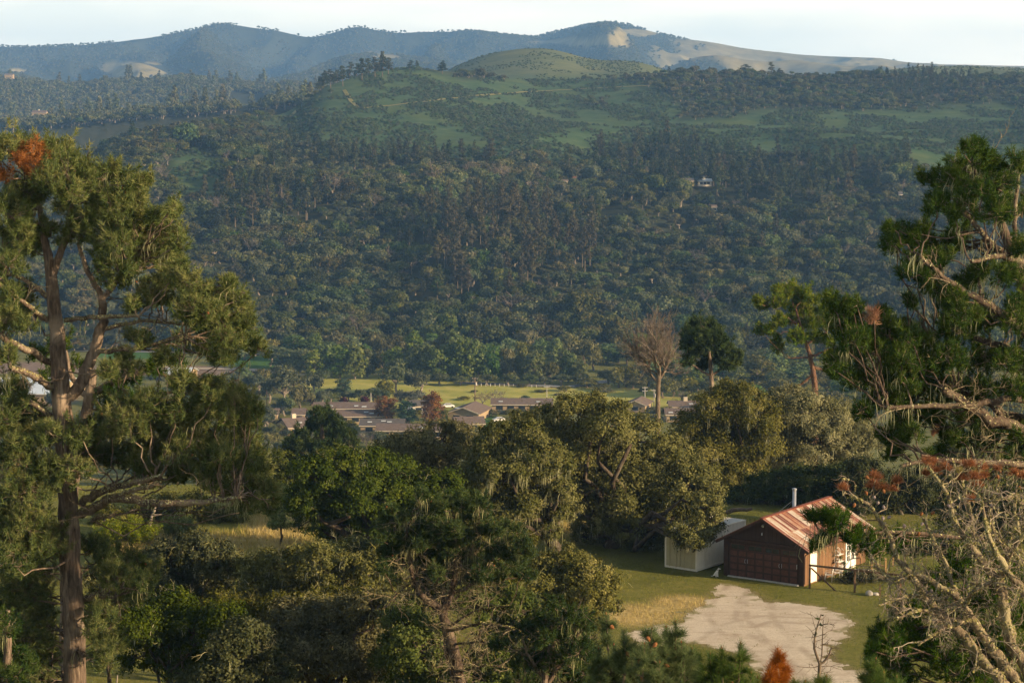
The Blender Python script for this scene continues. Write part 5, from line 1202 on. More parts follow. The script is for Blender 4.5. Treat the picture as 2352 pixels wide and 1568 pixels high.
# ------------------------------------------------------------------ tall pines on the brow behind the oaks
pine('round_pine', 'lone dark round topped pine behind the oaks, right of the bare tree', 205, trunk=[(1636, 960, 6), (1636, 900, 5.5), (1634, 860, 5), (1630, 820, 4), (1628, 790, 3), (1622, 760, 2)], stems=[],
     limbs=[[(1636, 868, 3), (1610, 850, 2.5), (1570, 825, 1.5)], [(1637, 860, 3), (1660, 845, 2.5), (1685, 830, 1.5)]],
     pads=[(1600, 745, 16), (1625, 748, 18), (1645, 765, 16), (1580, 765, 14), (1610, 775, 22), (1640, 790, 22), (1580, 790, 18), (1665, 805, 20), (1600, 810, 22), (1690, 828, 16), (1580, 830, 14), (1640, 825, 20), (1615, 840, 14), (1670, 840, 16), (1655, 780, 14), (1695, 812, 10)],
     seed=71, needle='needle_dark', nl=.42, nw=.06, nn=12, dens=.55, depth=2.2, lichen=0, crust=0, bare=0, tint0=.55)
pine('ragged_pine', 'tall ragged reddish pine with open layered crown behind the golden oaks', 192, trunk=[(1872, 930, 7.5), (1872, 885, 7), (1868, 850, 6), (1860, 815, 5), (1850, 780, 4), (1838, 745, 3), (1828, 710, 2)], stems=[],
     limbs=[[(1868, 845, 4), (1900, 850, 3), (1925, 860, 2)], [(1868, 858, 4), (1845, 880, 3), (1818, 893, 2)], [(1852, 790, 3), (1890, 770, 2.5), (1905, 755, 1.5)], [(1838, 748, 3), (1800, 725, 2), (1775, 702, 1.5)], [(1862, 820, 3), (1910, 800, 2), (1930, 812, 1.5)], [(1860, 820, 2), (1815, 822, 1.2)]],
     pads=[(1785, 668, 13), (1815, 672, 20), (1845, 680, 18), (1868, 690, 12), (1740, 690, 12), (1752, 700, 14), (1790, 695, 18), (1830, 705, 18), (1855, 715, 18), (1885, 712, 14), (1900, 718, 12), (1825, 735, 18), (1855, 745, 18), (1885, 745, 16), (1905, 735, 14), (1790, 740, 16), (1770, 760, 14), (1745, 758, 12), (1830, 775, 18), (1870, 775, 16), (1900, 785, 14),
           (1790, 800, 14), (1900, 820, 12), (1780, 780, 12), (1930, 835, 10)],
     seed=72, needle='needle', barkm='bark_red', nl=.42, nw=.06, nn=12, dens=.5, depth=2.2, lichen=.1, crust=0, bare=40, twig_mat='bark_dead', tint0=.6)
pine('dense_pine', 'dense dark pine in front of the valley houses, left of the oaks', 235, trunk=[(745, 1080, 6), (742, 1010, 5), (735, 960, 3)], stems=[], limbs=[],
     pads=[(728, 945, 12), (745, 950, 13), (760, 962, 16), (735, 970, 18), (715, 985, 18), (775, 985, 18), (690, 1000, 18), (745, 1000, 22), (800, 1005, 18), (665, 1015, 14), (700, 1025, 20), (765, 1025, 22), (810, 1025, 14), (660, 1035, 12), (730, 1035, 20), (790, 1040, 16), (685, 1042, 14)],
     seed=73, needle='needle_dark', nl=.45, nw=.07, nn=12, dens=.5, depth=2.5, lichen=0, crust=0, bare=14, tint0=.45)
def bare_tall():
    d = 225; rng = np.random.default_rng(74); k = pxm(d); tp = px_line([(1511, 985), (1511, 900), (1514, 850)], d); bx, by = tp[0][:2]; bz = gz(bx, by) - .2; org = (bx, by, bz)
    root = thing('bare_tree', 'tall leafless tree with a broad fan of fine brown twigs above the oaks', 'bare tree', org)
    pl = [(resample(np.vstack([[bx, by, bz], tp]), 9), np.linspace(.34, .22, 9))]
    for e, r in (((1470, 815), .13), ((1490, 800), .13), ((1525, 790), .15), ((1545, 810), .12), ((1515, 780), .15), ((1455, 800), .1), ((1500, 770), .12)):
        pl.append((curve(tp[-1] + np.array([0, 0, -rng.uniform(0, 1.6)]), P(e[0], e[1], d + rng.uniform(-2, 2)), rng, 7, -.08, .03), np.linspace(r, r * .5, 7)))
    tb = MB(); tb.tubes(pl, 8); tb.build('trunk', M['bark_grey'], root, org, smooth=True)
    tw = []
    for p, r in pl[1:]:
        for i in range(2, 7):
            for _ in range(4): twigs(tw, p[i], unit((p[-1] - p[0]) / np.linalg.norm(p[-1] - p[0]) * .9 + rdir(rng, 1)[0] * .8), rng.uniform(1.3, 2.6), .035, 2, rng, 5, curl=.3, up=.45, spread=.5, shrink=.55, k=6)
    for p, r in tw: r[:] = np.maximum(r, .011)
    wb = MB(); wb.tubes(tw, 3, tint=rng.uniform(0, 1, len(tw))); wb.build('twigs', M['barepink'], root, org)
bare_tall()
# ------------------------------------------------------------------ garage
def board_mat(name, c0, c1, groove=.3, axis=1, rough=.85):
    m, nt, out = newmat(name)
    sp = nt.nodes.new('ShaderNodeSeparateXYZ'); nt.links.new(coords(nt), sp.inputs[0])
    f = math_(nt, 'FRACT', math_(nt, 'DIVIDE', sp.outputs[axis], groove))
    gr = math_(nt, 'GREATER_THAN', f, .07)
    pid = math_(nt, 'FLOOR', math_(nt, 'DIVIDE', sp.outputs[axis], groove))
    wn = nt.nodes.new('ShaderNodeTexWhiteNoise'); wn.noise_dimensions = '1D'; nt.links.new(pid, wn.inputs['W'])
    n = noise(nt, coords(nt, 'Object', (6, 6, .8)), 1.2, 6, .65)
    c = ramp(nt, math_(nt, 'ADD', math_(nt, 'MULTIPLY', n, .7), math_(nt, 'MULTIPLY', wn.outputs[0], .3)), [(.3, c0), (.7, c1)])
    c = mixc(nt, gr, tuple(x * .35 for x in c0), c)
    surf(nt, out, c, rough, .2, bump=gr, bstr=.5, bdist=.01); return m
def rust_roof():
    m, nt, out = newmat('rusty_corrugated_roof')
    co = coords(nt); sp = nt.nodes.new('ShaderNodeSeparateXYZ'); nt.links.new(co, sp.inputs[0])
    ys = math_(nt, 'ADD', math_(nt, 'DIVIDE', sp.outputs[1], .3), 100); strip = math_(nt, 'FLOOR', ys)
    half = math_(nt, 'GREATER_THAN', sp.outputs[0], 1.62)
    wn = nt.nodes.new('ShaderNodeTexWhiteNoise'); wn.noise_dimensions = '2D'
    cb = nt.nodes.new('ShaderNodeCombineXYZ'); nt.links.new(strip, cb.inputs[0]); nt.links.new(half, cb.inputs[1]); nt.links.new(cb.outputs[0], wn.inputs['Vector'])
    n = noise(nt, coords(nt, 'Object', (.5, 3.2, .5)), 1.6, 7, .7); n2 = noise(nt, co, 7, 6, .7)
    v = math_(nt, 'ADD', math_(nt, 'MULTIPLY', wn.outputs[0], .55), math_(nt, 'ADD', math_(nt, 'MULTIPLY', n, .75), math_(nt, 'MULTIPLY', n2, .18)))
    c = ramp(nt, v, [(.5, (.12, .032, .017)), (.74, (.2, .058, .026)), (.82, (.29, .14, .07)), (.91, (.36, .3, .23)), (1, (.46, .43, .38))])
    edge = math_(nt, 'LESS_THAN', math_(nt, 'FRACT', ys), .17)
    c = mixc(nt, math_(nt, 'MULTIPLY', edge, .4), c, (.42, .38, .35))
    seam = math_(nt, 'LESS_THAN', math_(nt, 'ABSOLUTE', math_(nt, 'SUBTRACT', sp.outputs[0], 1.62)), .03)
    c = mixc(nt, math_(nt, 'MULTIPLY', seam, .6), c, (.3, .2, .13))
    surf(nt, out, c, .65, .3); return m
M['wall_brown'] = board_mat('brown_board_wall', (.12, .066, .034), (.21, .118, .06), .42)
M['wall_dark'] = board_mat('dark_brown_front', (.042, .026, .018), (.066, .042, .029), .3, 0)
M['trim_dark'] = plain('dark_brown_trim', (.05, .027, .018), .7, .3, 0, .3, 4)
M['door_dark'] = plain('dark_red_brown_door_paint', (.1, .043, .027), .6, .3, 0, .3, 5)
M['roof_rust'] = rust_roof(); M['rust_edge'] = plain('red_rusty_sheet_edge', (.2, .06, .03), .7, .3, 0, .4, 6)
M['white_paint'] = plain('white_paint', (.78, .76, .7), .6, .3, 0, .08, 6)
M['cream_paint'] = plain('cream_door_paint', (.8, .75, .62), .6, .3, 0, .08, 4)
M['white_metal'] = plain('white_painted_iron', (.72, .7, .66), .5, .4, 0, .15, 20)
M['galv'] = plain('galvanised_pipe', (.5, .52, .54), .4, .5, .7, .12, 6)
M['dark_metal'] = plain('dark_metal', (.05, .05, .05), .5, .4, .4, .2, 8)
M['glass'] = None
m, nt, out = newmat('dark_window_glass'); surf(nt, out, (.02, .025, .03), .08, .6); M['glass'] = m
M['concrete'] = plain('pale_concrete', (.5, .46, .4), .9, .1, 0, .15, 4)
M['fence_wood'] = plain('weathered_fence_wood', (.16, .1, .06), .9, .1, 0, .4, 8)
M['new_wood'] = plain('yellow_fence_wood', (.38, .24, .11), .85, .2, 0, .3, 8)
M['stone'] = plain('pale_stone', (.3, .285, .255), .9, .1, 0, .25, 5)
M['fur_white'] = plain('white_fur', (.72, .68, .6), .95, .1, 0, .15, 14, .3)
M['black'] = plain('black_leather', (.02, .02, .02), .6, .3, 0, .2, 8)
M['pot_white'] = plain('white_pot', (.7, .68, .62), .5, .4, 0, .1, 5)
M['hose'] = plain('green_hose', (.03, .2, .06), .5, .4, 0, .1, 5)
M['grille_wood'] = M['fence_wood']

GA = math.radians(35)
gl = lambda x, y: np.array([16.3 + x * math.cos(GA) + y * math.sin(GA), 138.68 - x * math.sin(GA) + y * math.cos(GA)])   # garage plan to world
def garage():
    gzv = -30.2
    R = thing('garage', 'dark brown garage with rusty red and white striped metal roof', 'garage', (16.3, 138.68, gzv), -GA)
    W, L, H, RH = 2.935, 8.9, 2.5, 4.05
    # walls: four sides, openings filled by the doors set in front
    b = MB(); V = [(W, 0, -.3), (W, L, -.3), (W, L, H), (W, 0, H)]; b.add(V, [(0, 1, 2, 3)], mat=0)
    V = [(-W, 0, -.3), (-W, 0, H), (-W, L, H), (-W, L, -.3)]; b.add(V, [(0, 1, 2, 3)], mat=0)
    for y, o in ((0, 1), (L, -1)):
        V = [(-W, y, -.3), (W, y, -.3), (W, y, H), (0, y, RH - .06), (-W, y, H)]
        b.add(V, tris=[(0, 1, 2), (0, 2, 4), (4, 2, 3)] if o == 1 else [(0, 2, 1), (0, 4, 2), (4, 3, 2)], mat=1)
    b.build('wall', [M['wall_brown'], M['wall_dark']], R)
    # roof: two corrugated sheets
    ov, fr, bk = .45, .32, .5; sl = (RH - H) / W
    rb = MB(); n = 150
    ys = np.linspace(-fr, L + bk, n); wv = .018 * np.sin(ys / .3 * 2 * math.pi * 1.0)
    for sx in (1, -1):
        xs = np.array([0.02, .8, 1.6, 1.62, 2.4, W + ov]); Z = RH - xs * sl
        P_ = np.stack([np.repeat((sx * xs)[:, None], n, 1), np.repeat(ys[None], len(xs), 0), Z[:, None] + wv[None] + .03 + np.where(xs < 1.61, .012, 0)[:, None]], -1)
        lo = P_.copy(); lo[..., 2] -= .035
        ii = np.arange(len(xs) * n).reshape(len(xs), n); k = len(xs) * n
        top = np.stack([ii[:-1, :-1], ii[1:, :-1], ii[1:, 1:], ii[:-1, 1:]], -1).reshape(-1, 4)
        rb.add(np.concatenate([P_.reshape(-1, 3), lo.reshape(-1, 3)]), np.concatenate([top if sx > 0 else top[:, ::-1], (top + k)[:, ::-1] if sx > 0 else top + k, np.stack([ii[-1, :-1], ii[-1, :-1] + k, ii[-1, 1:] + k, ii[-1, 1:]], -1)]))
    roof = rb.build('roof', M['roof_rust'], R)
    c = MB(); c.bar((0, -fr - .01, RH + .055), (0, L + bk + .01, RH + .055), .3, .05); c.build('ridge_cap', M['rust_edge'], roof)
    # barge boards along both gables
    for y in (-fr - .03, L + bk + .03):
        f = MB()
        for sx in (1, -1): f.bar((sx * .01, y, RH - .07), (sx * (W + ov), y, RH - .07 - (W + ov) * sl), .05, .17)
        f.build('barge_board', M['trim_dark'] if y < 0 else M['rust_edge'], R)
    f = MB(); 
    for sx in (1, -1): f.bar((sx * .02, -fr - .045, RH + .03), (sx * (W + ov), -fr - .045, RH + .03 - (W + ov) * sl), .03, .04)
    f.build('roof_edge', M['rust_edge'], R)
    # tie beam and posts of the front
    t = MB(); t.bar((-W - .02, -.06, 2.42), (W + .02, -.06, 2.42), .1, .14); t.build('tie_beam', M['trim_dark'], R)
    for sx in (-1, 1):
        t = MB(); t.box((sx * W - (.34 if sx > 0 else 0), -.05, -.3), (sx * W + (.34 if sx < 0 else 0), .0 - .004, 2.35)); t.build('corner_post', M['trim_dark'], R)
    # garage door: panels, row of windows, handles
    D = MB(); x0, x1, dh = -2.5, 2.5, 2.2
    D.box((x0, -.03, 0), (x1, -.004, dh)); rows = 5; dw = (x1 - x0) / 8
    for r in range(rows - 1):
        z0 = r * dh / rows
        for q in range(8):
            D.box((x0 + q * dw + .06, -.045, z0 + .06), (x0 + (q + 1) * dw - .06, -.0305, z0 + dh / rows - .05), mat=1)
        D.box((x0, -.04, z0 + dh / rows - .02), (x1, -.0305, z0 + dh / rows - .005))
    door = D.build('garage_door', [M['trim_dark'], M['door_dark']], R)
    for q in range(4):
        w_ = MB(); cx = x0 + (q + .5) * 1.25; z0 = 4 * dh / rows
        w_.box((cx - .5, -.036, z0 + .07), (cx + .5, -.031, z0 + .37)); w_.build('window', M['glass'], door)
        fr_ = MB()
        for a, b_ in (((cx - .53, z0 + .05), (cx + .53, z0 + .07)), ((cx - .53, z0 + .37), (cx + .53, z0 + .4)), ((cx - .53, z0 + .07), (cx - .5, z0 + .37)), ((cx + .5, z0 + .07), (cx + .53, z0 + .37)), ((cx - .012, z0 + .07), (cx + .012, z0 + .37))):
            fr_.box((a[0], -.05, a[1]), (b_[0], -.0365, b_[1]))
        fr_.build('window_frame', M['door_dark'], door)
    for cx in (-1.25, 1.25):
        for s in (-.07, .07):
            h = MB(); h.tubes([(np.array([(cx + s, -.05, .95), (cx + s * 1.4, -.09, 1.03), (cx + s * 1.4, -.09, 1.14), (cx + s, -.05, 1.22)]), np.full(4, .014))], 5, cap=True); h.build('handle', M['galv'], door)
    h = MB(); h.box((2.4, -.06, 1.0), (2.44, -.0405, 1.3)); h.build('latch', M['galv'], door)
    s = MB(); s.box((-2.55, -.22, -.25), (2.6, -.055, .03)); s.build('door_sill', M['concrete'], R)
    # small flood light under the gable, lantern on the gable wall
    l = MB(); l.cyl((0, -.05, RH - .42), (0, -.2, RH - .5), .07, 12, .1); l.cyl((0, -.2, RH - .5), (0, -.21, RH - .505), .085, 12); l.build('flood_light', M['galv'], R)
    l = MB(); l.cyl((-.1, -.1, 2.95), (-.1, -.1, 3.1), .05, 6, .03); l.bar((-.1, -.01, 3.08), (-.1, -.1, 3.12), .02); l.build('wall_lantern', M['galv'], R)
    # side door near the front corner, french doors further back (right wall)
    def xbox(b, y0, y1, z0, z1, d0, d1): return b.box((W + d0, y0, z0), (W + d1, y1, z1))
    b = MB(); xbox(b, .8, 1.56, .04, 2.08, .004, .04); sd_ = b.build('side_door', M['cream_paint'], R)
    b = MB(); 
    for a in ((.72, .8, .0, 2.16), (1.56, 1.64, .0, 2.16), (.8, 1.56, 2.08, 2.16)): xbox(b, *a, .004, .055)
    b.build('door_frame', M['white_paint'], sd_)
    b = MB(); b.cyl((W + .04, 1.48, 1.0), (W + .1, 1.48, 1.0), .03, 10); b.build('handle', M['galv'], sd_)
    b = MB()
    for a in ((5.78, 5.88, 0, 2.2), (7.2, 7.3, 0, 2.2), (5.88, 7.2, 2.1, 2.2), (5.88, 7.2, 0, .05)): xbox(b, *a, .004, .07)
    fd = b.build('french_doors', M['white_paint'], R)
    for k, y0 in enumerate((5.88, 6.55)):
        b = MB(); y1 = y0 + .64
        for a in ((y0, y0 + .1, .05, 2.1), (y1 - .1, y1, .05, 2.1), (y0 + .1, y1 - .1, .05, .55), (y0 + .1, y1 - .1, 1.98, 2.1)): xbox(b, *a, .004, .05)
        for i in range(1, 4): xbox(b, y0 + .1, y1 - .1, .55 + i * .3575 - .015, .55 + i * .3575 + .015, .018, .045)
        xbox(b, y0 + .305, y0 + .335, .55, 1.98, .019, .046); lf = b.build('door_leaf', M['white_paint'], fd)
        g_ = MB(); xbox(g_, y0 + .1, y1 - .1, .55, 1.98, .006, .014); g_.build('pane', M['glass'], fd)
    # gutter downpipe at the front right corner
    b = MB(); b.tubes([(np.array([(W + .42, -.1, 2.18), (W + .1, -.06, 1.98), (W + .06, -.06, 1.8), (W + .06, -.06, .1)]), np.full(4, .035))], 6, cap=True); b.build('downpipe', M['trim_dark'], R)
    b = MB(); b.bar((W + ov - .02, -fr, RH - (W + ov) * sl - .03), (W + ov - .02, L + bk, RH - (W + ov) * sl - .03), .07, .07); b.build('gutter', M['trim_dark'], R)
    # stove pipe with cap and guy wires
    px_, py_ = -.45, 5.0; zb = RH - .45 * sl
    b = MB(); b.cyl((px_, py_, zb - .2), (px_, py_, zb + 1.35), .12, 16); pipe = b.build('stove_pipe', M['galv'], R, smooth=True)
    b = MB(); b.cyl((px_, py_, zb + 1.34), (px_, py_, zb + 1.42), .16, 16); b.cyl((px_, py_, zb + 1.42), (px_, py_, zb + 1.46), .16, 16, .06); b.build('cap', M['galv'], pipe)
    for dx, dy in ((-1.3, -1.1), (-1.4, .9)):
        b = MB(); x2 = px_ + dx; b.tubes([(np.array([(px_, py_, zb + .7), (x2, py_ + dy, RH + x2 * sl + .05)]), np.full(2, .008))], 4); b.build('guy_wire', M['galv'], pipe)
    return R
garage()

# ------------------------------------------------------------------ shipping container
def corr_mat(name, base, rust):
    m, nt, out = newmat(name); n = noise(nt, coords(nt, 'Object', (2, 2, 1)), 1.3, 7, .7); n2 = noise(nt, coords(nt, 'Object', (9, 9, .7)), 1.0, 5, .7)
    c = ramp(nt, n, [(.35, tuple(x * .88 for x in base)), (.65, base)])
    c = mixc(nt, ramp(nt, n2, [(.6, (0, 0, 0)), (.76, (.45, .45, .45))]), c, rust)
    surf(nt, out, c, .7, .3); return m
M['cont'] = corr_mat('cream_container_paint', (.86, .8, .66), (.36, .25, .14))
M['cont_door'] = corr_mat('khaki_container_door_paint', (.5, .44, .26), (.22, .16, .08))
M['cont_roof'] = corr_mat('pale_container_roof_paint', (.66, .66, .62), (.4, .36, .24))
def container():
    a = math.atan2(.615, .788); c0 = np.array([12.13, 141.1]); cx = c0 - np.array([math.cos(a), -math.sin(a)]) * 1.22
    R = thing('shipping_container', 'cream corrugated shipping container with khaki doors under the broad oak', 'container', (cx[0], cx[1], -30.18), -a)
    W, L, H = 1.22, 6.06, 2.59
    def wave(n):
        t = np.linspace(0, 1, n * 4 + 1); k = np.arange(n * 4 + 1) % 4; return t, np.where((k == 1) | (k == 2), -.036, 0)
    b = MB()
    t, w_ = wave(22); y = .1 + t * (L - .2)
    for s in (1, -1):
        X = s * (W - .02 + w_); V = np.concatenate([np.stack([X, y, y * 0 + .14], 1), np.stack([X, y, y * 0 + H - .08], 1)]); n = len(y); i = np.arange(n - 1)
        q = np.stack([i, i + 1, i + 1 + n, i + n], 1); b.add(V, q if s > 0 else q[:, ::-1])
    b.box((-W + .02, L - .06, .1), (W - .02, L - .03, H - .05)); b.box((-W + .05, .06, .02), (W - .05, L - .06, .12))
    b.build('corrugated_wall', M['cont'], R)
    t, w_ = wave(20); y = .1 + t * (L - .2); V = np.concatenate([np.stack([y * 0 - W + .05, y, H - .02 + w_], 1), np.stack([y * 0 + W - .05, y, H - .02 + w_], 1)]); n = len(y); i = np.arange(n - 1)
    b = MB(); b.add(V, np.stack([i, i + n, i + n + 1, i + 1], 1)); b.build('roof', M['cont_roof'], R)
    b = MB()
    for sx in (-1, 1):
        x0, x1 = (sx * W - .05, sx * W + .05)
        for y0 in (0, L - .1): b.box((x0 - .03 * (sx > 0) , y0, 0), (x1 + .03 * (sx < 0), y0 + .1, H))
        b.box((x0 + .01, .1, H - .09), (x1 - .01, L - .1, H - .002)); b.box((x0 + .01, .1, .02), (x1 - .01, L - .1, .15))
    for y0 in (.01, L - .09): b.box((-W + .05, y0, H - .1), (W - .05, y0 + .08, H - .004)); b.box((-W + .05, y0, .01), (W - .05, y0 + .08, .14))
    b.build('frame', M['cont'], R)
    for s in (-1, 1):
        d = MB(); x0, x1 = (-W + .06, -.015) if s < 0 else (.015, W - .06)
        d.box((x0, .0, .15), (x1, .03, H - .11))
        for k in range(5):
            z0 = .24 + k * .455; d.box((x0 + .07, -.022, z0), (x1 - .07, -.0005, z0 + .36))
        dr = d.build('container_door', M['cont_door'], R)
        for fx in (.27, .73):
            r = MB(); x = x0 + (x1 - x0) * fx; r.cyl((x, -.05, .12), (x, -.05, H - .1), .02, 6)
            for z in (.3, 1.1, 1.9, 2.4): r.box((x - .04, -.065, z), (x + .04, -.023, z + .07))
            r.bar((x, -.07, 1.12), (x + .34 * (1 if fx < .5 else -1) * .8, -.085, 1.1), .03); r.build('locking_bar', M['cont_door'], dr)
    b = MB(); b.box((-.09, -.1, 1.28), (.09, -.03, 1.4)); b.build('lock_box', M['concrete'], R)
    return R
container()

# ------------------------------------------------------------------ dog sitting by the container
def dog():
    x, y = 13.35, 139.75; z = gz(x, y)
    k = .78
    # local: +x is the way it faces
    B = [((-.16, 0, .16), .115), ((-.06, 0, .3), .125), ((.04, 0, .44), .12), ((.1, 0, .56), .085), ((.14, 0, .65), .065), ((.18, 0, .73), .075), ((.28, 0, .715), .05), ((.36, 0, .69), .033)]
    V = [p for p, _ in B]; Rr = [r for _, r in B]; E = [(i, i + 1) for i in range(len(B) - 1)]
    def chain(root, pts):
        i = root
        for p, r in pts: V.append(p); Rr.append(r); E.append((i, len(V) - 1)); i = len(V) - 1
    for s in (-1, 1):
        chain(2, [((.08, .085 * s, .36), .06), ((.1, .09 * s, .2), .042), ((.11, .09 * s, .06), .034), ((.16, .09 * s, .03), .034)])
        chain(0, [((-.1, .13 * s, .2), .08), ((.02, .15 * s, .16), .06), ((-.06, .15 * s, .06), .04), ((.06, .15 * s, .03), .034)])
    chain(0, [((-.28, 0, .07), .04), ((-.4, .05, .04), .026), ((-.5, .12, .04), .016)])
    me = bpy.data.meshes.new('dog_body'); me.from_pydata([tuple(k * c for c in v) for v in V], E, [])
    me.skin_vertices.new() if hasattr(me.skin_vertices, 'new') else None
    root = thing('dog', 'white dog with dark collar sitting on the grass beside the container', 'dog', (x, y, z), math.radians(-18))
    o = bpy.data.objects.new('body', me); COL.objects.link(o); o.parent = root
    md = o.modifiers.new('skin', 'SKIN'); md.use_smooth_shade = True; sb = o.modifiers.new('sub', 'SUBSURF'); sb.levels = 2; sb.render_levels = 2
    if not me.skin_vertices:
        import bmesh
        bm = bmesh.new(); bm.from_mesh(me); bm.verts.layers.skin.verify(); bm.to_mesh(me); bm.free()
    for i, r in enumerate(Rr): me.skin_vertices[0].data[i].radius = (r * k, r * k); me.skin_vertices[0].data[i].use_root = (i == 0)
    me.materials.append(M['fur_white'])
    e = MB()
    for s in (-1, 1):
        V2 = np.array([(.15, .05 * s, .79), (.2, .06 * s, .785), (.17, .1 * s, .76), (.16, .1 * s, .66), (.2, .085 * s, .67)]) * k
        e.add(V2, tris=[(0, 1, 2), (2, 1, 4), (2, 4, 3), (0, 2, 3), (1, 3, 4), (0, 3, 1)])
    e.build('ears', M['fur_white'], root)
    f = MB(); f.cyl((.375 * k, 0, .7 * k), (.4 * k, 0, .695 * k), .02 * k, 8)
    for s in (-1, 1): f.cyl((.245 * k, .045 * s * k, .755 * k), (.256 * k, .052 * s * k, .757 * k), .012 * k, 6)
    f.build('eyes_and_nose', M['black'], root)
    an = np.arange(17) * 2 * math.pi / 16
    c = MB(); c.tubes([(np.stack([.12 * k + .078 * k * np.cos(an), .085 * k * np.sin(an), (.6 - .045 * np.cos(an)) * k], 1), np.full(17, .014))], 6); c.build('collar', M['black'], root)
dog()

# ------------------------------------------------------------------ things along the sunlit wall
def loc_g(x, y): p = gl(x, y); return (p[0], p[1], gz(*p))
def tube_obj(name, segs, r, mat, parent, sides=5):
    b = MB(); b.tubes([(np.array(s, float), np.full(len(s), r)) for s in segs], sides, cap=True); return b.build(name, mat, parent)
def plant_stand():
    R = thing('plant_stand', 'white wire plant stand with stepped shelves against the brown wall', 'plant stand', loc_g(2.935 + .42, 4.35), -GA)
    for y in (-.38, .38):
        tube_obj('side_frame', [[(-.25, y, 0), (-.25, y, 1.55), (-.12, y, 1.75), (0, y, 1.62)], [(.3, y, 0), (.3, y, .45)], [(.05, y, .45), (.05, y, .95)], [(-.25, y, .45), (.3, y, .45)], [(-.25, y, .95), (.05, y, .95)], [(-.25, y, 1.4), (-.02, y, 1.4)]], .014, M['white_metal'], R)
    for z, x1 in ((.45, .3), (.95, .08), (1.4, 0)):
        b = MB(); 
        for i in range(7): b.bar((-.25 + (x1 + .25) * i / 6, -.4, z), (-.25 + (x1 + .25) * i / 6, .4, z), .022)
        for y in (-.4, .4): b.bar((-.25, y, z), (x1, y, z), .024)
        b.build('shelf', M['white_metal'], R)
    tube_obj('back_arch', [[(-.25, .38 * math.cos(t), 1.5 + .35 * math.sin(t)) for t in np.linspace(0, math.pi, 9)], [(-.25, -.2, 0.5), (-.25, -.2, 1.75)], [(-.25, .2, .5), (-.25, .2, 1.75)]], .012, M['white_metal'], R)
    return R
plant_stand()
def pot(label, xy, z0, r, h, col, plant=None, seed=0, name='plant_pot', cat='pot'):
    p = loc_g(*xy); R = thing(name, label, cat, (p[0], p[1], p[2] + z0), 0)
    prof = [(r * .7, 0), (r, h), (r * 1.08, h), (r * 1.08, h * .92 + .0), (r * .9, h * .9)]
    n = 14; V = []; 
    for rr, z in prof:
        for j in range(n): a = 2 * math.pi * j / n; V.append((rr * math.cos(a), rr * math.sin(a), z))
    q = [(i * n + j, i * n + (j + 1) % n, (i + 1) * n + (j + 1) % n, (i + 1) * n + j) for i in range(len(prof) - 1) for j in range(n)]
    b = MB(); b.add(V, q); o = b.build('pot', M[col], R, smooth=True)
    if plant:
        rng = np.random.default_rng(seed); b = MB(); blob(b, (0, 0, h + r * .9), r * 1.3, rng, .05, 1.6, sub=.12); b.build('plant', M[plant], R)
    return R
pot('small white pot on the top shelf of the plant stand', (3.25, 4.3), 1.415, .1, .16, 'pot_white')
pot('white pot on the middle shelf of the plant stand', (3.28, 4.15), .965, .11, .18, 'pot_white')
pot('leafy potted plant on the middle shelf of the plant stand', (3.28, 4.5), .965, .09, .15, 'pot_white', 'bush', 3)
pot('large white pot on the lowest shelf of the plant stand', (3.45, 4.25), .465, .15, .24, 'pot_white')
pot('potted plant on the lowest shelf beside the french doors', (3.42, 4.62), .465, .11, .18, 'black', 'green_fir', 4)
h = MB(); an = np.linspace(0, 6 * math.pi, 50); p = loc_g(3.35, 5.1)
h.tubes([(np.stack([p[0] + (.16 + .004 * an) * np.cos(an), p[1] + (.16 + .004 * an) * np.sin(an), p[2] + .03 + .02 * an], 1), np.full(50, .02))], 6)
tag(h.build('garden_hose', M['hose'], None, p), 'coiled green garden hose on the grass beside the plant stand', 'hose')
def metal_chair(label, x, y, rz):
    R = thing('garden_chair', label, 'chair', loc_g(x, y), -GA + rz)
    b = MB()
    for i in range(7): b.bar((-.22 + i * .073, -.2, .43), (-.22 + i * .073, .22, .43), .02)
    for y_ in (-.2, .22): b.bar((-.24, y_, .43), (.24, y_, .43), .025)
    b.build('seat', M['white_metal'], R)
    tube_obj('backrest', [[(-.22, .22, .43), (-.22, .3, .9)], [(.22, .22, .43), (.22, .3, .9)], [(.22 * math.cos(t), .3 + .03 * math.sin(t), .88 + .12 * math.sin(t)) for t in np.linspace(0, math.pi, 8)]] + [[(x_, .23, .45), (x_ * .9, .31, .95)] for x_ in (-.13, -.045, .045, .13)], .013, M['white_metal'], R)
    for sx, sy in ((-1, -1), (1, -1), (-1, 1), (1, 1)): tube_obj('leg', [[(sx * .22, .2 * sy, .43), (sx * .25, .24 * sy, 0)]], .014, M['white_metal'], R)
    for sx in (-1, 1): tube_obj('armrest', [[(sx * .23, -.2, .43), (sx * .26, -.22, .64), (sx * .26, .1, .66), (sx * .23, .26, .68)]], .013, M['white_metal'], R)
metal_chair('white iron garden chair by the brown wall, nearer the cream door', 3.45, 2.45, math.radians(-70))
metal_chair('white iron garden chair right in front of the plant stand', 3.6, 3.35, math.radians(-50))
b = MB(); n = 14; p = loc_g(2.935 + 1.1, 6.4); an = np.arange(n) * 2 * math.pi / n; rr = 1 + .12 * np.sin(an * 3 + 1)
V = np.concatenate([np.stack([p[0] + .75 * rr * np.cos(an), p[1] + .5 * rr * np.sin(an), an * 0 + p[2] - .05], 1), np.stack([p[0] + .74 * rr * np.cos(an), p[1] + .49 * rr * np.sin(an), an * 0 + p[2] + .06], 1), [[p[0], p[1], p[2] + .06]]])
b.add(V, [(i, (i + 1) % n, n + (i + 1) % n, n + i) for i in range(n)], [(n + i, n + (i + 1) % n, 2 * n) for i in range(n)])
tag(b.build('stepping_stone', M['concrete'], None, p), 'flat pale stepping stone before the french doors', 'stone')

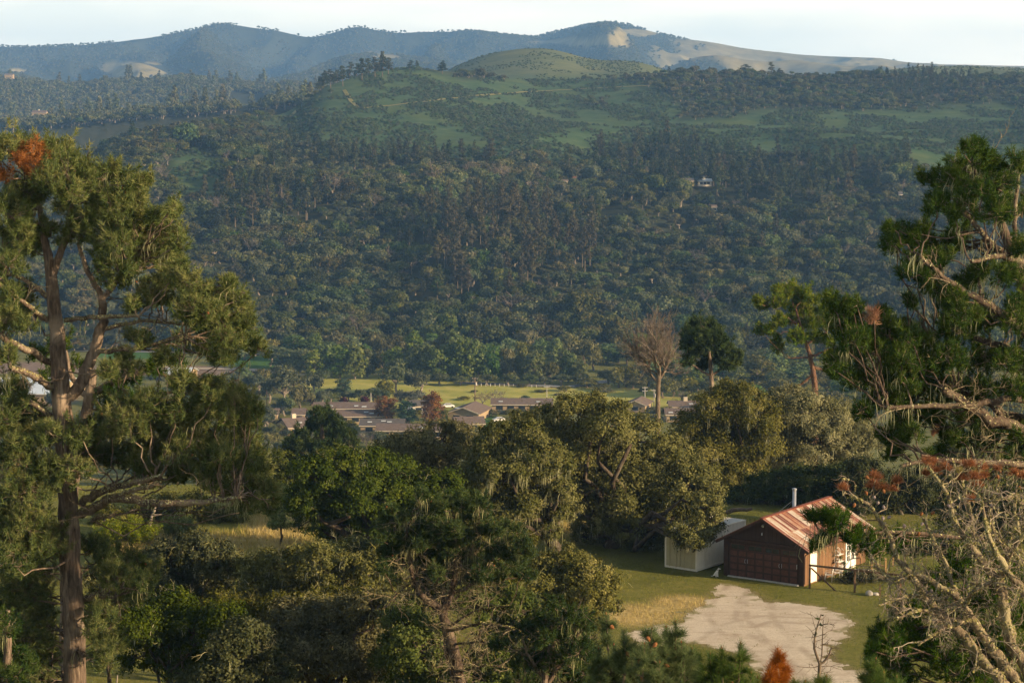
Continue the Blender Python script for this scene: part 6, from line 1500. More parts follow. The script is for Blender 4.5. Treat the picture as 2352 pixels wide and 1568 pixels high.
# ------------------------------------------------------------------ fence, frame, stones
def fence():
    p0 = np.array([19.0, 136.55]); dr = unit(np.array([2.7, -1.25])); R = thing('rail_fence', 'weathered wooden rail fence running from the garage corner', 'fence', (p0[0], p0[1], -30.2))
    pts = [p0 + dr * s for s in (0, 2.95, 5.9)]
    for q in pts:
        b = MB(); z = gz(*q); b.box((q[0] - .06, q[1] - .06, z - .3), (q[0] + .06, q[1] + .06, z + 1.42)); b.build('post', M['fence_wood'], R, (p0[0], p0[1], -30.2))
    b = MB(); a, c = pts[0], pts[2]; b.bar((a[0] - .08, a[1] - .075, gz(*a) + 1.5), (c[0] + .1, c[1] - .075, gz(*c) + 1.38), .06, .13); b.build('rail', M['fence_wood'], R, (p0[0], p0[1], -30.2))
    b = MB(); e = p0 + dr * 1.75; b.bar((a[0] + .07, a[1] - .1, gz(*a) + 1.32), (e[0], e[1] - .1, gz(*e) - .05), .07, .09); b.build('brace', M['fence_wood'], R, (p0[0], p0[1], -30.2))
fence()
def frame_rail():
    A = P(2002, 1308, 141.8)[:2]; Bq = P(2034, 1316, 140.6)[:2]; Cq = A + np.array([1.6, 1.0]); org = (A[0], A[1], gz(*A)); R = thing('corner_rail', 'new yellow timber frame with low rails behind the fence, before the dead pine', 'fence', org)
    for q in (A, Bq, Cq):
        b = MB(); z = gz(*q); b.box((q[0] - .05, q[1] - .05, z - .2), (q[0] + .05, q[1] + .05, z + .98)); b.build('post', M['new_wood'], R, org)
    for a, c, z in ((A, Bq, 1.03), (A, Cq, 1.03), (A, Bq, .5)):
        b = MB(); b.bar((a[0], a[1] - .06, gz(*a) + z), (c[0], c[1] - .06, gz(*c) + z), .1, .05 if z > 1 else .08); b.build('rail', M['new_wood'], R, org)
frame_rail()
def rock(name, label, cat, p, s, mat, seed, zs=.7):
    rng = np.random.default_rng(seed); b = MB(); nu, nv = 16, 10; V = []
    for i in range(nv + 1):
        th = math.pi * i / nv
        for j in range(nu):
            ph = 2 * math.pi * j / nu; d = np.array([math.sin(th) * math.cos(ph), math.sin(th) * math.sin(ph), math.cos(th)])
            r = s * (1 + .3 * (float(fbm(np.array(d[0] * 1.6 + seed), np.array(d[1] * 1.6 + d[2] * 1.3), seed)) - .5)); V.append(d * r * [1, .9, zs] + [0, 0, s * zs * .8])
    b.add(np.array(V) + p, [(i * nu + j, (i + 1) * nu + j, (i + 1) * nu + (j + 1) % nu, i * nu + (j + 1) % nu) for i in range(nv) for j in range(nu)])
    return tag(b.build(name, mat, None, p), label, cat)
def gp_(c, r): q = P(c, r, 30.2 / -float(tan_el(r))); return np.array([q[0], q[1], gz(q[0], q[1]) - .03])
rock('boulder', 'squarish white boulder on the grass by the fence', 'boulder', gp_(1996, 1365), .24, M['stone'], 3, .85)
rock('boulder', 'low grey boulder half hidden right of the white one', 'boulder', gp_(2012, 1364), .24, M['concrete'], 5, .5)
b = MB(); q = gp_(2021, 1365); b.box((q[0] - .04, q[1] - .04, q[2] - .2), (q[0] + .04, q[1] + .04, q[2] + .72)); tag(b.build('wooden_stake', M['fence_wood'], None, q), 'short grey stake standing beside the boulders', 'stake')
rng = np.random.default_rng(77); out = []; q = P(242, 1575, 88); q = np.array([q[0], q[1], q[2]])
twigs(out, q + [0, 0, -2.0], (.35, 0, 1), 2.5, .07, 1, rng, 3, curl=.15); b = MB(); b.tubes(out, 6); tag(b.build('dead_branch', M['bark_pale'], None, (q[0], q[1], q[2] - 2.2)), 'pale broken dead branch poking up at the bottom left edge', 'branch')
out = []; q = P(338, 1215, 156); q[2] = gz(q[0], q[1]); twigs(out, q + [0, 0, -.1], (.2, 0, 1), 1.6, .16, 1, rng, 2, curl=.3); b = MB(); b.tubes(out, 7); tag(b.build('tree_stump', M['bark_pale'], None, q), 'pale broken snag among the broom bushes', 'stump')
out = []; q = P(1785, 1262, 158); q[2] = gz(q[0], q[1]) + .35; tagp = q
b = MB(); lg = curve(P(1690, 1213, 161), P(1600, 1222, 161), rng, 7, .05, .02); b.tubes([(lg, np.linspace(.16, .1, 7))], 8, cap=True)
p_ = P(1706, 1205, 160); b = MB(); b.tubes([(curve((p_[0] - 1.8, p_[1], gz(p_[0], p_[1]) + .15), (p_[0] + .7, p_[1] + .3, gz(p_[0], p_[1]) + .75), rng, 8, .08, .02), np.linspace(.2, .12, 8))], 8, cap=True)
tag(b.build('fallen_log', M['bark_grey'], None, (p_[0], p_[1], gz(p_[0], p_[1]))), 'grey fallen log behind the container under the dark oak', 'log')

# ------------------------------------------------------------------ grass of the bench
def grass():
    rng = np.random.default_rng(55); X = []; H = []; Tn = []
    a, d = scatter_region(106, 182, .36, 56, .262)
    rngj = rng.random(len(a)); x = a * d
    z = terrain(a, d); c, r = PX(np.stack([x, d, z], -1))
    dry = np.clip(ell(c, r, [(640, 1225, 80, 60), (310, 1255, 90, 40), (1500, 1222, 330, 26), (1190, 1205, 60, 40), (1470, 1412, 110, 26), (1560, 1385, 70, 18), (430, 1250, 200, 25)], .9) + .35 * (fbm(x / 3, d / 3, 61) - .45), 0, 1)
    ing = in_gravel(x, d) & (np.random.default_rng(8).random(len(x)) > .07 * (fbm(x, d, 16) > .45))
    L_ = np.array([[math.cos(GA), -math.sin(GA)], [math.sin(GA), math.cos(GA)]]); gx_ = (x - 16.3) * L_[0, 0] + (d - 138.68) * L_[0, 1]; gy_ = (x - 16.3) * L_[1, 0] + (d - 138.68) * L_[1, 1]
    ing |= (np.abs(gx_) < 3.0) & (gy_ > -.3) & (gy_ < 9)
    ing |= np.hypot(x - 11.5, d - 143.5) < 1.2
    keep = ~ing & (fbm(x / 1.1, d / 1.1, 62) > .34)
    x, d, z, dry = x[keep], d[keep], z[keep], dry[keep]
    tall = np.clip(sstep(144, 152, d) * .4 * (dry > .3) + dry * .12 + .1, .08, .5)
    n = 7; m = len(x)
    bx = np.repeat(x, n) + rng.normal(size=m * n) * .16; by = np.repeat(d, n) + rng.normal(size=m * n) * .16; bz = np.repeat(z, n) - .02
    h = np.repeat(tall, n) * rng.uniform(.5, 1.3, m * n); an = rng.uniform(0, math.pi, m * n); w = .012 + h * .03
    U = np.stack([np.cos(an), np.sin(an), an * 0], 1) * w[:, None]; b0 = np.stack([bx, by, bz], 1); tip = b0 + np.stack([rng.normal(size=m * n) * h * .35, rng.normal(size=m * n) * h * .35, h], 1)
    V = np.stack([b0 - U, b0 + U, tip], 1).reshape(-1, 3); dr = np.repeat(dry, n); t = np.clip(dr * .62 + rng.uniform(0, .38, m * n), 0, 1)
    mb = MB(); mb.add(V, tris=np.arange(m * n * 3).reshape(-1, 3), tint=t)
    mt, nt, out = newmat('grass_blades'); cc = ramp(nt, attr(nt, 'tint'), [(0, (.11, .145, .026)), (.35, (.22, .23, .045)), (.6, (.36, .3, .095)), (1, (.58, .46, .22))])
    dfn = nt.nodes.new('ShaderNodeBsdfDiffuse'); tr = nt.nodes.new('ShaderNodeBsdfTranslucent'); nt.links.new(cc, dfn.inputs[0]); nt.links.new(cc, tr.inputs[0]); mx = nt.nodes.new('ShaderNodeMixShader'); mx.inputs[0].default_value = .35
    nt.links.new(dfn.outputs[0], mx.inputs[1]); nt.links.new(tr.outputs[0], mx.inputs[2]); nt.links.new(mx.outputs[0], out.inputs[0])
    tag(mb.build('grass', mt), 'short green and dry golden grass round the gravel and under the oaks', kind='stuff'); print('grass blades', m * n)
grass()
# ------------------------------------------------------------------ valley trees
FR = [Form('rip', *form_riparian(200 + i, 12, 8 + i % 3), ('ripgreen', 'bark_pale'), 12, 8 + i % 3) for i in range(4)]
FY = [Form('ripy', *form_riparian(210 + i, 12, 7 + i), ('ripyellow', 'bark_pale'), 12, 7 + i) for i in range(2)]
FW = [Form('willow', *form_oak(220 + i, 8, 9, .34, 1.7, 9), ('willow', 'bark_pale'), 8, 9) for i in range(2)]
FG = [Form('olive', *form_oak(230 + i, 6, 8, .32, 1.7, 8), ('greygreen', 'bark_grey'), 6, 8) for i in range(2)]
FPl = [Form('plum', *form_oak(240, 5, 5, .28, 1.8, 7), ('plum', 'bark_grey'), 5, 5)]
FA = [Form('russet', *form_riparian(250, 11, 7, .3, 1.1), ('autumn', 'bark_grey'), 11, 7)]
FC = [Form('fir', *form_riparian(260, 10, 5, .3, 1.9), ('green_fir', 'bark_grey'), 10, 5)]
FBp = [Form('bare', *form_bare(270 + i, 9, 9, .17, 4, 4, .2, 1.0), ('barepink', 'bark_pale'), 9, 9) for i in range(2)]
FD = [Form('darkoak', *form_oak(280 + i, 7, 9, .32, 1.8, 9), ('oak', 'bark_grey'), 7, 9) for i in range(3)]
FE = [Form('euca', *form_oak(290, 14, 13, .36, 1.1, 12), ('willow', 'bark_pale'), 14, 13)]
KIND = {'g': (FR, 'cottonwood_tree', 'tree'), 'y': (FY, 'cottonwood_tree', 'tree'), 'w': (FW, 'willow_tree', 'willow'), 'o': (FG, 'olive_tree', 'tree'), 'p': (FPl, 'plum_tree', 'plum tree'), 'a': (FA, 'russet_tree', 'tree'), 'c': (FC, 'conifer_tree', 'conifer'), 'b': (FBp, 'bare_tree', 'bare tree'), 'd': (FD, 'valley_oak', 'oak'), 'e': (FE, 'eucalyptus_tree', 'tree')}
rv = np.random.default_rng(300)
def vtree(kind, c, row, hpx, wpx, label, group=None, z=None):
    fl, nm, ct = KIND[kind]; F = fl[rv.integers(0, len(fl))]
    if z is None:
        p = V0(c, row)
        if p[1] < 600:
            ds = np.arange(190, 700, 2.); a = (c - 1176) / 5028; zz = terrain(np.full_like(ds, a), ds); _, rr = PX(np.stack([a * ds, ds, zz], -1)); k = np.argmin(np.abs(rr - row)); p = np.array([a * ds[k], ds[k], zz[k]])
    else: p = z
    s = pxm(p[1]); F.place(nm, label, ct, (p[0], p[1], p[2] - .1), wpx * s / F.w, hpx * s / F.h, rv.uniform(0, 6.28), group)
# belt of trees beyond the meadow
GB = 'green cottonwoods of the belt beyond the meadow'
for c, row, h, w_, k in [(722, 868, 62, 55, 'g'), (752, 862, 70, 60, 'g'), (782, 868, 76, 66, 'g'), (815, 870, 78, 60, 'g'), (845, 866, 66, 55, 'g'), (905, 868, 70, 60, 'g'), (945, 872, 66, 56, 'g'), (975, 872, 84, 66, 'g'), (1008, 876, 76, 56, 'g'), (1040, 874, 88, 60, 'g'), (1072, 876, 98, 62, 'g'),
                         (1100, 876, 92, 66, 'g'), (1130, 876, 82, 56, 'g'), (1230, 880, 72, 52, 'g'), (1305, 878, 70, 52, 'g'), (1330, 880, 54, 48, 'g'), (1160, 876, 64, 56, 'd'), (1190, 872, 60, 52, 'd'), (1265, 880, 52, 50, 'd'), (700, 850, 56, 50, 'd'), (880, 860, 58, 56, 'd')]:
    vtree(k, c, row, h, w_, GB if k == 'g' else 'dark oak filling the belt of trees beyond the meadow', GB if k == 'g' else 'dark oaks of the meadow belt')
for c, row, h, w_ in [(1196, 876, 88, 30), (1292, 876, 68, 40), (1150, 872, 66, 34), (1062, 874, 70, 34)]:
    vtree('y', c, row, h, w_, 'pale yellow green cottonwood with a white trunk in the meadow belt', 'pale cottonwoods of the meadow belt')
for c, row, h, w_ in [(740, 880, 36, 50), (980, 884, 30, 44), (1010, 884, 34, 50), (1055, 886, 28, 46), (1095, 886, 26, 44), (1170, 884, 30, 50), (1215, 884, 30, 48), (1250, 884, 26, 44), (1290, 884, 30, 48), (1335, 886, 30, 48), (1120, 884, 30, 46)]:
    vtree('w', c, row, h, w_, 'low green willow along the far edge of the meadow', 'willows along the far edge of the meadow')
for c, row, h, w_ in [(1438, 888, 58, 66), (1420, 890, 46, 50), (1395, 884, 40, 56), (1350, 890, 24, 60), (1300, 898, 14, 44), (1380, 896, 18, 50), (1455, 892, 30, 60), (1490, 888, 40, 60), (1470, 880, 46, 50)]:
    vtree('d', c, row, h, w_, 'dark oak beside the curving road', 'dark oaks beside the curving road')
for c, row, h, w_ in [(1540, 888, 72, 66), (1575, 892, 66, 60), (1660, 890, 60, 60), (1600, 896, 50, 56), (1690, 896, 54, 60), (1780, 900, 50, 60), (1830, 898, 60, 60)]:
    vtree('g', c, row, h, w_, 'green tree beyond the tall pines on the right', 'green trees beyond the tall pines')
vtree('y', 1740, 890, 70, 78, 'pale green cottonwood with white stems between the two tall pines')
vtree('b', 1568, 940, 44, 54, 'greyish thinly leaved tree right of the bare tall tree'); vtree('d', 1590, 942, 44, 56, 'rounded dark tree behind the low roofed house on the right')
for c, row, h, w_ in [(1530, 900, 40, 50), (1640, 905, 50, 60), (1480, 905, 20, 30)]: vtree('d', c, row, h, w_, 'dark tree at the right end of the meadow', 'dark trees at the right end of the meadow')
for i in range(64):
    c = 560 + i * 23 + rv.uniform(-9, 9); row = 862 - rv.uniform(0, 46); k = 'g' if rv.random() < .62 else 'd' if rv.random() < .7 else 'w'
    side = 'left of the meadow' if c < 720 else 'behind the meadow' if c < 1330 else 'behind the road bend' if c < 1520 else 'behind the tall pines'
    vtree(k, c, row, rv.uniform(44, 74), rv.uniform(46, 74), {'g': 'bright green tree at the hill foot ', 'd': 'dark oak at the hill foot ', 'w': 'grey green willow at the hill foot '}[k] + side, {'g': 'green trees at the hill foot ', 'd': 'dark oaks at the hill foot ', 'w': 'willows at the hill foot '}[k] + side)
for i in range(22):
    c = 1500 + i * 27 + rv.uniform(-9, 9); row = rv.uniform(872, 925); k = 'g' if rv.random() < .4 else 'd'
    vtree(k, c, row, rv.uniform(40, 60), rv.uniform(46, 70), {'g': 'green tree beyond the golden oaks on the right', 'd': 'dark oak beyond the golden oaks on the right'}[k], {'g': 'green trees beyond the golden oaks', 'd': 'dark oaks beyond the golden oaks'}[k])
for i in range(84):
    lf_ = i < 60; c = rv.uniform(-60, 640) if lf_ else rv.uniform(1880, 2380); row = rv.uniform(930, 1130) if lf_ else rv.uniform(890, 1010); k = 'wdd'[i % 3]
    side = 'behind the tall left pine' if lf_ else 'behind the dark right pine'
    vtree(k, c, row, rv.uniform(44, 70), rv.uniform(50, 80), {'d': 'dark oak on the valley slope ', 'w': 'grey green willow on the valley slope '}[k] + side, {'d': 'dark oaks on the slope ', 'w': 'willows on the slope '}[k] + side)
# single trees and clumps round the houses
vtree('e', 908, 906, 96, 84, 'large rounded grey green eucalyptus at the edge of the meadow'); vtree('d', 888, 912, 44, 56, 'dark oak under the large eucalyptus'); vtree('w', 962, 906, 62, 66, 'green tree right of the large eucalyptus')
vtree('o', 955, 922, 30, 56, 'silvery olive tree behind the houses, right of the eucalyptus'); vtree('o', 922, 920, 28, 44, 'silvery olive tree under the eucalyptus'); vtree('o', 990, 924, 20, 30, 'small silvery bush at the meadow edge')
vtree('c', 788, 908, 42, 36, 'small dark conifer alone on the meadow'); vtree('d', 765, 905, 16, 40, 'low dark bush left of the lone conifer')
for c, row, h, w_ in [(712, 930, 26, 36), (790, 930, 24, 26), (838, 930, 26, 30)]: vtree('p', c, row, h, w_, 'dark purple plum tree in a row behind the long house', 'purple plum trees behind the long house')
vtree('p', 846, 946, 12, 18, 'small purple plum bush in front of the long house')
for c, row, h, w_ in [(830, 926, 40, 40), (858, 924, 42, 46), (880, 926, 36, 40), (760, 926, 32, 50), (740, 930, 40, 50), (700, 920, 40, 44), (800, 920, 26, 40)]: vtree('w', c, row, h, w_, 'grey green willow behind the long house', 'willows behind the long house')
vtree('a', 886, 972, 62, 56, 'thin russet tree in front of the houses, left of the green one'); vtree('c', 936, 976, 58, 46, 'soft green young conifer between two russet trees'); vtree('a', 993, 976, 76, 58, 'dense russet brown tree beside the large roofed house')
vtree('d', 1022, 968, 34, 26, 'small dark tree at the corner of the large roofed house'); vtree('b', 896, 930, 20, 46, 'low pinkish bare tree behind the houses')
vtree('b', 1108, 936, 44, 50, 'left of two leafless pinkish trees on the meadow edge'); vtree('b', 1138, 934, 42, 56, 'right of two leafless pinkish trees on the meadow edge')
vtree('c', 1206, 925, 18, 22, 'tiny dark conifer behind the low house roof'); vtree('d', 1065, 918, 10, 34, 'low dark hedge bush at the meadow edge'); vtree('d', 1352, 915, 14, 28, 'dark bush on the meadow behind the broad oak')
for c, row, h, w_ in [(1089, 902, 8, 22), (1285, 908, 6, 30), (1243, 900, 7, 40), (1200, 890, 10, 30), (1390, 900, 10, 60)]: vtree('d', c, row, h, w_, 'low dark bush on the open meadow', 'bushes on the open meadow')
vtree('c', 690, 966, 26, 30, 'bright green conifer by the small house'); vtree('c', 708, 966, 22, 26, 'green conifer right beside the bright one'); vtree('c', 778, 976, 24, 22, 'small dark green conifer before the gabled house')
vtree('e', 655, 938, 118, 110, 'tall open cottonwood with pale bare limbs behind the left houses')
for c, row, h, w_, k in [(560, 900, 60, 60, 'g'), (590, 905, 56, 56, 'w'), (620, 925, 60, 56, 'w'), (690, 945, 70, 60, 'd'), (655, 955, 54, 50, 'w'), (530, 905, 60, 60, 'w'), (480, 900, 50, 60, 'w'), (600, 880, 40, 50, 'd'), (720, 905, 56, 50, 'w'), (575, 935, 50, 56, 'd'), (540, 945, 50, 60, 'd'), (500, 935, 50, 60, 'w'),
                         (440, 900, 46, 56, 'd'), (400, 905, 46, 56, 'w'), (360, 885, 40, 50, 'w'), (450, 950, 50, 60, 'd'), (400, 960, 50, 60, 'w'), (340, 940, 60, 60, 'd'), (290, 930, 60, 60, 'w'), (280, 970, 60, 60, 'd'), (350, 990, 60, 60, 'd'), (220, 960, 60, 60, 'w'), (60, 960, 60, 70, 'd'), (100, 985, 60, 70, 'w'), (30, 1000, 60, 70, 'd')]:
    vtree(k, c, row, h, w_, {'g': 'green tree seen through the tall left pine', 'w': 'grey green willow seen beside the tall left pine', 'd': 'dark oak seen beside the tall left pine'}[k], {'g': 'green trees by the left pine', 'w': 'willows by the left pine', 'd': 'dark oaks by the left pine'}[k])
vtree('o', 640, 950, 34, 44, 'rounded pale grey tree by the utility pole'); vtree('b', 842, 1040, 60, 60, 'pinkish leafless tree on the slope below the houses'); vtree('o', 830, 1010, 24, 40, 'pale grey bush below the houses')
for c, row, h, w_, k in [(870, 1020, 34, 50, 'w'), (905, 1030, 36, 50, 'o'), (940, 1030, 34, 50, 'w'), (980, 1030, 30, 50, 'd'), (650, 1045, 40, 56, 'w'), (620, 1030, 46, 50, 'd'), (600, 1050, 50, 60, 'w'), (570, 1040, 50, 60, 'd'), (680, 1060, 40, 50, 'd'), (860, 1060, 40, 56, 'd'), (820, 1060, 34, 50, 'w'), (540, 1060, 50, 60, 'w'), (1040, 1030, 30, 50, 'd'), (1080, 1020, 36, 60, 'd'),
                         (500, 1060, 60, 70, 'd'), (440, 1060, 60, 70, 'w'), (380, 1060, 60, 70, 'd'), (300, 1060, 60, 70, 'd'), (240, 1070, 60, 70, 'w'), (60, 1070, 70, 80, 'd'), (10, 1060, 70, 80, 'w'), (640, 1000, 30, 36, 'd'), (612, 985, 40, 44, 'w')]:
    vtree(k, c, row, h, w_, {'w': 'grey green willow on the slope below the houses', 'd': 'dark oak on the slope below the houses', 'o': 'silvery tree on the slope below the houses'}[k], {'w': 'willows on the slope below the houses', 'd': 'oaks on the slope below the houses', 'o': None}[k])
for c, row, h, w_ in [(1530, 960, 30, 44), (1500, 955, 24, 40), (1475, 945, 18, 34), (1625, 955, 40, 56), (1660, 960, 50, 60), (1850, 960, 60, 70), (1920, 960, 60, 70), (2000, 950, 60, 80), (2100, 940, 60, 80), (1170, 960, 24, 40), (1130, 955, 18, 30)]:
    vtree('d', c, row, h, w_, 'dark bushy tree near the right hand houses', 'bushy trees near the right hand houses')
vtree('o', 705, 978, 12, 20, 'pale bush before the tile roofed house on the left')
for c, row, h, w_, k in [(735, 962, 20, 30, 'd'), (760, 978, 22, 40, 'w'), (800, 984, 24, 40, 'd'), (850, 982, 22, 40, 'o'), (905, 986, 22, 30, 'd'), (955, 992, 22, 34, 'w'), (1000, 1004, 22, 40, 'd'), (920, 1006, 18, 44, 'o'), (870, 1010, 24, 40, 'd'), (1050, 1000, 22, 40, 'o'), (1090, 1000, 20, 40, 'w'), (1070, 976, 14, 26, 'd'), (1030, 984, 18, 24, 'd'),
                        (720, 1000, 30, 36, 'd'), (700, 1015, 34, 40, 'w'), (750, 1010, 30, 40, 'w'), (640, 985, 26, 30, 'd'), (625, 1005, 34, 40, 'w'), (890, 958, 20, 26, 'w'), (1180, 952, 16, 30, 'd'), (1230, 952, 18, 34, 'd'), (1150, 950, 12, 24, 'o'), (955, 955, 18, 30, 'd'), (730, 952, 16, 22, 'd'), (775, 958, 16, 24, 'o'), (845, 968, 18, 26, 'w'), (815, 972, 16, 24, 'd'), (870, 990, 18, 28, 'w'), (980, 998, 20, 30, 'd'), (900, 1000, 18, 28, 'd'), (1045, 975, 12, 20, 'd'), (1095, 978, 14, 24, 'd'), (1200, 950, 14, 24, 'w'), (1250, 950, 16, 30, 'd'), (660, 1002, 20, 26, 'w'), (1560, 960, 18, 30, 'w'), (1600, 975, 22, 34, 'd')]:
    vtree(k, c, row, h, w_, {'w': 'grey green shrub tree among the valley houses', 'd': 'dark bushy oak among the valley houses', 'o': 'silvery shrub among the valley houses'}[k], {'w': 'shrub trees among the valley houses', 'd': 'bushy oaks among the valley houses', 'o': 'silvery shrubs among the valley houses'}[k])
for c, row, h in ((704, 976, 9), (672, 1000, 8)): 
    p = V0(c, row); mb = MB(); rr = np.random.default_rng(int(c)); blob(mb, (p[0], p[1], p[2] + .8), h * pxm(p[1]) * .6, rr, .2, 1.8); R = thing('flowering_shrub', 'red flowering shrub ' + ('right' if c > 690 else 'in front') + ' of the house with the square chimney', 'shrub', tuple(p)); mb.build('blossom', M['redflower'], R, tuple(p)); t = MB(); t.tubes([(curve(p - [0, 0, .2], p + [0, 0, .8], rr, 4), np.linspace(.08, .03, 4))], 5); t.build('stem', M['bark_grey'], R, tuple(p))

# crest trees of the wooded hill, single against the light
def crest(kind, c, row, hpx, wpx, label):
    a = (c - 1176) / 5028; ds = np.arange(1400, 2600, 4.); zs = terrain(np.full_like(ds, a), ds); _, rr = PX(np.stack([a * ds, ds, zs], -1))
    k = np.argmin(np.abs(rr - row)); p = np.array([a * ds[k], ds[k], zs[k]]); F = (FP if kind == 'p' else FO)[rv.integers(0, 4)]; s = pxm(p[1])
    F.place('pine_tree' if kind == 'p' else 'oak_tree', label, 'pine' if kind == 'p' else 'oak', tuple(p - [0, 0, .6]), wpx * s / F.w, hpx * s / F.h, rv.uniform(0, 6), None)
crest('p', 1016, 170, 28, 24, 'lone broad dark pine on the grassy crest'); crest('p', 941, 162, 24, 22, 'left of a close pair of pines on the crest'); crest('p', 958, 161, 22, 12, 'slim right one of a close pair of pines on the crest')
crest('p', 1710, 176, 28, 34, 'broad pine on the right crest, left of two'); crest('p', 1772, 178, 36, 24, 'tall pine on the right crest'); crest('p', 1790, 180, 22, 26, 'squat pine just right of the tall one on the crest'); crest('p', 2230, 215, 36, 40, 'broad dark pine right of the crest wood'); crest('p', 1895, 192, 22, 30, 'low broad pine in the middle of the right crest')
for i, (c, row, h) in enumerate([(745, 205, 30), (760, 202, 32), (775, 200, 30), (788, 198, 36), (802, 194, 40), (818, 192, 36), (832, 186, 40), (848, 184, 38), (862, 180, 36), (878, 176, 36), (892, 172, 30), (735, 210, 24)]): crest('p', c, row, h * 1.3, 28, 'dark pine in the dense row on the left slope of the crest')
for o in SC.objects:
    if o.get('label', '').startswith('dark pine in the dense row'): o['group'] = 'pines in the row on the left crest'

# ------------------------------------------------------------------ houses of the valley
M['shingle'] = plain('weathered_brown_shingles', (.145, .112, .095), .95, .1, 0, .22, 1.4)
M['shingle_dark'] = plain('dark_grey_shingles', (.1, .092, .088), .95, .1, 0, .2, 1.4)
M['stucco'] = plain('tan_stucco', (.33, .25, .155), .9, .1, 0, .1, .8)
M['fascia'] = plain('cream_fascia', (.55, .48, .36), .7, .2, 0, .06, 1)
M['skylight'] = plain('skylight_glass', (.62, .7, .76), .2, .6, 0, .05, 1)
M['roof_red'] = plain('red_brown_roof', (.22, .09, .06), .9, .1, 0, .2, 1)
M['roof_blue'] = plain('blue_grey_metal_roof', (.36, .42, .48), .5, .4, .2, .1, 1)
def house(label, c0, c1, row_base, roof_px, depth=9, rz=0, roof='shingle', wall='stucco', rise=1.5, wall_h=2.5, sky=0, chim=False, gable_front=False, pos=None, wins=4, name='house', cat='house'):
    p = V0((c0 + c1) / 2, row_base) if pos is None else pos
    W = (c1 - c0) * pxm(p[1]) / 2; org = (p[0], p[1] + depth / 2, p[2]); R = thing(name, label, cat, org, rz)
    D = depth / 2; b = MB(); b.box((-W + .5, -D + .5, -.5), (W - .5, D - .5, wall_h)); 
    if gable_front: b.add([(-W + .5, -D + .5, wall_h), (W - .5, -D + .5, wall_h), (0, -D + .5, wall_h + rise * .86)], tris=[(0, 1, 2)])
    else:
        for s in (-1, 1): b.add([(s * (W - .5), -D + .5, wall_h), (s * (W - .5), D - .5, wall_h), (s * (W - .5), 0, wall_h + rise * .86)], tris=[(0, 1, 2)])
    b.build('wall', M[wall], R)
    r = MB(); t = .16; e = .1
    if gable_front: pts = [[(-W - e, wall_h - .12), (0, wall_h + rise)], [(0, wall_h + rise), (W + e, wall_h - .12)]]
    else: pts = [[(-D - e, wall_h - .12), (0, wall_h + rise)], [(0, wall_h + rise), (D + e, wall_h - .12)]]
    for (u0, z0), (u1, z1) in pts:
        V = []
        for v in ((-D - e, D + e) if gable_front else (-W, W)):
            for uu, zz in ((u0, z0), (u1, z1), (u1, z1 + t), (u0, z0 + t)): V.append((uu, v, zz) if gable_front else (v, uu, zz))
        r.add(V, [(0, 3, 2, 1), (4, 5, 6, 7), (0, 1, 5, 4), (2, 3, 7, 6), (1, 2, 6, 5), (3, 0, 4, 7)])
    rf = r.build('roof', M[roof], R)
    f = MB()
    if gable_front:
        for s in (-1, 1): f.bar((s * (W + e), -D - e - .04, wall_h - .1), (0, -D - e - .04, wall_h + rise + .02), .06, .3)
    else: f.bar((-W, -D - e - .03, wall_h - .1), (W, -D - e - .03, wall_h - .1), .05, .24)
    f.build('fascia', M['fascia'], R)
    rr = np.random.default_rng(abs(int(c0)))
    for i in range(sky):
        s = MB(); x = rr.uniform(-.8, .8) * W; yy = -D * rr.uniform(.3, .75); zz = wall_h - .12 + (yy + D + e) / (D + e) * (rise + .12) + t + .08
        if gable_front: x = -W * (.35 + .12 * i); yy = -D * .7 + i * 1.8; zz = wall_h - .12 + (x + W + e) / (W + e) * (rise + .12) + t + .08
        s.box((x - .7, yy - .5, zz - .12), (x + .7, yy + .5, zz + .06)); s.build('skylight', M['skylight'], rf)
    if chim: s = MB(); s.box((-W * .2, -.5, wall_h), (-W * .2 + 1.3, .6, wall_h + rise + 1.3)); s.build('chimney', M['fascia'], rf)
    for i in range(wins):
        g_ = MB(); x = -W + 1.2 + (2 * W - 2.4) * (i + .5) / wins; ww = min(1.1, W / wins * .6)
        g_.box((x - ww, -D + .44, .7), (x + ww, -D + .497, 2.0)); wn = g_.build('window', M['glass'], R)
        f = MB(); f.bar((x - ww, -D + .42, 2.04), (x + ww, -D + .42, 2.04), .06, .08); f.bar((x - ww, -D + .42, .66), (x + ww, -D + .42, .66), .06, .08); f.build('window_frame', M['fascia'], wn)
    return R
house('long low brown roofed house in front of the plum trees', 716, 870, 956, 0, 10, 0, sky=4, chim=False, wins=6)
house('brown roofed house with a cream edged porch, before the long house', 765, 890, 974, 0, 10, math.radians(4), sky=2, wins=4)
house('large gabled house with skylights and a wide cream fascia', 1036, 1117, 968, 0, 16, math.radians(-14), rise=1.9, wall_h=2.6, sky=4, gable_front=True, wins=2)
house('low grey brown roof in front of the large gabled house', 1040, 1112, 992, 0, 9, math.radians(8), rise=1.7, wins=2)
house('dark grey roofed house below the russet trees', 824, 930, 996, 0, 9, 0, 'shingle_dark', sky=3, wins=3)
house('long low house lowest of the cluster, partly hidden by bushes', 862, 1030, 1008, 0, 9, math.radians(-3), sky=2, wins=5)
house('tile roofed house with a square chimney beside the dense pine', 640, 704, 1000, 0, 12, math.radians(25), rise=2.2, sky=1, chim=True, wins=2)
house('small brown roofed house behind green conifers', 668, 702, 970, 0, 8, 0, wins=2)
house('tiny house corner behind the rounded grey tree', 606, 640, 970, 0, 8, 0, wins=1)
house('long low house at the meadow edge behind the bare pink trees', 1127, 1272, 946, 0, 9, math.radians(-2), sky=2, wins=5)
house('small house behind the broad oak, left of the bare tall tree', 1440, 1496, 948, 0, 12, math.radians(-15), gable_front=True, wins=1)
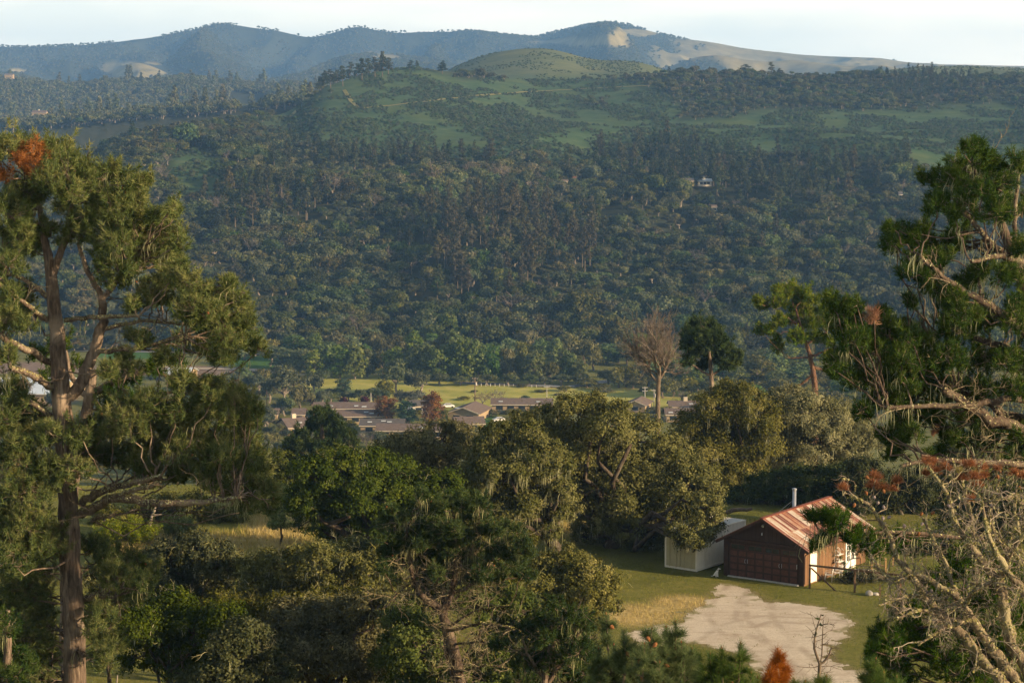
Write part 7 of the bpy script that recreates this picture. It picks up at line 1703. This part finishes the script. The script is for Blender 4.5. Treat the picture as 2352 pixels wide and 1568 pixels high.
house('brown roofed house with a chimney right of the bare tall tree', 1535, 1628, 952, 0, 9, 0, sky=3, chim=True, wins=4)
house('lower brown roof in front of the right hand house', 1526, 1606, 970, 0, 9, math.radians(3), sky=1, wins=3)
house('house with a white sided end far left beyond the long house', 935, 985, 950, 0, 9, math.radians(20), 'shingle_dark', 'white_paint', wins=2)
# big pale roofs at the left edge, seen through the pine
house('very long pale sheet roofed barn behind the tall left pine', -60, 150, 925, 0, 40, math.radians(-8), 'skylight', 'stucco', 3.2, 3.2, wins=0, name='barn', cat='barn')
house('smaller pale roofed barn between the limbs of the left pine', 380, 440, 876, 0, 14, math.radians(-8), 'skylight', 'stucco', 1.8, 2.6, wins=0, name='barn', cat='barn')
# houses on the wooded hill
def hill_house(label, c0, c1, row, depth, roof, wall, **k):
    p = on_hill((c0 + c1) / 2, row); house(label, c0, c1, 0, 0, depth, 0, roof, wall, pos=p + np.array([0, 0, k.pop('up', 1.5)]), **k)
hill_house('hillside house with blue grey roof and pale walls, right part', 1604, 1638, 436, 9, 'roof_blue', 'fascia', rise=1.2, chim=True, wins=3, up=2.5)
hill_house('smaller hillside house with dark roof left of the blue grey one', 1566, 1596, 436, 8, 'shingle_dark', 'stucco', rise=1.5, wins=2, up=2.5)
hill_house('tiny white shed in the wood below the hillside house', 1636, 1650, 494, 5, 'shingle', 'white_paint', rise=1, wins=1, up=2)
hill_house('white cabin end among trees at the right of the wood', 2068, 2078, 466, 5, 'shingle_dark', 'white_paint', rise=1.5, wins=1, up=2)
hill_house('small sunlit yellow wall among the hillside trees', 1290, 1306, 434, 5, 'shingle', 'fascia', rise=.8, wins=1, up=2)
hill_house('tiny pale house just right of the yellow wall', 1316, 1324, 428, 5, 'roof_red', 'white_paint', rise=1, wins=1, up=2)
hill_house('brown cabin half hidden on the left hillside', 862, 904, 498, 7, 'shingle_dark', 'fence_wood', rise=1.2, wins=2, up=2)
hill_house('red brown roofed house at the foot of the hill between the tall pines', 1690, 1716, 808, 8, 'roof_red', 'stucco', rise=1.6, wins=2, up=2)
p = P(90, 300, 2330); p[2] = gz(p[0], p[1]); house('brown ranch house with a chimney on the far left ridge', 66, 100, 0, 0, 12, 0, 'shingle', 'stucco', rise=2.5, wall_h=3, chim=True, pos=p + [0, 0, 9], wins=0)
p = P(20, 196, 3250); p[2] = gz(p[0], p[1]); house('pale house on the wooded ridge at the left edge', 28, 48, 0, 0, 12, 0, 'shingle', 'stucco', rise=2, wall_h=5, pos=p + [0, 0, 8], wins=2)

# ------------------------------------------------------------------ poles, guard rail, cars
M['pole_brown'] = plain('brown_pole_wood', (.2, .13, .09), .9, .1, 0, .2, 2); M['pole_pale'] = plain('pale_pole_wood', (.5, .47, .42), .9, .1, 0, .15, 2)
def pole(label, c, row_top, row_base, mat, trans=False, arms=1, r=.16):
    p = V0(c, row_base); t = P(c, row_top, p[1]); R = thing('utility_pole', label, 'utility pole', tuple(p)); h = t[2] - p[2]
    b = MB(); b.cyl((0, 0, -.3), (0, 0, h), r, 8, r * .7); b.build('pole', M[mat], R)
    for i in range(arms):
        b = MB(); z = h - .4 - i * 1.1; b.box((-.9, -r - .1, z), (.9, -r + .0, z + .14)); a_ = b.build('crossarm', M[mat], R)
        for x in (-.8, -.3, .3, .8): q = MB(); q.cyl((x, -r - .05, z + .141), (x, -r - .05, z + .32), .05, 6); q.build('insulator', M['white_paint'], a_)
    if trans: b = MB(); b.cyl((.35, -.25, h - 2.6), (.35, -.25, h - 1.5), .26, 10); b.build('transformer', M['pole_pale'], R)
pole('brown utility pole with white transformer left of the long house', 613, 894, 938, 'pole_brown', True)
pole('plain pale pole behind the long house', 852, 902, 934, 'pole_pale', arms=0)
pole('tall brown utility pole with transformer beside the bare pink trees', 1091, 867, 934, 'pole_brown', True, 2, .2)
pole('thin pale pole on the meadow edge behind the low house', 1256, 886, 928, 'pole_pale', arms=1, r=.12)
pole('pale utility pole left of two by the bare tall tree', 1481, 888, 934, 'pole_pale', arms=2)
pole('pale utility pole closest to the bare tall tree', 1502, 894, 938, 'pole_pale', True, 1)
pole('short pale lamp pole between the houses', 967, 925, 945, 'pole_pale', arms=0, r=.1)
def rail():
    q = [V0(c, r) for c, r in ((1236, 890), (1262, 891), (1290, 891.5), (1320, 890.5))]; org = tuple(q[0]); R = thing('guard_rail', 'grey roadside guard rail along the meadow bend', 'guard rail', org)
    b = MB(); b.tubes([(resample(np.array(q) + [0, 0, .75], 14), np.full(14, .16))], 6, cap=True); b.build('rail', M['galv'], R, org)
    for p in resample(np.array(q), 9): b = MB(); b.box((p[0] - .08, p[1] - .08, p[2] - .2), (p[0] + .08, p[1] + .08, p[2] + .8)); b.build('post', M['fence_wood'], R, org)
rail()
q = [V0(c, r) for c, r in ((1095, 886), (1130, 887), (1165, 888), (1200, 889), (1232, 890))]; org = tuple(q[0]); R = thing('post_fence', 'row of small white posts along the road beyond the meadow', 'fence', org)
for p in resample(np.array(q), 14): b = MB(); b.box((p[0] - .07, p[1] - .07, p[2] - .2), (p[0] + .07, p[1] + .07, p[2] + 1)); b.build('post', M['white_paint'], R, org)
M['car_white'] = plain('white_car_paint', (.78, .78, .76), .3, .5, 0, .04, 1)
def car(label, c, row, rz):
    p = V0(c, row); R = thing('parked_car', label, 'car', tuple(p), rz)
    pr = [(-2.2, .35), (-2.25, .75), (-1.9, .95), (-1.4, 1.0), (-.8, 1.45), (.9, 1.45), (1.5, 1.0), (2.1, .85), (2.25, .6), (2.2, .35)]
    b = MB(); n = len(pr); V = [(x, s * (.85 if z < 1.1 else .68), z) for s in (-1, 1) for x, z in pr]
    b.add(V, [(i, (i + 1) % n, n + (i + 1) % n, n + i) for i in range(n)], [(0, i, i + 1) for i in range(1, n - 1)] + [(n, n + i + 1, n + i) for i in range(1, n - 1)]); b.build('body', M['car_white'], R)
    for s in (-1, 1):
        g_ = MB(); g_.add([(-1.2, s * .82, 1.04), (1.25, s * .82, 1.04), (.8, s * .72, 1.39), (-.7, s * .72, 1.39)], [(0, 1, 2, 3)]); g_.build('window', M['glass'], R)
        for x in (-1.35, 1.35):
            w_ = MB(); w_.cyl((x, s * .72, .33), (x, s * .9, .33), .33, 14); w_.build('wheel', M['black'], R)
car('white car parked beside the large gabled house garden', 1147, 968, .3); car('white car by the small house left of the bare tall tree', 1487, 945, .1); car('white car half hidden beside the left pine', 598, 1013, .5); car('white car parked behind the large gabled roof', 1029, 936, .2)
